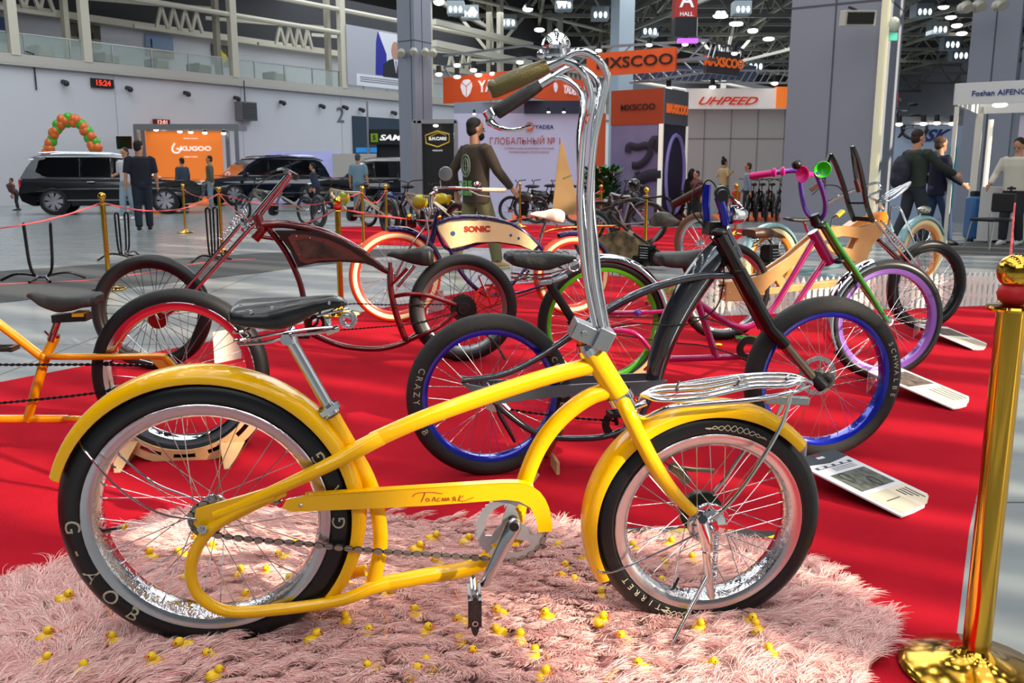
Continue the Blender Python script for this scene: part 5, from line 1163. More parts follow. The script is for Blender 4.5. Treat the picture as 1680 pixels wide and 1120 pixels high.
    MB().tube(F.P([(1158, 307, .06), (1138, 318, .12), (1106, 335, .2)]), [.014, .0175, .0165], 14).build('grip', M('brown_leather_grip', '#4a241b', .45), b, label='brown leather grip')
    m = MB(); m.tube([F.p(1184, 316, -.04), F.p(1185, 318, -.1)], .029, 16, M('dark_clamp', '#3b3f40', .4, .6)); m.tube([F.p(1185, 318, -.09), F.p(1186, 320, -.22)], .019, 16); m.build('grip', BLACK, b, label='black grip seen end-on')
    m = MB(); m.tube(F.P([(1192, 318, -.1), (1203, 327, -.14), (1217, 339, -.16)]), [.009, .007, .006], 8); m.build('brake_lever', CHROME, b)
    m = MB(); m.lathe([(0, -.05), (.02, -.045), (.034, -.02), (.036, .02), (.03, .026), (0, .02)], 20, X=Matrix.Translation(F.p(1206, 352, -.04)) @ RZ(100), axis='y'); m.build('headlight', CHROME, b)
    for P0 in ([(1160, 305, .05), (1145, 300, .06), (1136, 320, .05), (1138, 350, .04), (1155, 372, .02), (1160, 385, 0)], [(1178, 322, 0), (1172, 302, .02), (1160, 296, .04), (1150, 315, .05), (1148, 345, .03), (1163, 380, 0)],
               [(1165, 388, -.02), (1185, 420, -.05), (1186, 470, -.06), (1170, 510, -.06), (1120, 533, -.05), (1040, 530, -.05), (1000, 538, -.05)], [(1205, 446, -.04), (1225, 500, .0), (1245, 540, 0)]):
        MB().tube(F.P(P0), .003, 6, sm=7).build('cable', CABLE, b)
    m = MB(); q = F.p(812, 655, -.05)
    for r_ in (.045, .036, .027): m.lathe([(.012, -.002 - r_ * .3), (r_, -.002 - r_ * .3), (r_, .002 - r_ * .3), (.012, .002 - r_ * .3)], 24, X=Matrix.Translation(q), axis='y', closedprof=True)
    m.tube(F.P([(812, 656, -.06), (825, 662, -.06), (835, 672, -.06)]), .012, 8); m.build('cassette', DCHROME, b)
    m = MB(); m.tube(F.P([(812, 658, -.06), (820, 680, -.06), (845, 725, -.06)]), [.01, .009, .006], 8); m.build('derailleur', BLACK, b)
    m = MB(); q = F.p(1012, 695, -.05); m.lathe([(.03, -.003), (.06, -.003), (.06, .003), (.03, .003)], 26, X=Matrix.Translation(q), axis='y', closedprof=True); m.tube([q, F.p(1008, 676, -.08)], .009, 8); m.build('crank', BLACK, b)
    pedal(b, F.p(1014, 678, -.12), BLACK, .8)
    m = MB(); chain_run(m, F.P([(815, 668), (880, 678), (950, 686), (1010, 690)], -.05), hh=.004); m.build('chain', M('black_chain'), b, smooth=False)
    cradle(F, Vector((rc.x, 0, rc.z)), rc.z, 322, 352, (rc.x + .26,), 'slotted plywood stand behind the charcoal bicycle rear wheel', ds=(.06, .1), w=.02, slots=2)
blue_rim_bike()

# ---- magenta, green and purple bike
def magenta_bike():
    F = Frame.px((988, 636), (1450, 622)); MG = M('magenta_enamel', '#a5145e', .2, .1, 1.0); GN = M('green_enamel', '#2c7a22', .2, .3, 1.0); PU = M('purple_enamel', '#5b32a0', .25, .1, .8)
    b = root('cruiser_bicycle', F, 'magenta bicycle with green fork, purple handlebar and toy horns', 'bicycle')
    rc, fc = F.p(988, 531), F.p(1452, 525)
    wheel(b, rc, rc.z, .062, RUBBERS, M('green_rim', '#4fae22', .25, .3, .6), rimh=.022, name='rear_wheel', ns=36, sr=.0014)
    wheel(b, fc, fc.z, .066, RUBBERS, M('lilac_rim', '#8b5bb8', .25, .3, .6), rimh=.026, rimw=.055, name='front_wheel', ns=36, sr=.0014)
    fender(b, rc, rc.z + .022, 8, 112, .08, CHROME, name='rear_fender'); fender(b, fc, fc.z + .022, 108, 208, .08, CHROME, name='front_fender')
    frame_mesh(b, F, [
        ([(1333, 380), (1362, 432)], .031, 0, 1),
        ([(1336, 392), (1290, 470), (1262, 512), (1232, 534), (1208, 535), (1178, 520), (1146, 497)], .018), ([(1358, 420), (1318, 480), (1275, 545), (1240, 583)], .018),
        ([(1083, 589), (1160, 587), (1240, 584)], .018), ([(1140, 480), (1175, 586)], .02, 0, 1),
        ([(1146, 494, 0), (1110, 505, .05), (1080, 511, .055), (988, 514, .055)], .013), ([(1146, 494, 0), (1110, 505, -.05), (1080, 511, -.055), (988, 514, -.055)], .013),
        ([(1085, 589, 0), (1068, 574, -.05), (1040, 546, -.055), (988, 540, -.055)], .013), ([(1085, 589, 0), (1068, 574, .05), (1040, 546, .055), (988, 540, .055)], .013)], MG)
    m = MB()
    for d, x in ((-.062, 0), (.062, -6)): m.tube(F.P([(1352 + x, 366, d), (1375 + x, 404, d), (1400 + x, 440, d), (1455, 526, d)]), [.0175, .0175, .0175, .014], 14)
    fk = m.build('fork', GN, b)
    m = MB()
    for (x, y) in ((1345, 371), (1375, 428)): m.tube([F.p(x, y, -.075), F.p(x, y, .075)], .017, 10); m.sphere(F.p(x + 3, y, -.062), (.028, .026, .015)); m.sphere(F.p(x - 3, y, .062), (.028, .026, .015))
    m.tube(F.P([(1335, 352), (1340, 368)]), .03, 14)
    m.build('fork_crown', BLACK, b)
    m = MB().tube(F.P([(1233, 288, .2), (1275, 283, .14), (1303, 280, .1), (1312, 285, .09), (1314, 310, .08), (1320, 340, .06), (1330, 356, .03), (1343, 360, 0), (1353, 350, -.04), (1354, 330, -.07), (1347, 305, -.1), (1338, 282, -.12)]), .0135, 14, sm=6)
    hb = m.build('handlebar', PU, b)
    PK = M('pink_plastic', '#e0208a', .3)
    MB().tube(F.P([(1230, 289, .2), (1266, 284, .14)]), .0185, 14).build('grip', M('magenta_grip', '#b0106a', .4), hb)
    for nm, p, X, mt in (('horn', (1322, 286, -.02), RZ(-65), PK), ('horn', (1348, 276, -.12), RZ(-15) @ RX(15), M('green_plastic', '#35c522', .3))):
        MB().lathe([(0, .07), (.012, .06), (.014, .02), (.02, 0), (.034, -.02), (.045, -.028), (.043, -.03), (.03, -.016), (0, .0)], 22, X=Matrix.Translation(F.p(*p)) @ X, axis='y').build(nm, mt, b)
    MB().sphere(F.p(1307, 270, 0), .027).tube(F.P([(1311, 276, 0), (1318, 283, -.01)]), .008, 8, CHROME).build('horn_bulb', BLACK, b)
    m = MB()
    for (x, y, d) in ((1270, 283, .14), (1284, 281, .12)): m.sphere(F.p(x, y, d), (.012, .026, .026), n=10)
    m.build('bead', PK, hb)
    loft_seat(b, F, [(1075, 418, 430, .04), (1082, 414, 438, .08), (1098, 413, 442, .095), (1120, 412, 443, .09), (1138, 410, 440, .06), (1152, 408, 430, .04), (1164, 408, 420, .03)], M('matte_saddle'))
    MB().tube(F.P([(1122, 436), (1132, 462), (1140, 482)]), .013, 10).build('seat_post', BLACK, b)
    m = MB(); q = F.p(1240, 522, -.05); m.lathe([(.03, -.003), (.07, -.003), (.07, .003), (.03, .003)], 26, X=Matrix.Translation(F.p(1228, 572, -.05)), axis='y', closedprof=True); m.build('chainring', BLACK, b)
    m = MB(); chain_run(m, F.P([(988, 520), (1080, 521), (1160, 523), (1228, 550)], -.05), .018, hh=.005); chain_run(m, F.P([(988, 545), (1095, 561), (1160, 568), (1228, 590)], -.05), .018, hh=.005); m.build('chain', CHAINM, b, smooth=False)
    MB().sphere(F.p(1046, 513, -.07), .02).build('purple_ball', PU, b)
    cradle(F, Vector((rc.x, 0, rc.z)), rc.z, 262, 330, (rc.x - .05, rc.x + .22), 'slotted plywood stand under the magenta bicycle rear wheel', ds=(-.056, .056), w=.02, slots=3)
magenta_bike()

# ---- plywood framed bike
def wood_bike():
    F = Frame.px((1190, 557), (1520, 541)); WD = M('lacquered_plywood', '#dcae6e', .35, coat=.4, var=(5, '#cc985a'))
    b = root('wooden_bicycle', F, 'bicycle with a pale plywood frame and black blade-shaped handlebars', 'bicycle')
    rc, fc = F.p(1190, 478), F.p(1520, 468)
    wheel(b, rc, rc.z, .07, RUBBER, DCHROME, rimh=.02, name='rear_wheel', sr=.0016); wheel(b, fc, fc.z, .072, RUBBERS, M('black_rim', '#202020', .3, .6), rimh=.026, name='front_wheel', sr=.0018, hubr=.03)
    q = F.P([(1186, 462), (1212, 458), (1246, 449), (1290, 420), (1325, 390), (1345, 376), (1372, 370), (1410, 372), (1436, 366), (1444, 378), (1424, 402), (1412, 432), (1402, 430), (1360, 412), (1346, 404), (1350, 399), (1394, 408), (1402, 390), (1376, 386), (1345, 394), (1300, 432), (1258, 466), (1236, 490), (1186, 490)])
    m = MB()
    for d in (-.04, .04): m.poly([[(v.x, v.z) for v in q]], .02, X=loc(0, d, 0))
    m.bar(F.p(1225, 481), F.p(1376, 463), .06, .045); m.bar(F.p(1268, 444), F.p(1290, 478), .05, .06)
    m.box((0, 0, 0), (.2, .11, .14), None, Matrix.Translation(F.p(1207, 476)))
    m.build('frame', WD, b, smooth=False, bevel=.004)
    m = MB().bar(F.p(1178, 468, -.062), F.p(1190, 468, -.062), .004, .014); m.build('slot', BLACK, b)
    m = MB()
    for d in (-.05, .05): m.tube(F.P([(1436, 362, d), (1470, 405, d), (1500, 440, d), (1520, 468, d)]), .009, 8, sm=4); m.tube(F.P([(1445, 362, d), (1480, 400, d), (1512, 445, d)]), .009, 8)
    coil(m, F.p(1450, 368, -.02), F.p(1486, 412, -.02), .016, .004, 12); fk = m.build('fork', CHROME, b)
    MB().tube(F.P([(1430, 384), (1470, 424)]), .014, 10).tube(F.P([(1442, 394, -.05), (1480, 428, -.05)]), .012, 10).build('fork_brace', M('oxblood_candy'), b)
    BL = M('black_blade', '#141413', .3, .2, .5)
    for pts, d, nm in (([(1350, 294), (1356, 270), (1362, 253), (1372, 272), (1384, 305), (1392, 335), (1402, 363)], .08, 'handlebar_blade'), ([(1408, 312), (1403, 280), (1398, 240), (1408, 265), (1416, 300), (1422, 335), (1432, 364)], -.08, 'handlebar_blade')):
        m = MB(); P0 = F.P(pts, d); P0 = [P0[0], P0[1], P0[2]] + catmull(P0[2:], 5)[1:]
        for i in range(len(P0) - 1): m.bar(P0[i], P0[i + 1], .022, .03 if i > 1 else .022, None, up=(0, 1, 0))
        m.build(nm, BL, b, smooth=False)
    m = MB().bar(F.p(1396, 333, .06), F.p(1420, 333, -.06), .03, .014); m.bar(F.p(1400, 358, .06), F.p(1430, 360, -.06), .03, .03); m.build('handlebar_bridge', BLACK, b)
    MB().tube(F.P([(1404, 294, -.08), (1410, 314, -.08)]), [.016, .019], 12).build('grip', M('brown_leather_grip'), b); MB().tube(F.P([(1350, 296, .08), (1330, 312, .1)]), .017, 12).build('grip', M('brown_leather_grip'), b)
    MB().tube(F.P([(1332, 320, .1), (1350, 305, .08), (1375, 306, .08), (1390, 325, .02)]), .004, 6, sm=6).build('cable', CABLE, b)
    m = MB(); m.tube(F.P([(1362, 373, -.1), (1365, 358, -.1), (1374, 352, -.1)]), .006, 8); m.build('pedal_arm', CHROME, b); MB().box((0, 0, 0), (.06, .04, .02), None, Matrix.Translation(F.p(1378, 350, -.1)) @ RY(-40)).build('pedal', M('yellow_plastic', '#c9b310', .4), b)
    m = MB(); m.tube(F.P([(1298, 358), (1318, 362), (1330, 392)]), .011, 8, CHROME); 
    m.build('seat_post', CHROME, b); loft_seat(b, F, [(1288, 357, 361, .03), (1296, 356, 364, .05), (1312, 357, 366, .035), (1326, 358, 363, .02)], LEATHER)
wood_bike()

# ---- pale teal and orange cruiser at the back
def teal_bike():
    F = Frame.px((1263, 490), (1510, 467)); TL = M('pale_teal', '#7fa9ae', .25, .1, .7); OR = M('orange_enamel', '#e88412', .25, 0, .7); CW = M('cream_tire', '#efd9a6', .6)
    b = root('cruiser_bicycle', F, 'pale teal cruiser bicycle with cream tires, orange tank and chrome basket bars', 'bicycle')
    rc, fc = F.p(1263, 431), F.p(1510, 413)
    for c, nm in ((rc, 'rear_wheel'), (fc, 'front_wheel')): wheel(b, c, c.z, .085, CW, OR, rimh=.035, rimw=.06, name=nm, ns=24, sr=.003, spoke=STEEL); fender(b, c, c.z + .03, 25, 160, .1, TL, name=nm.replace('wheel', 'fender'))
    frame_mesh(b, F, [([(1304, 432), (1330, 414), (1372, 402), (1412, 400), (1450, 372)], .018), ([(1290, 445), (1340, 442), (1390, 432), (1430, 408)], .018), ([(1265, 432), (1310, 448), (1370, 452)], .014), ([(1448, 345), (1462, 380)], .03, 0, 1)], TL)
    q = F.P([(1386, 372), (1400, 362), (1432, 352), (1448, 346), (1452, 372), (1430, 380), (1405, 378)]); MB().poly([[(v.x, v.z) for v in q]], .1).build('tank', OR, b, smooth=False, bevel=.01)
    m = MB()
    for d in (-.06, .06): m.tube(F.P([(1462, 340, d), (1460, 375, d), (1475, 400, d), (1510, 413, d)]), .012, 8, sm=4); m.tube(F.P([(1462, 340, d), (1475, 340, d), (1485, 360, d), (1500, 398, d)]), .01, 8, sm=4)
    m.build('fork', CHROME, b)
    m = MB()
    m.tube(F.P([(1352, 336, .1), (1385, 318, .1), (1420, 305, .1), (1440, 300, .1), (1444, 312, .05), (1425, 322, 0), (1440, 330, 0)]), .013, 8, sm=6)
    for o in (0, 4, 8): m.tube(F.P([(1436, 330 + o * .6, 0), (1460, 314 + o, -.1), (1492, 298 + o * .3, -.15), (1488, 306 + o * .3, -.15), (1462, 328, -.1), (1440, 333, 0)]), .007, 8, sm=5)
    m.tube(F.P([(1440, 330), (1450, 345)]), .018, 8)
    m.build('handlebar', CHROME, b)
    MB().sphere(F.p(1516, 344), (.09, .06, .04)).tube(F.P([(1510, 350), (1508, 356)]), .01, 8).build('headlight', M('striped_lamp', '#d8d4c8', .15, .6, var=(30, '#2a2824')), b)
    loft_seat(b, F, [(1228, 376, 390, .09), (1240, 373, 393, .11), (1256, 374, 391, .1), (1270, 380, 391, .05), (1290, 386, 392, .03)], M('brown_leather', '#4d2c1a', .4))
    m = MB(); coil(m, F.p(1240, 404, -.05), F.p(1240, 390, -.05), .03, .007, 3); m.tube(F.P([(1260, 390), (1285, 425)]), .016, 8); m.tube(F.P([(1240, 404), (1290, 400)]), .01, 8); m.build('seat_post', CHROME, b)
    m = MB()
    for (x, y, sx, sz) in ((1262, 415, .12, .16), (1278, 428, .14, .12), (1250, 440, .1, .12)): m.box((0, 0, 0), (sx, .12, sz), None, Matrix.Translation(F.p(x, y, -.03)))
    for k in range(4): m.box((0, 0, 0), (.16, .14, .01), DCHROME, Matrix.Translation(F.p(1270, 408 + k * 5, -.03)))
    m.build('engine', M('engine_black', '#1a1a1b', .4, .5), b, bevel=.01)
teal_bike()
# ------------------------------------------------------------------ pink fur rug, ducks, tape, info boards
import numpy as np
rng = np.random.default_rng(7)
RUG = [(-150, 1010), (-40, 985), (15, 968), (55, 958), (110, 925), (170, 905), (235, 880), (300, 858), (420, 852), (520, 848), (600, 848), (650, 856), (700, 862), (770, 866), (830, 862), (900, 868), (950, 882), (1000, 897), (1060, 899), (1150, 905), (1240, 908), (1300, 930), (1360, 962), (1400, 1000), (1430, 1030), (1460, 1042), (1445, 1070), (1420, 1110), (1400, 1180), (900, 1260), (-150, 1300)]
RP = np.array([G(x, y)[:2] for x, y in RUG])
def inside(px, py, P):
    c = np.zeros(len(px), bool); n = len(P)
    for i in range(n):
        x0, y0 = P[i]; x1, y1 = P[(i + 1) % n]
        k = ((y0 > py) != (y1 > py)) & (px < (x1 - x0) * (py - y0) / (y1 - y0 + 1e-12) + x0); c ^= k
    return c
def fur_h(x, y):    # folds in the backing
    return .006 + .009 * (np.sin(x * 5.1 + y * 3.0) + np.sin(x * 2.3 - y * 7.7 + 1.0) * .8) ** 2 * .5
mat_poly(None, .006, M('rug_backing', '#b98a8b', .95), 'rug_backing', 'pale pink fur rug', 'rug', raw=[tuple(p) for p in RP], z0=.0025)
base = bpy.data.objects['rug_backing']; base.name = 'fur_rug'; tag(base, 'shaggy pale pink fur rug under the yellow bicycle', 'rug')
def fur():
    N = 120000
    lo, hi = RP.min(0), RP.max(0); x = rng.uniform(lo[0], hi[0], N * 3); y = rng.uniform(max(lo[1], 1.62), hi[1], N * 3); k = inside(x, y, RP); x, y = x[k][:N], y[k][:N]; N = len(x)
    # clumps pull neighbouring roots together towards shared tips
    cell = .03; gx, gy = np.floor(x / cell), np.floor(y / cell); h = (np.sin(gx * 127.1 + gy * 311.7) * 43758.5453) % 1; h2 = (np.sin(gx * 269.5 + gy * 183.3) * 24634.63) % 1; h3 = (np.sin(gx * 71.3 + gy * 97.7) * 9347.1) % 1
    cx, cy = (gx + .2 + .6 * h) * cell, (gy + .2 + .6 * h2) * cell
    ang = 2.6 * np.sin(x * 1.9 + 1.3 * np.sin(y * 2.4)) + 1.2 * np.sin(y * 4.3 + x * 1.1) + (h3 - .5) * 1.5 + rng.normal(0, .2, N)
    L = (.072 + .03 * h) * rng.uniform(.7, 1.15, N); lift = .32 + .22 * h3
    dx, dy = np.cos(ang), np.sin(ang) * .75; K = 6; P = np.zeros((N, K, 3)); z0 = fur_h(x, y)
    curl = rng.normal(0, .25, N) + (h2 - .5) * .9
    for j in range(K):
        t = j / (K - 1); a = ang + curl * t; r = L * t
        P[:, j, 0] = x + (cx - x) * .85 * t + np.cos(a) * r * .85; P[:, j, 1] = y + (cy - y) * .85 * t + np.sin(a) * r * .7
        P[:, j, 2] = z0 + .003 + L * lift * np.sin(min(1, t * 1.15) * 1.9) * .75 + .004 * t
    cu = bpy.data.hair_curves.new('fur'); cu.add_curves([K] * N)
    cu.attributes['position'].data.foreach_set('vector', P.reshape(-1).astype(np.float32)) if 'position' in cu.attributes else cu.points.foreach_set('position', P.reshape(-1).astype(np.float32))
    rad = np.tile(np.array([.00085, .00085, .0008, .0007, .0005, .0001]), N).astype(np.float32)
    at = cu.attributes.get('radius') or cu.attributes.new('radius', 'FLOAT', 'POINT'); at.data.foreach_set('value', rad)
    m = bpy.data.materials.new('pink_fur'); m.use_nodes = True; nt = m.node_tree; b = nt.nodes['Principled BSDF']; hi_ = nt.nodes.new('ShaderNodeHairInfo'); r = nt.nodes.new('ShaderNodeValToRGB')
    r.color_ramp.elements[0].color = lin('#eeaaa8'); r.color_ramp.elements[1].color = lin('#ffe4dc'); nt.links.new(hi_.outputs['Random'], r.inputs[0]); nt.links.new(r.outputs[0], b.inputs['Base Color']); b.inputs['Roughness'].default_value = .6; b.inputs['Specular IOR Level'].default_value = .25
    cu.materials.append(m); o = bpy.data.objects.new('fur', cu); COL.objects.link(o); o.parent = base; o['kind'] = 'stuff'
fur()
# rubber ducks
DY = M('duck_yellow', '#f2c40a', .35, coat=.3); DB = M('duck_bill', '#e2561a', .4)
def duck_meshes():
    m = MB(); m.sphere((0, 0, .0125), (.018, .0148, .0125), n=14); m.add([(-.012, -.006, .016), (-.012, .006, .016), (-.0205, 0, .023), (-.014, 0, .010)], [(0, 1, 2), (0, 2, 3), (1, 3, 2), (0, 3, 1)])
    m.sphere((.0075, 0, .0285), (.0095, .009, .009), n=12); m.sphere((-.002, -.0125, .014), (.008, .003, .006), n=8); m.sphere((-.002, .0125, .014), (.008, .003, .006), n=8)
    return m
DUCKS = [(104, 988, 0), (75, 1050, 40), (185, 1058, 180), (70, 1092, 60), (136, 1107, 90), (168, 982, 0), (306, 1065, 210), (343, 1081, 270), (349, 1112, 30), (252, 1090, 200), (247, 917, 180), (302, 914, 180), (305, 958, 200), (327, 885, 160), (345, 905, 0), (403, 990, 20), (391, 946, 100),
         (437, 943, 270), (466, 919, 200), (488, 900, 250), (512, 1055, 30), (571, 1025, 90), (603, 1044, 330), (570, 925, 60), (571, 963, 180), (634, 981, 30), (682, 903, 30), (707, 886, 0), (763, 892, 10), (718, 930, 180), (680, 1014, 150), (700, 1041, 0), (749, 1057, 260), (779, 1081, 270), (758, 1023, 200), (614, 1102, 200), (706, 1100, 130), (678, 1114, 20),
         (821, 1010, 210), (822, 1040, 170), (850, 1056, 80), (873, 1080, 60), (897, 1017, 200), (928, 937, 200), (923, 956, 160), (941, 965, 90), (987, 985, 120), (985, 1022, 0), (1022, 1053, 200), (1088, 968, 60), (1042, 906, 90), (1087, 932, 40), (1137, 924, 60), (1147, 1034, 20), (1160, 1098, 330), (1232, 1027, 300), (1242, 1037, 90), (1096, 896, 60), (1268, 1080, 90), (890, 1115, 40), (1050, 1100, 200), (912, 904, 45), (960, 918, 10)]
LM = [('the black pedal', 778, 995), ('the rear tire bottom', 350, 1045), ('the yellow loop tube', 330, 945), ('the rear wheel hub', 330, 850), ('the crank', 835, 870), ('the front wheel\'s hub', 1157, 850), ('the front tire bottom', 1157, 1015), ('the kickstand foot', 1092, 1080), ('the lower frame tube', 700, 945), ('the front fender tip', 990, 940), ('the rug\'s far edge', 620, 850)]
proto = None; seen = {}
for (x, y, a) in DUCKS:
    nm, lx, ly = min(LM, key=lambda q: (q[1] - x) ** 2 + (q[2] - y) ** 2); dx, dy = x - lx, y - ly
    side = ('right of ' if dx > 0 else 'left of ') if abs(dx) > abs(dy) else ('nearer than ' if dy > 0 else 'beyond '); seen.setdefault((side, nm), []).append(((dx * dx + dy * dy) ** .5, x, y))
ORD = ['closest', 'second closest', 'third closest', 'fourth closest', 'fifth closest', 'sixth closest', 'seventh closest', 'eighth closest', 'ninth closest', 'tenth closest', 'eleventh closest', 'twelfth closest']
lab = {}
for (side, nm), l in seen.items():
    for k, (d, x, y) in enumerate(sorted(l)): lab[(x, y)] = 'small yellow rubber duck on pink fur, ' + ('' if len(l) == 1 else ORD[k] + ' ') + side + nm
for (x, y, a) in DUCKS:
    p = G(x, y + 6, .02)
    if proto is None:
        b = duck_meshes().build('rubber_duck', DY); MB().sphere((.0175, 0, .027), (.004, .005, .0022), n=8).build('beak', DB, b)
        for sg in (-1, 1): MB().sphere((.013, sg * .006, .032), .0016, n=6).build('eye', BLACK, b)
        proto = b
    else: b = copy_tree(proto)
    b.location = (p[0], p[1], .02); b.rotation_euler = (rng.uniform(-.25, .25), rng.uniform(-.25, .25), math.radians(a)); s_ = rng.uniform(1.12, 1.3); b.scale = (s_, s_, s_)
    tag(b, lab[(x, y)], 'rubber duck', 'rubber ducks strewn on the fur rug')
# orange ribbons lying in the fur
for k, (pts, l) in enumerate((([(72, 1065), (85, 1045), (110, 1030), (150, 1024), (185, 1020), (180, 1005), (170, 995)], 'thin orange straw ribbon on the pink fur left of the rear tire'), ([(612, 998), (632, 1010), (636, 1030), (620, 1060), (600, 1070)], 'thin orange ribbon curling on the fur below the lower frame tube'),
        ([(735, 958), (745, 965), (752, 982)], 'short orange ribbon end on the fur left of the pedal'), ([(990, 1118), (1010, 1100), (1040, 1085)], 'orange ribbon on the fur left of the kickstand foot'), ([(895, 1068), (900, 1085), (905, 1118)], 'orange ribbon on the fur by the photo bottom, right of the pedal'), ([(852, 965), (870, 958), (890, 970), (892, 990)], 'thin orange ribbon loop on the fur right of the pedal'))):
    MB().tube([tuple(G(x, y, .045)) for x, y in pts], .0022, 6, sm=5).build('ribbon', M('ribbon_orange', '#e88a4a', .5)); tag(bpy.data.objects['ribbon' if not k else 'ribbon.%03d' % k], l, 'ribbon')
# striped tape on the carpet
tp = bpy.data.materials.new('hazard_tape'); tp.use_nodes = True; nt = tp.node_tree; tc = nt.nodes.new('ShaderNodeTexCoord'); mp = nt.nodes.new('ShaderNodeMapping'); mp.inputs['Rotation'].default_value = (0, 0, math.radians(60)); wv = nt.nodes.new('ShaderNodeTexWave'); wv.inputs['Scale'].default_value = 1.6; r = nt.nodes.new('ShaderNodeValToRGB'); r.color_ramp.interpolation = 'CONSTANT'; r.color_ramp.elements[0].color = lin('#1c1c1e'); r.color_ramp.elements[1].color = lin('#d9c81e'); r.color_ramp.elements[1].position = .5
nt.links.new(tc.outputs['Object'], mp.inputs[0]); nt.links.new(mp.outputs[0], wv.inputs[0]); nt.links.new(wv.outputs['Fac'], r.inputs[0]); nt.links.new(r.outputs[0], nt.nodes['Principled BSDF'].inputs['Base Color'])
mat_poly([(240, 853), (240, 862), (700, 868), (1310, 885), (1310, 873), (700, 857)], .001, tp, 'hazard_tape', 'yellow and black striped tape stuck across the red carpet behind the rug', 'tape', z0=.0025)
# three info boards leaning on clear stands
def info_board(q, hz, label, detail, stand_px):
    """q: pixel corners far-left, far-right, near-right, near-left; left end raised"""
    P = [Vector(G(*q[0], hz)), Vector(G(*q[1], .012)), Vector(G(*q[2], .012)), Vector(G(*q[3], hz))]; o = P[3]; ux = P[2] - P[3]; uy = P[0] - P[3]; w_, h_ = ux.length, uy.length; ux.normalize(); uz = ux.cross(uy).normalized(); uy2 = uz.cross(ux)
    X = Matrix(((ux.x, uy2.x, uz.x, o.x), (ux.y, uy2.y, uz.y, o.y), (ux.z, uy2.z, uz.z, o.z), (0, 0, 0, 1)))
    b = root('info_board', X, label, 'information board', 'information boards on the carpet')
    MB().box((w_ / 2, h_ / 2, 0), (w_, h_, .006)).build('board', M('board_white', '#d5d6dc', .5), b, smooth=False)
    def r_(nm, x0, y0, x1, y1, mt, dz=.0036): return MB().box(((x0 + x1) / 2 * w_, (y0 + y1) / 2 * h_, dz), (abs(x1 - x0) * w_, abs(y1 - y0) * h_, .0008)).build(nm, mt, b, smooth=False)
    DG = M('slate_print', '#39424b', .5); BE = M('beige_print', '#c0b8a4', .5); GP = M('photo_print', '#6d7266', .5, var=(40, '#3a3e3c'))
    if detail:
        m = MB(); m.poly([[(0, 0), (.13 * w_, 0), (.17 * w_, .5 * h_), (.13 * w_, h_), (0, h_)]], .001, None, loc(0, 0, .0038) @ RX(-90)); m.build('printed_corner', DG, b, smooth=False)
        r_('printed_title', .19, .1, .225, .9, DG); 
        for k in range(4): r_('printed_letters', .195, .16 + k * .18, .22, .27 + k * .18, M('board_white'), .0046)
        for k in range(3): r_('text_line', .245 + k * .02, .35, .252 + k * .02, .85, M('print_grey', '#7d8087', .5))
        r_('printed_photo', .33, .12, .62, .9, GP)
        for (cx, cy) in ((.41, .3), (.54, .62)):
            MB().tube([(cx * w_ + .032 * math.cos(t), cy * h_ + .022 * math.sin(t), .0048) for t in [k * .4 for k in range(16)]], .0014, 5, closed=True).build('printed_wheel', BLACK, b)
        r_('beige_panel', .67, .08, .97, .55, BE); r_('cream_panel', .67, .55, .97, .95, M('cream_print', '#dccfb8', .5))
        for k in range(4): r_('text_line', .72, .85 - k * .07, .9 - .03 * k, .875 - k * .07, DG, .0046)
        r_('text_line', .8, .2, .81, .5, DG, .0046)
        m = MB(); X2 = loc(.075 * w_, .5 * h_, .005) @ RZ(-90); m.box((0, 0, 0), (.05, .014, .001), M('board_white'), X2); m.box((0, -.02, 0), (.03, .014, .001), M('red_ink2', '#8c2a2a', .5), X2); m.build('emblem', None, b, smooth=False)
    else:
        r_('printed_photo', .1, .1, .45, .9, M('photo_brown', '#7a6a5a', .5, var=(30, '#3c3a36'))); r_('beige_panel', .5, .1, .95, .9, M('cream_print', '#d3ccbc', .5))
        for k in range(4): r_('text_line', .56, .8 - k * .12, .86, .83 - k * .12, DG, .0046)
    A_ = M('clear_acrylic', '#e9ecf0', .05, alpha=.35); c = Matrix(X).inverted()
    s0 = Vector(G(*stand_px)); m = MB(); a_, d_ = P[3] - ux * .0, P[0] - ux * .0; 
    m.add([c @ Vector((a_.x, a_.y, .003)), c @ Vector((d_.x, d_.y, .003)), c @ (d_ - Vector((0, 0, .006))), c @ (a_ - Vector((0, 0, .006))), c @ Vector((a_.x + .004, a_.y, .003)), c @ Vector((d_.x + .004, d_.y, .003)), c @ (d_ + Vector((.004, 0, -.006))), c @ (a_ + Vector((.004, 0, -.006)))], [(0, 1, 2, 3), (7, 6, 5, 4), (0, 4, 5, 1), (1, 5, 6, 2), (2, 6, 7, 3), (3, 7, 4, 0)]); m.build('stand', A_, b, smooth=False)
info_board(((1323, 720), (1500, 806), (1479, 848), (1296, 756)), .10, 'large white information board with bicycle photo, right of the yellow front wheel', True, (1300, 780))
info_board(((1440, 590), (1578, 653), (1564, 671), (1424, 610)), .12, 'white information board behind the blue-rimmed front wheel', False, (1440, 640))
info_board(((1510, 522), (1602, 562), (1596, 573), (1500, 532)), .10, 'smallest and farthest white information board, by the black bicycle tire', False, (1500, 560))
m = MB(); a = G(352, 597); c_ = G(396, 588); m.bar((a[0], a[1], .1), (c_[0], c_[1], .1), .004, .2); o = m.build('blank_card', M('card_cream', '#e9dccb', .6), smooth=False); tag(o, 'cream blank card standing on the carpet behind the gold bicycle wheel', 'card')
a = G(700, 516); c_ = G(728, 508); o = MB().bar((a[0], a[1], .09), (c_[0], c_[1], .09), .004, .17).build('blank_card', M('card_grey', '#b5a9b0', .3), smooth=False); tag(o, 'small pale card standing behind the dark red bicycle rear wheel', 'card')
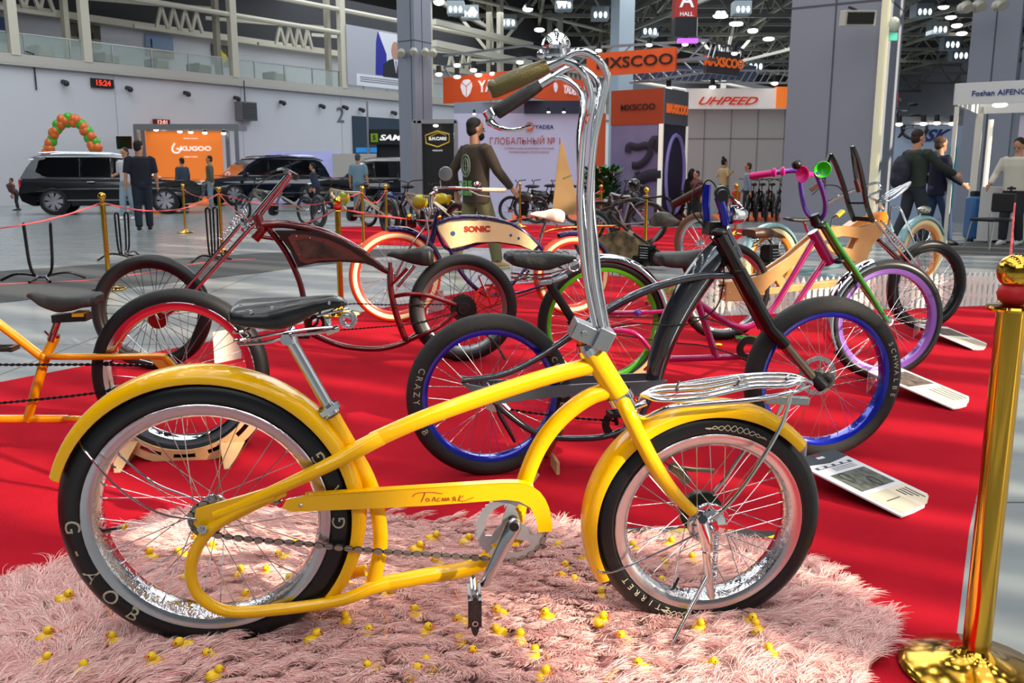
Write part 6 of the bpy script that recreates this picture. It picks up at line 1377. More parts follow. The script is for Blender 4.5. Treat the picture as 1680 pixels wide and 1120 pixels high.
# ------------------------------------------------------------------ stanchions and cords
def stanchion(px, label, ribbon=False, H=.98, sc=1.0, p=None):
    p = G(*px) if p is None else p; b = root('stanchion_post', Matrix.Translation((p[0], p[1], 0)), label, 'barrier post', 'brass barrier posts'); s_ = sc
    MB().lathe([(0, .002), (.16, .002), (.165, .012), (.15, .024), (.09, .035), (.05, .05), (.03, .07), (.026, .09)], 32).build('base', GOLDM, b)
    MB().lathe([(.024 * s_, .06), (.024 * s_, H - .12), (.024 * s_, H - .115)], 24).build('pole', GOLDM, b)
    MB().lathe([(.024, H - .125), (.05, H - .122), (.052, H - .117), (.05, H - .112), (.02, H - .11), (.018, H - .08), (.022, H - .07), (.015, H - .062)], 28).build('collar', GOLDM, b)
    MB().sphere((0, 0, H - .038), .038, n=28).build('ball', GOLDM, b)
    if ribbon: MB().lathe([(.02, H - .11), (.03, H - .1), (.034, H - .085), (.028, H - .07), (.018, H - .062)], 18).build('ribbon_knot', M('red_ribbon', '#c0141c', .5), b)
    return p
PS_ = {}
for k, px, l, rb in (('a', (180, 475), 'brass stanchion left of the two walking visitors, behind the gold bicycle wheel', 0), ('b', (305, 382), 'small distant brass stanchion in front of the black car', 0), ('c', (365, 415), 'brass stanchion behind the long chrome fork of the dark red bicycle', 0), ('d', (560, 517), 'tall brass stanchion with red knot behind the leather tank', 1), ('e', (597, 405), 'brass stanchion just right of the red-knotted one', 0),
                   ('f', (635, 390), 'thin distant brass stanchion by the fat-tired electric bike', 0), ('g', (853, 372), 'distant brass stanchion in front of the black motorcycles', 0), ('h', (985, 392), 'brass stanchion with red knot beside the tall chrome handlebar', 1), ('i', (1058, 420), 'brass stanchion in front of the violet tower poster', 0), ('j', (1206, 385), 'distant brass stanchion near the orange carpet bikes', 0)):
    PS_[k] = stanchion(px, l, rb)
PS_['z'] = stanchion(None, 'big brass stanchion with red knot at the right edge of the red carpet', True, H=.985, sc=1.25, p=G(1597, 1106))
stanchion((1625, 660), 'dark base of another stanchion behind the big brass one') if 0 else None
def cord(a, c, sag, label, z0=.88, z1=.88, r=.007, n=14):
    a, c = Vector((a[0], a[1], z0)), Vector((c[0], c[1], z1)); pts = []
    for i in range(n + 1):
        t = i / n; p = a.lerp(c, t); p.z -= sag * 4 * t * (1 - t); pts.append(p)
    o = MB().tube(pts, r, 6).build('barrier_cord', M('red_cord', '#d8434a', .5)); tag(o, label, 'cord', 'red cords between the barrier posts')
A_ = G(-260, 520); cord(PS_['a'], A_, .18, 'red cord running left from the nearest left brass post', z1=.8); cord(PS_['a'], PS_['c'], .16, 'red cord between the two brass posts behind the long fork'); cord(PS_['c'], PS_['e'], .2, 'red cord running right from the post behind the long fork')
cord(PS_['d'], PS_['c'], .3, 'red cord sagging left from the red-knotted post'); cord(PS_['d'], PS_['h'], .3, 'red cord sagging right from the red-knotted post'); cord(PS_['b'], PS_['c'], .1, 'red cord between the two far posts by the cars')
Z_ = PS_['z']; cord(Z_, (5.4, 9.6, 0), .25, 'red cord running back from the big brass post to the right', z0=.9, z1=.85, r=.009); cord(PS_['f'], PS_['e'], .2, 'red cord between the two thin brass posts')
m = MB()
o = MB().tube([(p[0], p[1], .006) for p in (G(-60, 470), G(60, 464), G(150, 460), G(260, 445), G(330, 432), G(420, 425))], .012, 6, sm=4, flat=(.4, (0, 0, 1))).build('floor_ribbon', M('red_cord')); tag(o, 'red ribbon lying along the dark floor mat', 'ribbon')
# empty tubular bike stands
def bike_rack(px, label, h, w_, ang):
    p = G(*px); b = root('bike_stand', Matrix.Translation((p[0], p[1], 0)) @ RZ(ang), label, 'bike stand', 'empty black bike stands'); BT = M('black_tube', '#0f1012', .25, .5, .5)
    for sg in (-1, 1):
        MB().tube([(sg * w_, -.03, h), (sg * w_ * .85, -.02, .2), (sg * w_ * .5, 0, .07), (0, 0, .05)], .013, 10, sm=5).tube([(sg * w_, .03, h), (sg * w_ * .85, .03, .2), (sg * w_ * .5, .03, .07), (0, .03, .05)], .013, 10, sm=5).tube([(sg * w_, -.03, h), (sg * w_, 0, h + .02), (sg * w_, .03, h)], .013, 8, sm=3).build('upright', BT, b)
        MB().tube([(sg * .1, -.2, .02), (sg * .05, 0, .06), (sg * .25, .05, .09), (sg * .42, .1, .02)], .015, 10, sm=5).build('foot', BT, b)
bike_rack((70, 462), 'empty black tubular bike stand at the left on the dark mat', .62, .13, 20); bike_rack((205, 425), 'empty black tubular bike stand right of the first brass post', .62, .1, 75); bike_rack((352, 428), 'empty black tubular bike stand behind the long chrome fork', .7, .1, 80)
# picket fence
FF = Frame.px((1108, 519), (1662, 499)); L = FF.p(1662, 499).x; fn = root('picket_fence', FF, 'low white picket fence along the far edge of the red carpet', 'fence'); PW_ = M('picket_white', '#f2f0ea', .5)
m = MB(); m.add([(-.016, 0, .0), (.016, 0, 0), (.016, 0, .26), (0, 0, .3), (-.016, 0, .26), (-.016, .012, .0), (.016, .012, 0), (.016, .012, .26), (0, .012, .3), (-.016, .012, .26)], [(0, 1, 2, 3, 4), (9, 8, 7, 6, 5), (0, 5, 6, 1), (1, 6, 7, 2), (2, 7, 8, 3), (3, 8, 9, 4), (4, 9, 5, 0)])
n = 58; pk = m.build('picket', PW_, fn, smooth=False)
for k in range(n):
    o = pk if k == 0 else pk.copy()
    if k: COL.objects.link(o); o.parent = fn
    o.location = (.03 + L * k / n, 0, 0)
for z in (.08, .2): MB().box((L / 2, .018, z), (L, .012, .028)).build('rail', PW_, fn, smooth=False)
# small things on the carpet
for k, (x, y, mt, l) in enumerate(((1235, 562, '#3f9b3f', 'tangle of green and brown wire on the carpet'), )):
    p = G(x, y); m = MB(); q = [(p[0] + .13 * math.cos(t * 2.3) * math.sin(t * .7), p[1] + .08 * math.sin(t * 1.7), .015 + .02 * abs(math.sin(t))) for t in [i * .35 for i in range(60)]]; o = m.tube(q, .005, 5).build('wire_tangle', M('green_wire', mt, .5)); tag(o, l, 'wire')
p = G(1178, 568); o = MB().sphere((p[0], p[1], .012), (.03, .02, .01), n=8).build('toy', M('duck_yellow')); tag(o, 'small yellow thing on the carpet under the magenta bicycle', 'toy')
def leafy(c, r, h, n, mat, name, label, cat, kind='stuff', ls=.05):
    m = MB()
    for i in range(n):
        a, q, z = rng.uniform(0, 6.28), math.sqrt(rng.uniform(0, 1)) * r, rng.uniform(.1, 1) * h; x, y = q * math.cos(a), q * math.sin(a); d = Vector((math.cos(a + rng.normal(0, .6)), math.sin(a + rng.normal(0, .6)), rng.uniform(-.2, .9))).normalized() * ls; s_ = d.cross(Vector((0, 0, 1))).normalized() * ls * .3; b0 = Vector((x, y, z))
        m.add([b0, b0 + d * .5 + s_, b0 + d, b0 + d * .5 - s_], [(0, 1, 2, 3)])
    o = m.build(name, mat, smooth=False); o.location = c; return o
p = G(1125, 505); o = leafy((p[0], p[1], 0), .35, .16, 500, M('grass_green', '#3f8a22', .7), 'grass_clump', '', ''); tag(o, 'clump of green artificial grass with yellow flowers by the picket fence', 'grass', kind='stuff')
# ------------------------------------------------------------------ visitors
def vox(mb, name, mat, parent, v=.014, sm=4):
    o = mb.build(name, mat, parent); r = o.modifiers.new('r', 'REMESH'); r.mode = 'VOXEL'; r.voxel_size = v; r.use_smooth_shade = True
    s_ = o.modifiers.new('s', 'SMOOTH'); s_.iterations = sm; s_.factor = .5; return o
def person(F, label, h=1.78, top='#333333', pants='#2b3340', hair='#1c1512', shoes='#1a1a1a', stride=0.0, arms=None, lean=0.0, head_dir=0.0, head_tilt=0.0, build=1.0, sleeve='long', sole=None, bun=False, beard=False, sit=False, skin='#c08a6c', jacket_len=0.0, vox_=.014, hairlen=0):
    """F: frame at the feet; +x is where the person faces. arms: [(elbow, wrist)] for near (-y) and far (+y), relative to the shoulder, metres"""
    k = h / 1.78; b = root('person', F, label, 'person'); SK = M('skin_' + skin[1:], skin, .5)
    hip = .93 * k; sh = 1.46 * k; nk = 1.52 * k; hd = 1.65 * k; lx = lean
    def L(z): return lx * max(0, (z - hip)) / (.6 * k)
    S = {}
    for i, sg in enumerate((-1, 1)):
        st = stride * (1 if i == 0 else -1); hp = Vector((0, sg * .09 * k, hip)); kn = Vector((st * .55 + (.03 if st >= 0 else .05), sg * .1 * k, .50 * k)); an = Vector((st * 1.0 - (0 if st >= 0 else .02), sg * .1 * k, .09 * k + (.05 if st < -.12 else 0)))
        if sit: kn = Vector((.42, sg * .12, .52)); an = Vector((.4, sg * .12, .1)); 
        S[i] = (hp, kn, an)
    if arms is None: arms = [((-.03, -.05, -.29), (.05, -.05, -.52)), ((-.03, .05, -.29), (.05, .05, -.52))]
    A = {}
    for i, sg in enumerate((-1, 1)):
        s0 = Vector((L(sh), sg * .195 * k * build, sh - .02)); e = s0 + Vector(arms[i][0]) * k; w_ = s0 + Vector(arms[i][1]) * k; A[i] = (s0, e, w_)
    bz = -.48 if sit else 0
    # one continuous body
    m = MB(); ht = Vector((L(hd) + .0, 0, hd)); hx = Matrix.Translation(ht) @ RZ(head_dir) @ RY(head_tilt)
    m.sphere((0, 0, .035 * k), (.098 * k, .078 * k, .105 * k), n=18, X=hx); m.sphere((.022 * k, 0, -.045 * k), (.07 * k, .058 * k, .075 * k), n=14, X=hx)
    m.tube([hx @ Vector((.09 * k, 0, .015)), hx @ Vector((.118 * k, 0, -.022))], [.009, .015], 8); m.sphere((.078 * k, 0, -.062 * k), (.018, .026, .012), n=8, X=hx); m.sphere((.075 * k, 0, -.095 * k), (.022, .028, .02), n=8, X=hx)
    for sg in (-1, 1): m.sphere((-.005, sg * .079 * k, 0), (.018, .009, .03), n=8, X=hx)
    m.tube([ht + Vector((-.02, 0, -.05)), Vector((L(nk) - .01, 0, nk - .06))], [.056 * k, .066 * k], 14)
    m.tube([(L(sh), 0, sh - .03), (L(1.3), 0, 1.28 * k), (L(1.1), 0, 1.1 * k), (0, 0, hip)], [.13 * k, .14 * k, .12 * k, .14 * k], 14, flat=(.6, (1, 0, 0)))
    for i in (0, 1):
        hp, kn, an = S[i]; m.tube([hp, hp.lerp(kn, .5), kn, kn.lerp(an, .35), an, an + Vector((0, 0, -.05))], [.085 * k, .075 * k, .055 * k, .055 * k, .038 * k, .04 * k], 12)
        m.tube([an + Vector((-.03, 0, -.045)), an + Vector((.13, 0, -.06))], [.035, .03], 8)
        s0, e, w_ = A[i]; m.tube([s0 + Vector((0, -.04 * (1 if i else -1), -.03)), s0 + Vector((0, 0, -.03)), s0.lerp(e, .5), e, e.lerp(w_, .4), w_], [.05 * k, .05 * k, .045 * k, .038 * k, .038 * k, .026 * k], 12)
        d = (w_ - e).normalized(); sd_ = Vector((0, 1, 0)) if abs(d.y) < .8 else Vector((1, 0, 0)); sd_ = (sd_ - d * sd_.dot(d)).normalized(); pn = d.cross(sd_); fx = pn.cross(d)
        m.tube([w_, w_ + d * .04, w_ + d * .085], [.028, .038, .036], 10, flat=(.62, tuple(sd_)))
        fwd = pn if pn.x > 0 else -pn
        for q in range(4):
            off = fwd * (-.026 + .0175 * q); l = (.062, .072, .068, .055)[q]; cu = sd_ * (.012 if i == 0 else -.012)
            m.tube([w_ + d * .08 + off, w_ + d * (.08 + l * .5) + off + cu * .5, w_ + d * (.08 + l) + off + cu * 1.6], [.010, .0095, .008], 6)
        m.tube([w_ + d * .03 + fwd * .03, w_ + d * .06 + fwd * .052, w_ + d * .092 + fwd * .056], [.012, .0105, .0085], 6)
    body = vox(m, 'body', SK, b, .0095 if vox_ < .02 else .014, 2)
    for sg in (-1, 1): MB().sphere(hx @ Vector((.088 * k, sg * .033 * k, .015 * k)), .011, n=8).build('eye', M('eye_dark', '#221d1c', .3), b)
    # hair
    m = MB(); m.sphere((-.02 * k, 0, .06 * k), (.1 * k, .086 * k, .09 * k), n=16, X=hx); m.sphere((-.045 * k, 0, .0), (.07 * k, .08 * k, .085 * k), n=14, X=hx)
    if bun: m.sphere((-.05, 0, .16 * k), (.045, .045, .045), n=10, X=hx)
    if hairlen: m.sphere((-.06, 0, -.06), (.06, .09, .14), n=12, X=hx)
    vox(m, 'hair', M('hair_' + hair[1:], hair, .75), b, .012, 2)
    if beard: m = MB(); m.sphere((.05 * k, 0, -.075 * k), (.062 * k, .062 * k, .055 * k), n=12, X=hx); m.sphere((.088 * k, 0, -.045), (.016, .035, .014), n=8, X=hx); vox(m, 'beard', M('hair_' + hair[1:], hair, .75), b, .01, 2)
    # trousers
    m = MB(); PT = M('cloth_' + pants[1:], pants, .8, bump=(60, .3))
    m.tube([(L(1.05), 0, 1.03 * k), (0, 0, .95 * k), (0, 0, .86 * k)], [.15 * k * build, .165 * k * build, .16 * k], 16, flat=(.78, (1, 0, 0)))
    for i in (0, 1):
        hp, kn, an = S[i]; m.tube([hp + Vector((0, 0, -.0)), hp.lerp(kn, .5), kn, kn.lerp(an, .5), an + Vector((0, 0, .0))], [.105 * k, .098 * k, .082 * k, .078 * k, .07 * k], 14)
    vox(m, 'trousers', PT, b, vox_)
    # upper garment
    m = MB(); TP = M('cloth_' + top[1:], top, .85, bump=(45, .35)); q = build; lo = hip - .02 - jacket_len
    m.tube([(L(nk), 0, nk - .035), (L(sh), 0, sh - .01), (L(1.35), 0, 1.33 * k), (L(1.15), 0, 1.15 * k), (0, 0, 1.0 * k), (0, 0, lo)], [.085 * k, .175 * k * q, .2 * k * q, .185 * k * q, .185 * k * q, .19 * k * q], 18, flat=(.66, (1, 0, 0)))
    for i, sg in enumerate((-1, 1)):
        s0, e, w_ = A[i]; m.sphere(s0 + Vector((0, -sg * .02, -.015)), (.075 * k, .07 * k, .07 * k), n=12)
        m.tube([s0, s0.lerp(e, .5), e] + ([e.lerp(w_, .5), w_ - (w_ - e) * .04] if sleeve == 'long' else []), [.078 * k, .072 * k, .062 * k] + ([.056 * k, .047 * k] if sleeve == 'long' else []), 12)
    t = vox(m, 'jacket' if jacket_len else ('sweater' if sleeve == 'long' else 'shirt'), TP, b, vox_)
    for i in (0, 1):
        an = S[i][2]; m = MB(); m.tube([an + Vector((-.075, 0, -.055)), an + Vector((-.03, 0, -.035)), an + Vector((.05, 0, -.045)), an + Vector((.13, 0, -.062)), an + Vector((.185, 0, -.07))], [.035, .05, .046, .038, .02], 12)
        z0 = an.z - .092; m.v = [(x, y, max(z, z0 + .0)) for x, y, z in m.v]; o = m.build('shoe', M('shoe_' + shoes[1:], shoes, .5), b)
        if sole: m = MB(); m.box((an.x + .05, an.y, z0 + .012), (.25, .085, .026)); m.build('sole', M('sole_' + sole[1:], sole, .5), o, bevel=.01)
    return b, A, S, hx
def PF(px, ang): return Frame(G(*px), (math.cos(math.radians(ang)), math.sin(math.radians(ang)), 0))
hang = lambda f=0.0, o=.06: [((-.02 + f * .3, -o, -.29), (.04 + f, -o - .02, -.54)), ((-.02 - f * .3, o, -.29), (.04 - f, o + .02, -.54))]
# bearded man in the brown jacket walking away to the right
b, A, S, hx = person(PF((782, 441), 32), 'bearded man in a brown jacket with a printed back walking behind the cream-tank bicycle', 1.82, '#40362c', '#75714e', '#17120f', '#b89a6a', stride=.24, arms=[((.12, -.08, -.27), (.3, -.1, -.47)), ((-.14, .1, -.27), (-.08, .12, -.52))], beard=True, build=1.16, jacket_len=.12, head_dir=-12, sole='#cfc4a8')
m = MB(); X = loc(-.155, -.03, 1.26) @ RZ(-90)
m.tube([X @ Vector((.105 * math.cos(t), -.005, .13 * math.sin(t))) for t in [q * .2618 for q in range(24)]], .008, 6, closed=True); m.tube([X @ Vector((.06 * math.cos(t), -.005, .09 * math.sin(t))) for t in [q * .2618 for q in range(24)]], .008, 6, closed=True)
m.bar(X @ Vector((-.11, -.005, 0)), X @ Vector((.11, -.005, 0)), .008, .01); m.bar(X @ Vector((0, -.005, -.14)), X @ Vector((0, -.005, .14)), .008, .01); m.build('round_print', M('pale_green_print', '#7d9279', .7), b)
MB().text('DEUS', .13, .006, None, loc(-.168, -.03, 1.03) @ RZ(-90), bold=.004).text('CUSTOMS', .07, .006, None, loc(-.168, -.03, .93) @ RZ(-90), bold=.003).build('back_lettering', M('green_print', '#5f9a55', .7), b, smooth=False)
# two visitors by the black car
person(PF((213, 360), 250), 'man in a white t-shirt and light blue jeans standing by the black car', 1.84, '#c9cbd0', '#8ba0ac', '#3b2a20', '#d8d8d8', stride=.1, arms=[((-.02, -.06, -.28), (.22, .0, -.34)), ((-.03, .05, -.29), (.1, .03, -.5))], sleeve='short', head_tilt=12, vox_=.02)
person(PF((238, 379), 112), 'man in a dark navy shirt and dark jeans seen from behind, by the black car', 1.84, '#1a1d2b', '#1c2434', '#17120f', '#181818', stride=.08, arms=hang(.05), sleeve='short', sole='#b9b5a8', build=1.1, vox_=.02, head_dir=-40)
person(PF((348, 344), 200), 'man in a grey-green jacket standing between the two dark cars', 1.78, '#5d5a4a', '#7e93a0', '#2b2018', '#8a8378', arms=hang(.1), vox_=.024)
person(PF((303, 343), 150), 'man with a dark backpack in front of the orange stand', 1.72, '#3a4656', '#2b3340', '#2b1d16', '#222222', arms=hang(), vox_=.024)
person(PF((590, 352), 80), 'man in a pale blue vest seen from behind beside the white-roofed car', 1.76, '#6f8a99', '#5d7385', '#4a4540', '#333333', arms=hang(), sleeve='short', vox_=.024)
person(PF((522, 350), 180), 'man in dark blue bending by the amber panel', 1.5, '#26304a', '#22283a', '#17120f', '#222222', arms=hang(.1), lean=.1, vox_=.024)
# two men walking right by the big pillar
b, A, S, hx = person(PF((1492, 404), 12), 'man in a dark green sweater with a dark backpack, arm stretched forward', 1.86, '#28302a', '#262c36', '#2a1b14', '#222222', stride=.2, arms=[((.2, -.08, -.2), (.46, -.1, -.33)), ((-.08, .08, -.27), (.05, .1, -.5))], build=1.12, beard=False)
m = MB(); m.sphere((-.27, 0, 1.2), (.14, .17, .27), n=14); m.sphere((-.33, 0, 1.08), (.1, .14, .15), n=12); bp = vox(m, 'backpack', M('navy_bag', '#1b1f30', .7), None, .02); bp.matrix_world = b.matrix_world; tag(bp, 'dark navy backpack worn by the man in the green sweater', 'backpack')
m = MB()
for sg in (-1, 1): m.tube([(-.14, sg * .1, 1.42), (-.02, sg * .12, 1.5), (.13, sg * .12, 1.36), (.1, sg * .14, 1.15), (-.12, sg * .15, 1.05)], .014, 6, sm=4, flat=(.5, (0, 1, 0)))
m.build('strap', M('navy_bag'), bp)
p_, q_ = None, None
b, A, S, hx = person(PF((1530, 402), 8), 'man in a dark navy hooded jacket walking beside the man with the backpack', 1.76, '#151a33', '#2b3f63', '#4a3324', '#22242a', stride=.2, arms=[((-.02, -.08, -.27), (.22, -.12, -.42)), ((-.1, .08, -.26), (.1, .1, -.44))], build=1.08, jacket_len=.08)
m = MB(); m.tube([(-.05, 0, 1.5), (-.1, 0, 1.44), (-.12, 0, 1.36)], [.07, .1, .05], 10); vox(m, 'hood', M('cloth_151a33'), b, .016)
# man in white at the right
person(PF((1656, 402), 215), 'man in a white long-sleeved sweater looking down at the right edge', 1.74, '#c6c2b6', '#23262e', '#17120f', '#c8c8c8', stride=.06, arms=[((.06, -.1, -.26), (.2, -.12, -.42)), ((-.04, .1, -.27), (.1, .16, -.46))], head_tilt=30, build=1.1)
# people sitting and standing by the white panelled wall
person(PF((1185, 352), 20), 'woman in a beige top with hair in a bun by the panelled wall', 1.62, '#ab9a72', '#3a3a3a', '#16110f', '#333333', arms=[((-.05, -.1, -.22), (.1, -.05, -.1)), ((-.05, .1, -.22), (.1, .05, -.1))], bun=True, vox_=.024)
person(PF((1223, 362), 170), 'boy in a blue-grey sweater by the panelled wall', 1.45, '#8796a8', '#2b2b33', '#4a3122', '#333333', arms=hang(.12), vox_=.024)
person(PF((1205, 364), 200), 'child in an orange-red top by the panelled wall', .95, '#c8401c', '#33333a', '#c58a6c', '#333333', arms=hang(.05), vox_=.024)
person(PF((1133, 364), 40), 'dark-haired woman in a dark coat beside the violet tower', 1.3, '#2a2624', '#2b2b2b', '#1a120e', '#222222', arms=hang(.05), hairlen=1, vox_=.024)
person(PF((1148, 366), 200), 'person in a brown top leaning beside the dark-haired woman', 1.25, '#6b3a35', '#2b2b2b', '#3a2418', '#222222', arms=hang(.05), lean=.12, vox_=.024)
person(PF((30, 345), 200), 'person in a patterned dark jacket crouching behind the black car', 1.05, '#5a3a38', '#26262a', '#3a2418', '#222222', arms=hang(.05), lean=.1, vox_=.024)
# ------------------------------------------------------------------ parked cars
def suv(F, label, Lc, H, W, r, wb, roof, body, facing=1, roofmat=None, light='white'):
    """side-on estate car; local x from rear (0) to front (Lc), mirrored when facing = -1"""
    b = root('car', F, label, 'car'); sx = facing; X0 = 0 if facing > 0 else Lc
    def xx(t): return X0 + sx * t * Lc
    rx, fx = (Lc - wb) / 2 - .04, (Lc + wb) / 2 - .04; rx, fx = rx / Lc, fx / Lc; ar = (r + .07)
    def arch(cx, n=10):
        return [(cx + (ar / Lc) * math.cos(math.pi * (1 - i / n)) * -1 * -1, .30 + 0 + ar * math.sin(math.pi * i / n) - .02) for i in range(n + 1)]
    low = [(0.015, .42), (.0, .62), (.012, .98), (.03, 1.08), (.5, 1.09), (.70, 1.07), (.80, 1.05), (.93, .98), (.985, .86), (1.0, .6), (.985, .36), (fx + ar / Lc + .01, .27)] + [(fx + ar / Lc * math.cos(math.pi * i / 10), .27 + (ar + .03) * math.sin(math.pi * i / 10)) for i in range(11)] + [(rx + ar / Lc * math.cos(math.pi * i / 10), .27 + (ar + .03) * math.sin(math.pi * i / 10)) for i in range(11)] + [(rx - ar / Lc - .02, .28)]
    sc = H / 1.8
    def lay(pts, th, mat, nm, par=b, y=0.0, taper=True, bev=.02):
        m = MB().poly([[(xx(t), z * sc) for t, z in pts]], th); vs = []
        for (x, yy, z) in m.v:
            k = 1 - .17 * max(0, (z / sc - 1.05)) / .75 if taper else 1; t = (x - X0) * sx / Lc; k2 = 1 - .10 * max(0, (abs(t - .5) - .38) / .12) ** 2
            vs.append((x, yy * k * k2 + y, z))
        m.v = vs; o = m.build(nm, mat, par, smooth=False, bevel=bev); return o
    BM = M('car_' + body[1:], body, .12, .25, 1.0); GM = M('car_glass', '#0a0c0f', .05, coat=1.0); CT = M('car_chrome', '#c8ccd2', .12, 1.0)
    bo = lay(low, W, BM, 'body', bev=.05)
    cab = [(.02, 1.06), (.055, 1.42), (.10, 1.70), (.14, 1.77), (.35, 1.80), (.52, 1.78), (.585, 1.72), (.66, 1.5), (.745, 1.06)]
    lay(cab, W * .97, BM if not roofmat else BM, 'cabin', bev=.03)
    RM = roofmat or BM
    lay([(.06, 1.66), (.10, 1.74), (.14, 1.795), (.35, 1.82), (.52, 1.80), (.59, 1.74), (.57, 1.70), (.5, 1.73), (.14, 1.72), (.09, 1.63)], W * 1.0, RM, 'roof', bev=.01)
    if roofmat: lay([(.012, 1.06), (.055, 1.42), (.10, 1.72), (.16, 1.74), (.155, 1.66), (.12, 1.62), (.10, 1.28), (.16, 1.12), (.72, 1.12), (.74, 1.07), (.14, 1.07)], W * 1.0, RM, 'side_trim', bev=.005)
    for nm, ol in (('window_glass', [(.135, 1.16), (.12, 1.28), (.165, 1.62), (.20, 1.66), (.335, 1.68), (.335, 1.15)]), ('window_glass', [(.35, 1.15), (.35, 1.68), (.505, 1.67), (.505, 1.15)]), ('window_glass', [(.52, 1.15), (.52, 1.66), (.575, 1.62), (.625, 1.5), (.70, 1.15)])):
        lay(ol, W * 1.004, GM, nm, bev=0)
    m = MB(); m.add([(xx(.60), -W * .39, 1.66 * sc), (xx(.60), W * .39, 1.66 * sc), (xx(.745), W * .45, 1.1 * sc), (xx(.745), -W * .45, 1.1 * sc)], [(0, 1, 2, 3)]); m.v = [(x + sx * .012, y, z + .012) for x, y, z in m.v]; m.build('windscreen', M('windscreen_glass', '#31424c', .05, coat=1.0), b, smooth=False)
    for k, t in enumerate((rx, fx)):
        for sg in (-1, 1):
            c = Vector((xx(t), sg * (W / 2 - .12), r)); w_ = MB().lathe([(r * .62, -.12), (r * .9, -.125), (r, -.09), (r, .09), (r * .9, .125), (r * .62, .12)], 40, axis='y', closedprof=True).build('wheel', RUBBERS, b, loc=c)
            m = MB(); yy = sg * .118; m.lathe([(r * .66, yy), (r * .69, yy * 1.04), (r * .64, yy * .6), (r * .6, yy * .6)], 36, axis='y')
            for q in range(7):
                a_ = q * 2 * math.pi / 7; m.add([(r * .14 * math.cos(a_ - .6), yy, r * .14 * math.sin(a_ - .6)), (r * .66 * math.cos(a_ - .3), yy * .92, r * .66 * math.sin(a_ - .3)), (r * .66 * math.cos(a_ + .3), yy * .92, r * .66 * math.sin(a_ + .3)), (r * .14 * math.cos(a_ + .6), yy, r * .14 * math.sin(a_ + .6))], [(0, 1, 2, 3)])
            m.lathe([(0, yy * 1.03), (r * .16, yy * 1.0)], 16, axis='y'); m.build('rim', M('alloy_bright', '#c9c6cf', .22, .8), w_)
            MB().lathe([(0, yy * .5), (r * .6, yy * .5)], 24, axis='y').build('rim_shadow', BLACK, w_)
    for t0, t1 in ((.36, .43), (.56, .63)):
        m = MB()
        for sg in (-1, 1): m.box((xx((t0 + t1) / 2), sg * W * .502, .98 * sc), ((t1 - t0) * Lc * .6, .03, .03))
        m.build('door_handle', CT, b, bevel=.008)
    for sg in (-1, 1): MB().box((xx(.47), sg * W * .503, .44 * sc), (Lc * .42, .02, .04)).build('sill_trim', CT, b, smooth=False); MB().box((xx(.48), sg * W * .497, 1.1 * sc), (Lc * .72, .02, .025)).build('waist_trim', CT, b, smooth=False); MB().sphere((xx(.69), sg * (W / 2 + .1), 1.14 * sc), (.1, .12, .08), n=10).build('mirror', BM, b)
    m = MB(); m.box((xx(.996), 0, .72 * sc), (.06, W * .62, .34)); g = m.build('grille', BLACK, b, smooth=False, bevel=.01); m = MB(); [m.box((xx(1.004), 0, .58 * sc + k * .06), (.03, W * .6, .02)) for k in range(6)]; m.build('grille_bars', CT, g, smooth=False)
    for sg in (-1, 1): MB().box((xx(.975), sg * W * .39, .84 * sc), (.16, W * .14, .14)).build('headlamp', M('lamp_clear', '#e4ecf2', .1, emit=.5), b, smooth=False, bevel=.02); MB().box((xx(.012), sg * W * .42, .95 * sc), (.06, W * .1, .2)).build('tail_lamp', M('lamp_red', '#b01020', .2, emit=.4), b, smooth=False, bevel=.02)
    m = MB(); [m.tube([(xx(.12), sg * W * .36, 1.84 * sc), (xx(.2), sg * W * .37, 1.87 * sc), (xx(.5), sg * W * .37, 1.85 * sc), (xx(.56), sg * W * .36, 1.8 * sc)], .02, 6) for sg in (-1, 1)]; m.build('roof_rail', CT, b)
    return b
SILVR = M('car_silver', '#a9adb4', .15, .6, 1.0)
FC = Frame.px((47, 351), (334, 348)); Lc = (Vector(G(334, 348)) - Vector(G(47, 351))).length
suv(FC, 'long black car with silver window trim parked side-on at the left', Lc, 1.74, 2.05, .40, Lc * .61, 1.8, '#0b0b10', 1, SILVR)
F2 = Frame(G(320, 337), (math.cos(math.radians(38)), math.sin(math.radians(38)), 0)); suv(F2, 'dark blue car with a chrome grille behind the black car', 5.4, 1.85, 2.0, .42, 3.1, 1.8, '#0e1826', -1)
F3 = Frame(G(505, 341), (math.cos(math.radians(14)), math.sin(math.radians(14)), 0)); suv(F3, 'black car with a white roof parked behind the electric bikes', 4.7, 1.7, 1.95, .38, 2.8, 1.8, '#101013', -1, M('car_white', '#cfcdc6', .2, 0, 1.0))
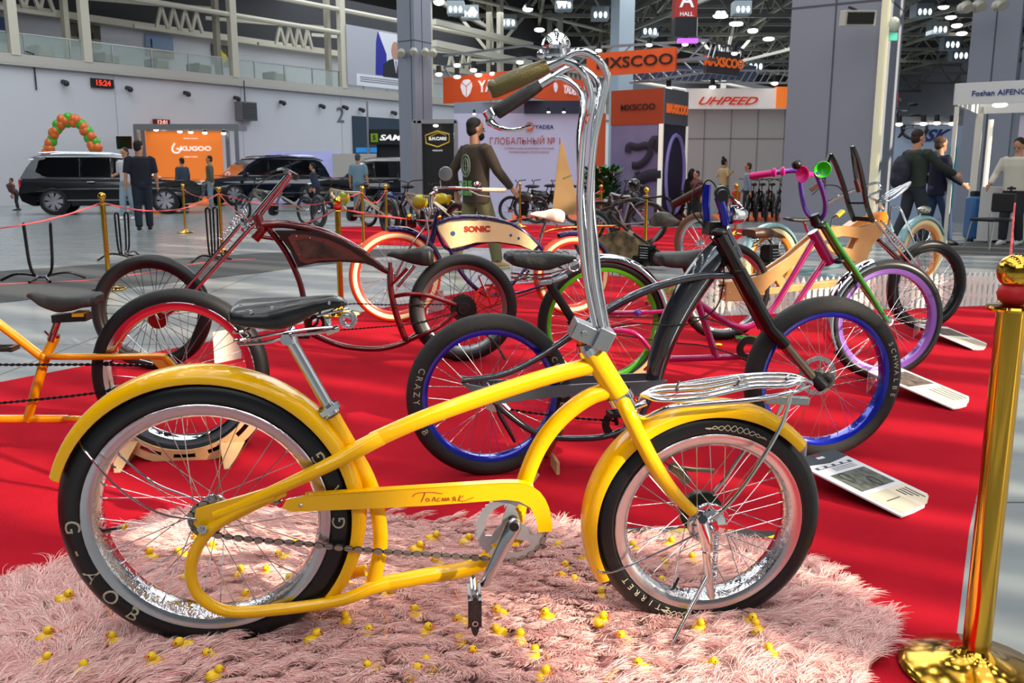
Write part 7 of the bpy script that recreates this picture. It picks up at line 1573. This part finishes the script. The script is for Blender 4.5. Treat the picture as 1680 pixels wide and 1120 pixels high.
# ------------------------------------------------------------------ bikes and things further back
def far_bike(a, c, label, R=.34, tw=.06, frame='#26272b', tire=RUBBERS, fat=False, motor=False, seatc='#17171a', tank=None, spokes=18, cat='bicycle', name='electric_bicycle', hb=1.0, rim=None, group=None):
    F = Frame.px(a, c); L = (Vector(G(*c)) - Vector(G(*a))).length; b = root(name, F, label, cat, group); FM = M('frame_' + frame[1:], frame, .3, .3, .6)
    if fat: tw = .11
    for x, nm in ((0, 'front_wheel'), (L, 'rear_wheel')): wheel(b, (x, 0, R), R, tw, tire, rim or M('far_rim', '#55565a', .35, .8), rimh=.03, rimw=tw * .6, ns=spokes, sr=.0022, spoke=M('far_spoke', '#77787c', .4, .8), name=nm, hubr=.05 if motor else .025)
    hd = Vector((.2 * L, 0, R * 2.35)); bbk = Vector((.5 * L, 0, R * .9)); st = Vector((.64 * L, 0, R * 2.2)); r = .03 if fat or motor else .02
    m = MB(); m.tube([hd, hd + Vector((.03, 0, -.14))], r * 1.2, 8); m.tube([hd, (hd + st) / 2 + Vector((0, 0, -.02)), st], r, 8, sm=3); m.tube([hd + Vector((.03, 0, -.12)), bbk], r * 1.2, 8); m.tube([st, bbk], r, 8)
    for d in (-.06, .06): m.tube([st + Vector((0, d * .3, -.1)), (L, d, R)], r * .6, 6); m.tube([bbk + Vector((0, d * .3, 0)), (L, d, R)], r * .7, 6)
    m.build('frame', FM, b)
    m = MB(); [m.tube([hd + Vector((.02, d, -.05)), (0, d, R)], .02, 8) for d in (-.06, .06)]; m.build('fork', M('fork_black'), b)
    m = MB(); m.tube([hd, hd + Vector((.05, 0, .2 * hb)), hd + Vector((.03, -.1, .24 * hb)), hd + Vector((.13, -.3, .26 * hb))], .012, 6); m.tube([hd + Vector((.05, 0, .2 * hb)), hd + Vector((.03, .1, .24 * hb)), hd + Vector((.13, .3, .26 * hb))], .012, 6); m.build('handlebar', BLACK, b)
    m = MB(); s0 = st + Vector((.05, 0, .14)); m.tube([st, s0], .014, 6); m.sphere(s0 + Vector((.08, 0, .02)), (.2 if motor else .13, .09, .045), n=12); m.build('seat', M('seat_' + seatc[1:], seatc, .6), b)
    if motor or tank:
        m = MB(); m.sphere((hd + bbk) / 2 + Vector((.12, 0, .1)), (.22, .09, .14), n=14); m.build('battery_tank', M('tank_' + (tank or '#2a2a2c')[1:], tank or '#2a2a2c', .3, coat=.5), b)
        m = MB(); m.lathe([(0, -.09), (.1, -.08), (.12, 0), (.1, .08), (0, .09)], 16, axis='y', X=Matrix.Translation(bbk)); m.box(bbk + Vector((.02, 0, .12)), (.2, .14, .12)); m.build('motor', M('engine_black'), b)
    return b
GB = 'electric bikes in the far row'
far_bike((400, 364), (503, 370), 'black electric bike with a pale bar behind the long chrome fork', frame='#8a8276', motor=True)
far_bike((524, 374), (640, 386), 'cream-framed fat-tired electric bike with a yellow-green battery', frame='#b5a284', fat=True, tank='#9aa01c', R=.36)
far_bike((650, 384), (752, 392), 'pale-framed electric bike with a yellow tank by the mirror', frame='#a8987c', tank='#b3a41a', fat=True)
far_bike((690, 366), (770, 368), 'yellow electric scooter bike left of the walking man', frame='#c5a814', tank='#c9b416', motor=True, R=.3)
far_bike((605, 372), (700, 378), 'dark blue electric bike behind the fat-tired one', frame='#1c2450', tank='#1c2660', motor=True)
for k, (x0, x1, y, lab) in enumerate(((838, 880, 366, 'black motorcycle right of the walking man'), (862, 915, 362, 'black motorcycle with a raised black tail before the lilac wall'), (893, 945, 366, 'black motorcycle behind the surfboard'), (1015, 1055, 368, 'black bicycle left of the violet tower base'), (1040, 1085, 364, 'dark red electric bike before the violet tower'), (1095, 1135, 362, 'dark electric bike on the orange carpet, leftmost'))):
    far_bike((x0, y), (x1, y + 1), lab, frame='#1d1d20' if k != 4 else '#5a1d22', motor=k < 4, tank='#232326', R=.33)
for k, (x, lab) in enumerate(((1232, 'black bicycle seen nearly end-on, first right of the boy'), (1246, 'black bicycle seen nearly end-on, second right of the boy'), (1262, 'dark red bicycle seen nearly end-on near the big pillar'), (1280, 'black bicycle seen nearly end-on, closest to the big pillar'))):
    far_bike((x - 6, 363), (x + 5, 357), lab, frame='#1b1b1e' if k != 2 else '#5e1b1d', tank='#1f1f22')
b_ = far_bike((1452, 358), (1488, 359), 'display bicycle hanging on the pale blue stand behind the green sweater man', frame='#3a4a4c', tank=None); b_.location.z += 2.05
# brown camouflage motorbike with an engine
F = Frame.px((968, 432), (1150, 448)); b = root('motor_bicycle', F, 'brown camouflage motor bicycle with black engine and round black lamp', 'motorbike')
BR = M('brown_tire', '#6b4a30', .6); CM = M('camouflage', '#8a7350', .5, var=(9, '#3a2f26')); rc = F.p(1148, 425); fc = F.p(975, 405)
wheel(b, (rc.x, 0, .36), .36, .09, BR, DCHROME, rimh=.03, name='rear_wheel', sr=.002); wheel(b, (fc.x, 0, .36), .36, .09, RUBBER, DCHROME, rimh=.03, name='front_wheel', sr=.002)
m = MB(); q = F.P([(975, 400), (995, 385), (1025, 376), (1045, 388), (1062, 410), (1088, 428), (1076, 436), (1040, 432), (1010, 430), (985, 425)]); m.poly([[(v.x, v.z) for v in q]], .16); m.build('body_shell', CM, b, smooth=False, bevel=.03)
frame_mesh(b, F, [([(1040, 383), (1075, 408), (1110, 432), (1148, 425)], .016), ([(1010, 330), (1000, 352), (975, 405)], .022), ([(985, 345), (1030, 330), (1085, 322)], .014), ([(1000, 352), (1030, 378)], .02)], M('brown_metal', '#3b2c20', .4, .4))
m = MB(); m.sphere(F.p(1040, 304, -.1), (.09, .06, .085), n=16); m.tube(F.P([(1040, 306, -.1), (1018, 322, -.08), (1003, 340, 0)]), .012, 8); m.build('lamp', GLOSSB, b)
m = MB(); 
for (x, y, sx, sz) in ((1062, 415, .16, .2), (1080, 425, .14, .16), (1050, 428, .12, .14)): m.box((0, 0, 0), (sx, .16, sz), None, Matrix.Translation(F.p(x, y, -.05)))
for k in range(5): m.box((0, 0, 0), (.12, .19, .008), DCHROME, Matrix.Translation(F.p(1063, 406 + k * 4, -.05)))
m.build('engine', M('engine_black'), b, bevel=.01)
loft_seat(b, F, [(1070, 355, 372, .05), (1078, 348, 376, .09), (1092, 348, 376, .1), (1105, 357, 375, .07), (1114, 362, 372, .03)], M('two_tone_seat', '#5d5448', .55, var=(9, '#2b2826')))
MB().tube(F.P([(1086, 374), (1068, 400)]), .018, 8).build('seat_post', DCHROME, b)
m = MB(); m.tube(F.P([(990, 350, .2), (1000, 345, 0), (1012, 350, -.2)]), .012, 8); m.tube(F.P([(1012, 330, .1), (1045, 325, -.1), (1060, 330, -.15)]), .012, 8); m.build('handlebar', BLACK, b)
# white-barred bike behind the handlebar
F = Frame.px((1000, 400), (1048, 402)); b = far_bike((985, 398), (1060, 400), 'chrome-barred bicycle with a plant behind it near the surfboard', frame='#8f9298', R=.36, hb=1.4)
# surfboard, potted plant
F = YF(13.5); p = F.p(930, 350, 0); q = F.P([(905, 352), (911, 300), (915, 265), (922, 232), (930, 262), (941, 305), (952, 352)], 0)
b = root('surfboard', Matrix.Translation((0, 13.5, 0)), 'pale wooden surfboard with a pointed tip standing behind the white saddle', 'surfboard'); z0 = min(v.z for v in q)
ol = [(v.x, max(v.z, .01)) for v in catmull(q, 6)]; MB().poly([ol], .07).build('board', M('board_wood', '#9c7a50', .5, var=(2, '#8e6c46')), b, smooth=False, bevel=.02)
MB().tube([F.p(926, 292, -.04), F.p(938, 287, -.04)], .012, 6).build('logo_mark', M('olive_print', '#6a6a3c', .6), b); p = G(930, 372); 
p = G(985, 366); b = root('potted_plant', Matrix.Translation((p[0], p[1], 0)), 'bushy green potted plant behind the tall chrome handlebar', 'plant'); MB().lathe([(0, 0), (.2, 0), (.26, .5), (.22, .5), (0, .45)], 20).build('pot', M('pot_grey', '#4b4d50', .6), b); o = leafy((0, 0, .5), .42, .8, 700, M('leaf_green', '#2f6a26', .5), 'foliage', '', '', ls=.2); o.parent = b
# balloon arch
F = YF(33); b = root('balloon_arch', F, 'arch of orange and green balloons behind the black car', 'balloon arch'); GR_, OB = M('balloon_green', '#3db52a', .3, coat=.4), M('balloon_orange', '#e0702c', .3, coat=.4)
pts = catmull([F.p(*q) for q in ((78, 258), (82, 240), (88, 222), (98, 205), (114, 197), (130, 201), (142, 215), (152, 234), (160, 250))], 5); MB().tube([Vector((pts[0].x, 0, 0))] + list(pts) + [Vector((pts[-1].x, 0, 0))], .02, 6).build('arch_pole', WHITE, b)
pr = {}
for k in range(0, len(pts), 1):
    for j, mt in ((0, GR_), (1, OB)):
        if (k + j) % 2: continue
        q = pts[k] + Vector((.08 * math.cos(k * 2.1), -.05 * j, .1 * math.sin(k * 2.3)))
        if j not in pr: o = MB().sphere((0, 0, 0), (.17, .17, .19), n=14).build('balloon', mt, b); pr[j] = o
        else: o = pr[j].copy(); COL.objects.link(o); o.parent = b
        o.location = q
for j, s0 in ((0, pts[0]), (1, pts[-1])):
    for z in range(5): o = pr[j if z % 2 else 1 - j].copy(); COL.objects.link(o); o.parent = b; o.location = (s0.x, 0, s0.z - .35 - z * .36)
# folding chair, suitcase, bottles
p = G(1622, 408); b = root('folding_chair', Matrix.Translation((p[0], p[1], 0)) @ RZ(200), 'black visitor chair with metal legs in front of the blue suitcase', 'chair'); CB = M('chair_black', '#191a1d', .6)
MB().box((0, 0, .46), (.44, .46, .05)).build('seat', CB, b, bevel=.02); MB().box((-.22, 0, .72), (.04, .44, .3)).build('backrest', CB, b, bevel=.02)
for sx in (-1, 1):
    for sy in (-1, 1): MB().tube([(sx * .18, sy * .21, .45), (sx * .26, sy * .24, .01)], .012, 8).build('leg', DCHROME, b)
for sy in (-1, 1): MB().tube([(-.18, sy * .2, .45), (-.22, sy * .2, .62)], .011, 8).build('back_tube', DCHROME, b)
p = G(1612, 396); b = root('suitcase', Matrix.Translation((p[0], p[1], 0)), 'big blue suitcase standing behind the visitor chair', 'suitcase'); MB().box((0, 0, .42), (.62, .3, .74)).build('shell', M('suitcase_blue', '#2f5f95', .4), b, bevel=.05); m = MB().box((-.22, -.02, .83), (.12, .16, .1)); m.build('handle', BLACK, b, bevel=.02)
for k in (-1, 1): MB().tube([(k * .24, -.1, .03), (k * .24, .1, .03)], .03, 10).build('caster', BLACK, b)
for k, (x, y, l) in enumerate(((1662, 396, 'green bottle on the mat right of the visitor chair'), (1672, 397, 'green bottle at the photo edge right of the visitor chair'))):
    p = G(x, y); o = MB().lathe([(0, 0), (.05, 0), (.05, .2), (.02, .27), (.02, .31), (0, .31)], 14).build('bottle', M('green_bottle', '#1f8a4a', .2, coat=.5)); o.location = p; tag(o, l, 'bottle')
# far-apart pieces of one part become parts of their own
def split_far(o, gap=.03):
    me = o.data; n = len(me.vertices)
    if n == 0 or n > 60000 or me.users > 1: return
    par = list(range(n))
    def f(a):
        while par[a] != a: par[a] = par[par[a]]; a = par[a]
        return a
    for e in me.edges:
        a, c = f(e.vertices[0]), f(e.vertices[1])
        if a != c: par[a] = c
    isl = {}
    for i in range(n): isl.setdefault(f(i), []).append(i)
    B = []
    for k, l in isl.items():
        P = [me.vertices[i].co for i in l]; B.append([k, [min(p[j] for p in P) for j in range(3)], [max(p[j] for p in P) for j in range(3)]])
    if len(B) > 500: return
    grp = list(range(len(B)))
    def g(a):
        while grp[a] != a: a = grp[a]
        return a
    for i in range(len(B)):
        for j in range(i):
            d = sum(max(0, B[i][1][q] - B[j][2][q], B[j][1][q] - B[i][2][q]) ** 2 for q in range(3)) ** .5
            s_ = max(max(B[i][2][q] - B[i][1][q] for q in range(3)), max(B[j][2][q] - B[j][1][q] for q in range(3)))
            if d <= max(.02, .5 * s_):
                a, c = g(i), g(j)
                if a != c: grp[a] = c
    roots = {}
    for i, b_ in enumerate(B): roots.setdefault(g(i), set()).add(b_[0])
    if len(roots) < 2: return
    cl = {}
    for gi, ks in roots.items():
        for k in ks: cl[k] = gi
    vg = [cl[f(i)] for i in range(n)]
    for gi in list(roots)[1:]:
        c = o.copy(); c.data = me.copy(); COL.objects.link(c); bm = bmesh.new(); bm.from_mesh(c.data); bm.verts.ensure_lookup_table()
        bmesh.ops.delete(bm, geom=[v for v in bm.verts if vg[v.index] != gi], context='VERTS'); bm.to_mesh(c.data); bm.free()
    g0 = list(roots)[0]; bm = bmesh.new(); bm.from_mesh(me); bm.verts.ensure_lookup_table(); bmesh.ops.delete(bm, geom=[v for v in bm.verts if vg[v.index] != g0], context='VERTS'); bm.to_mesh(me); bm.free()
for o in [o for o in COL.objects if o.type == 'MESH' and o.parent is not None and not o.children and o.name.split('.')[0] in ('headset', 'post', 'chain', 'door_handle', 'roof_rail', 'handlebar_bridge', 'tire_lettering', 'saddle_springs', 'fork_crown', 'fork', 'fork_springs', 'blade', 'strap', 'foot', 'bead', 'beard', 'fork_brace', 'light_edge')]:
    split_far(o)
bpy.context.view_layer.update()
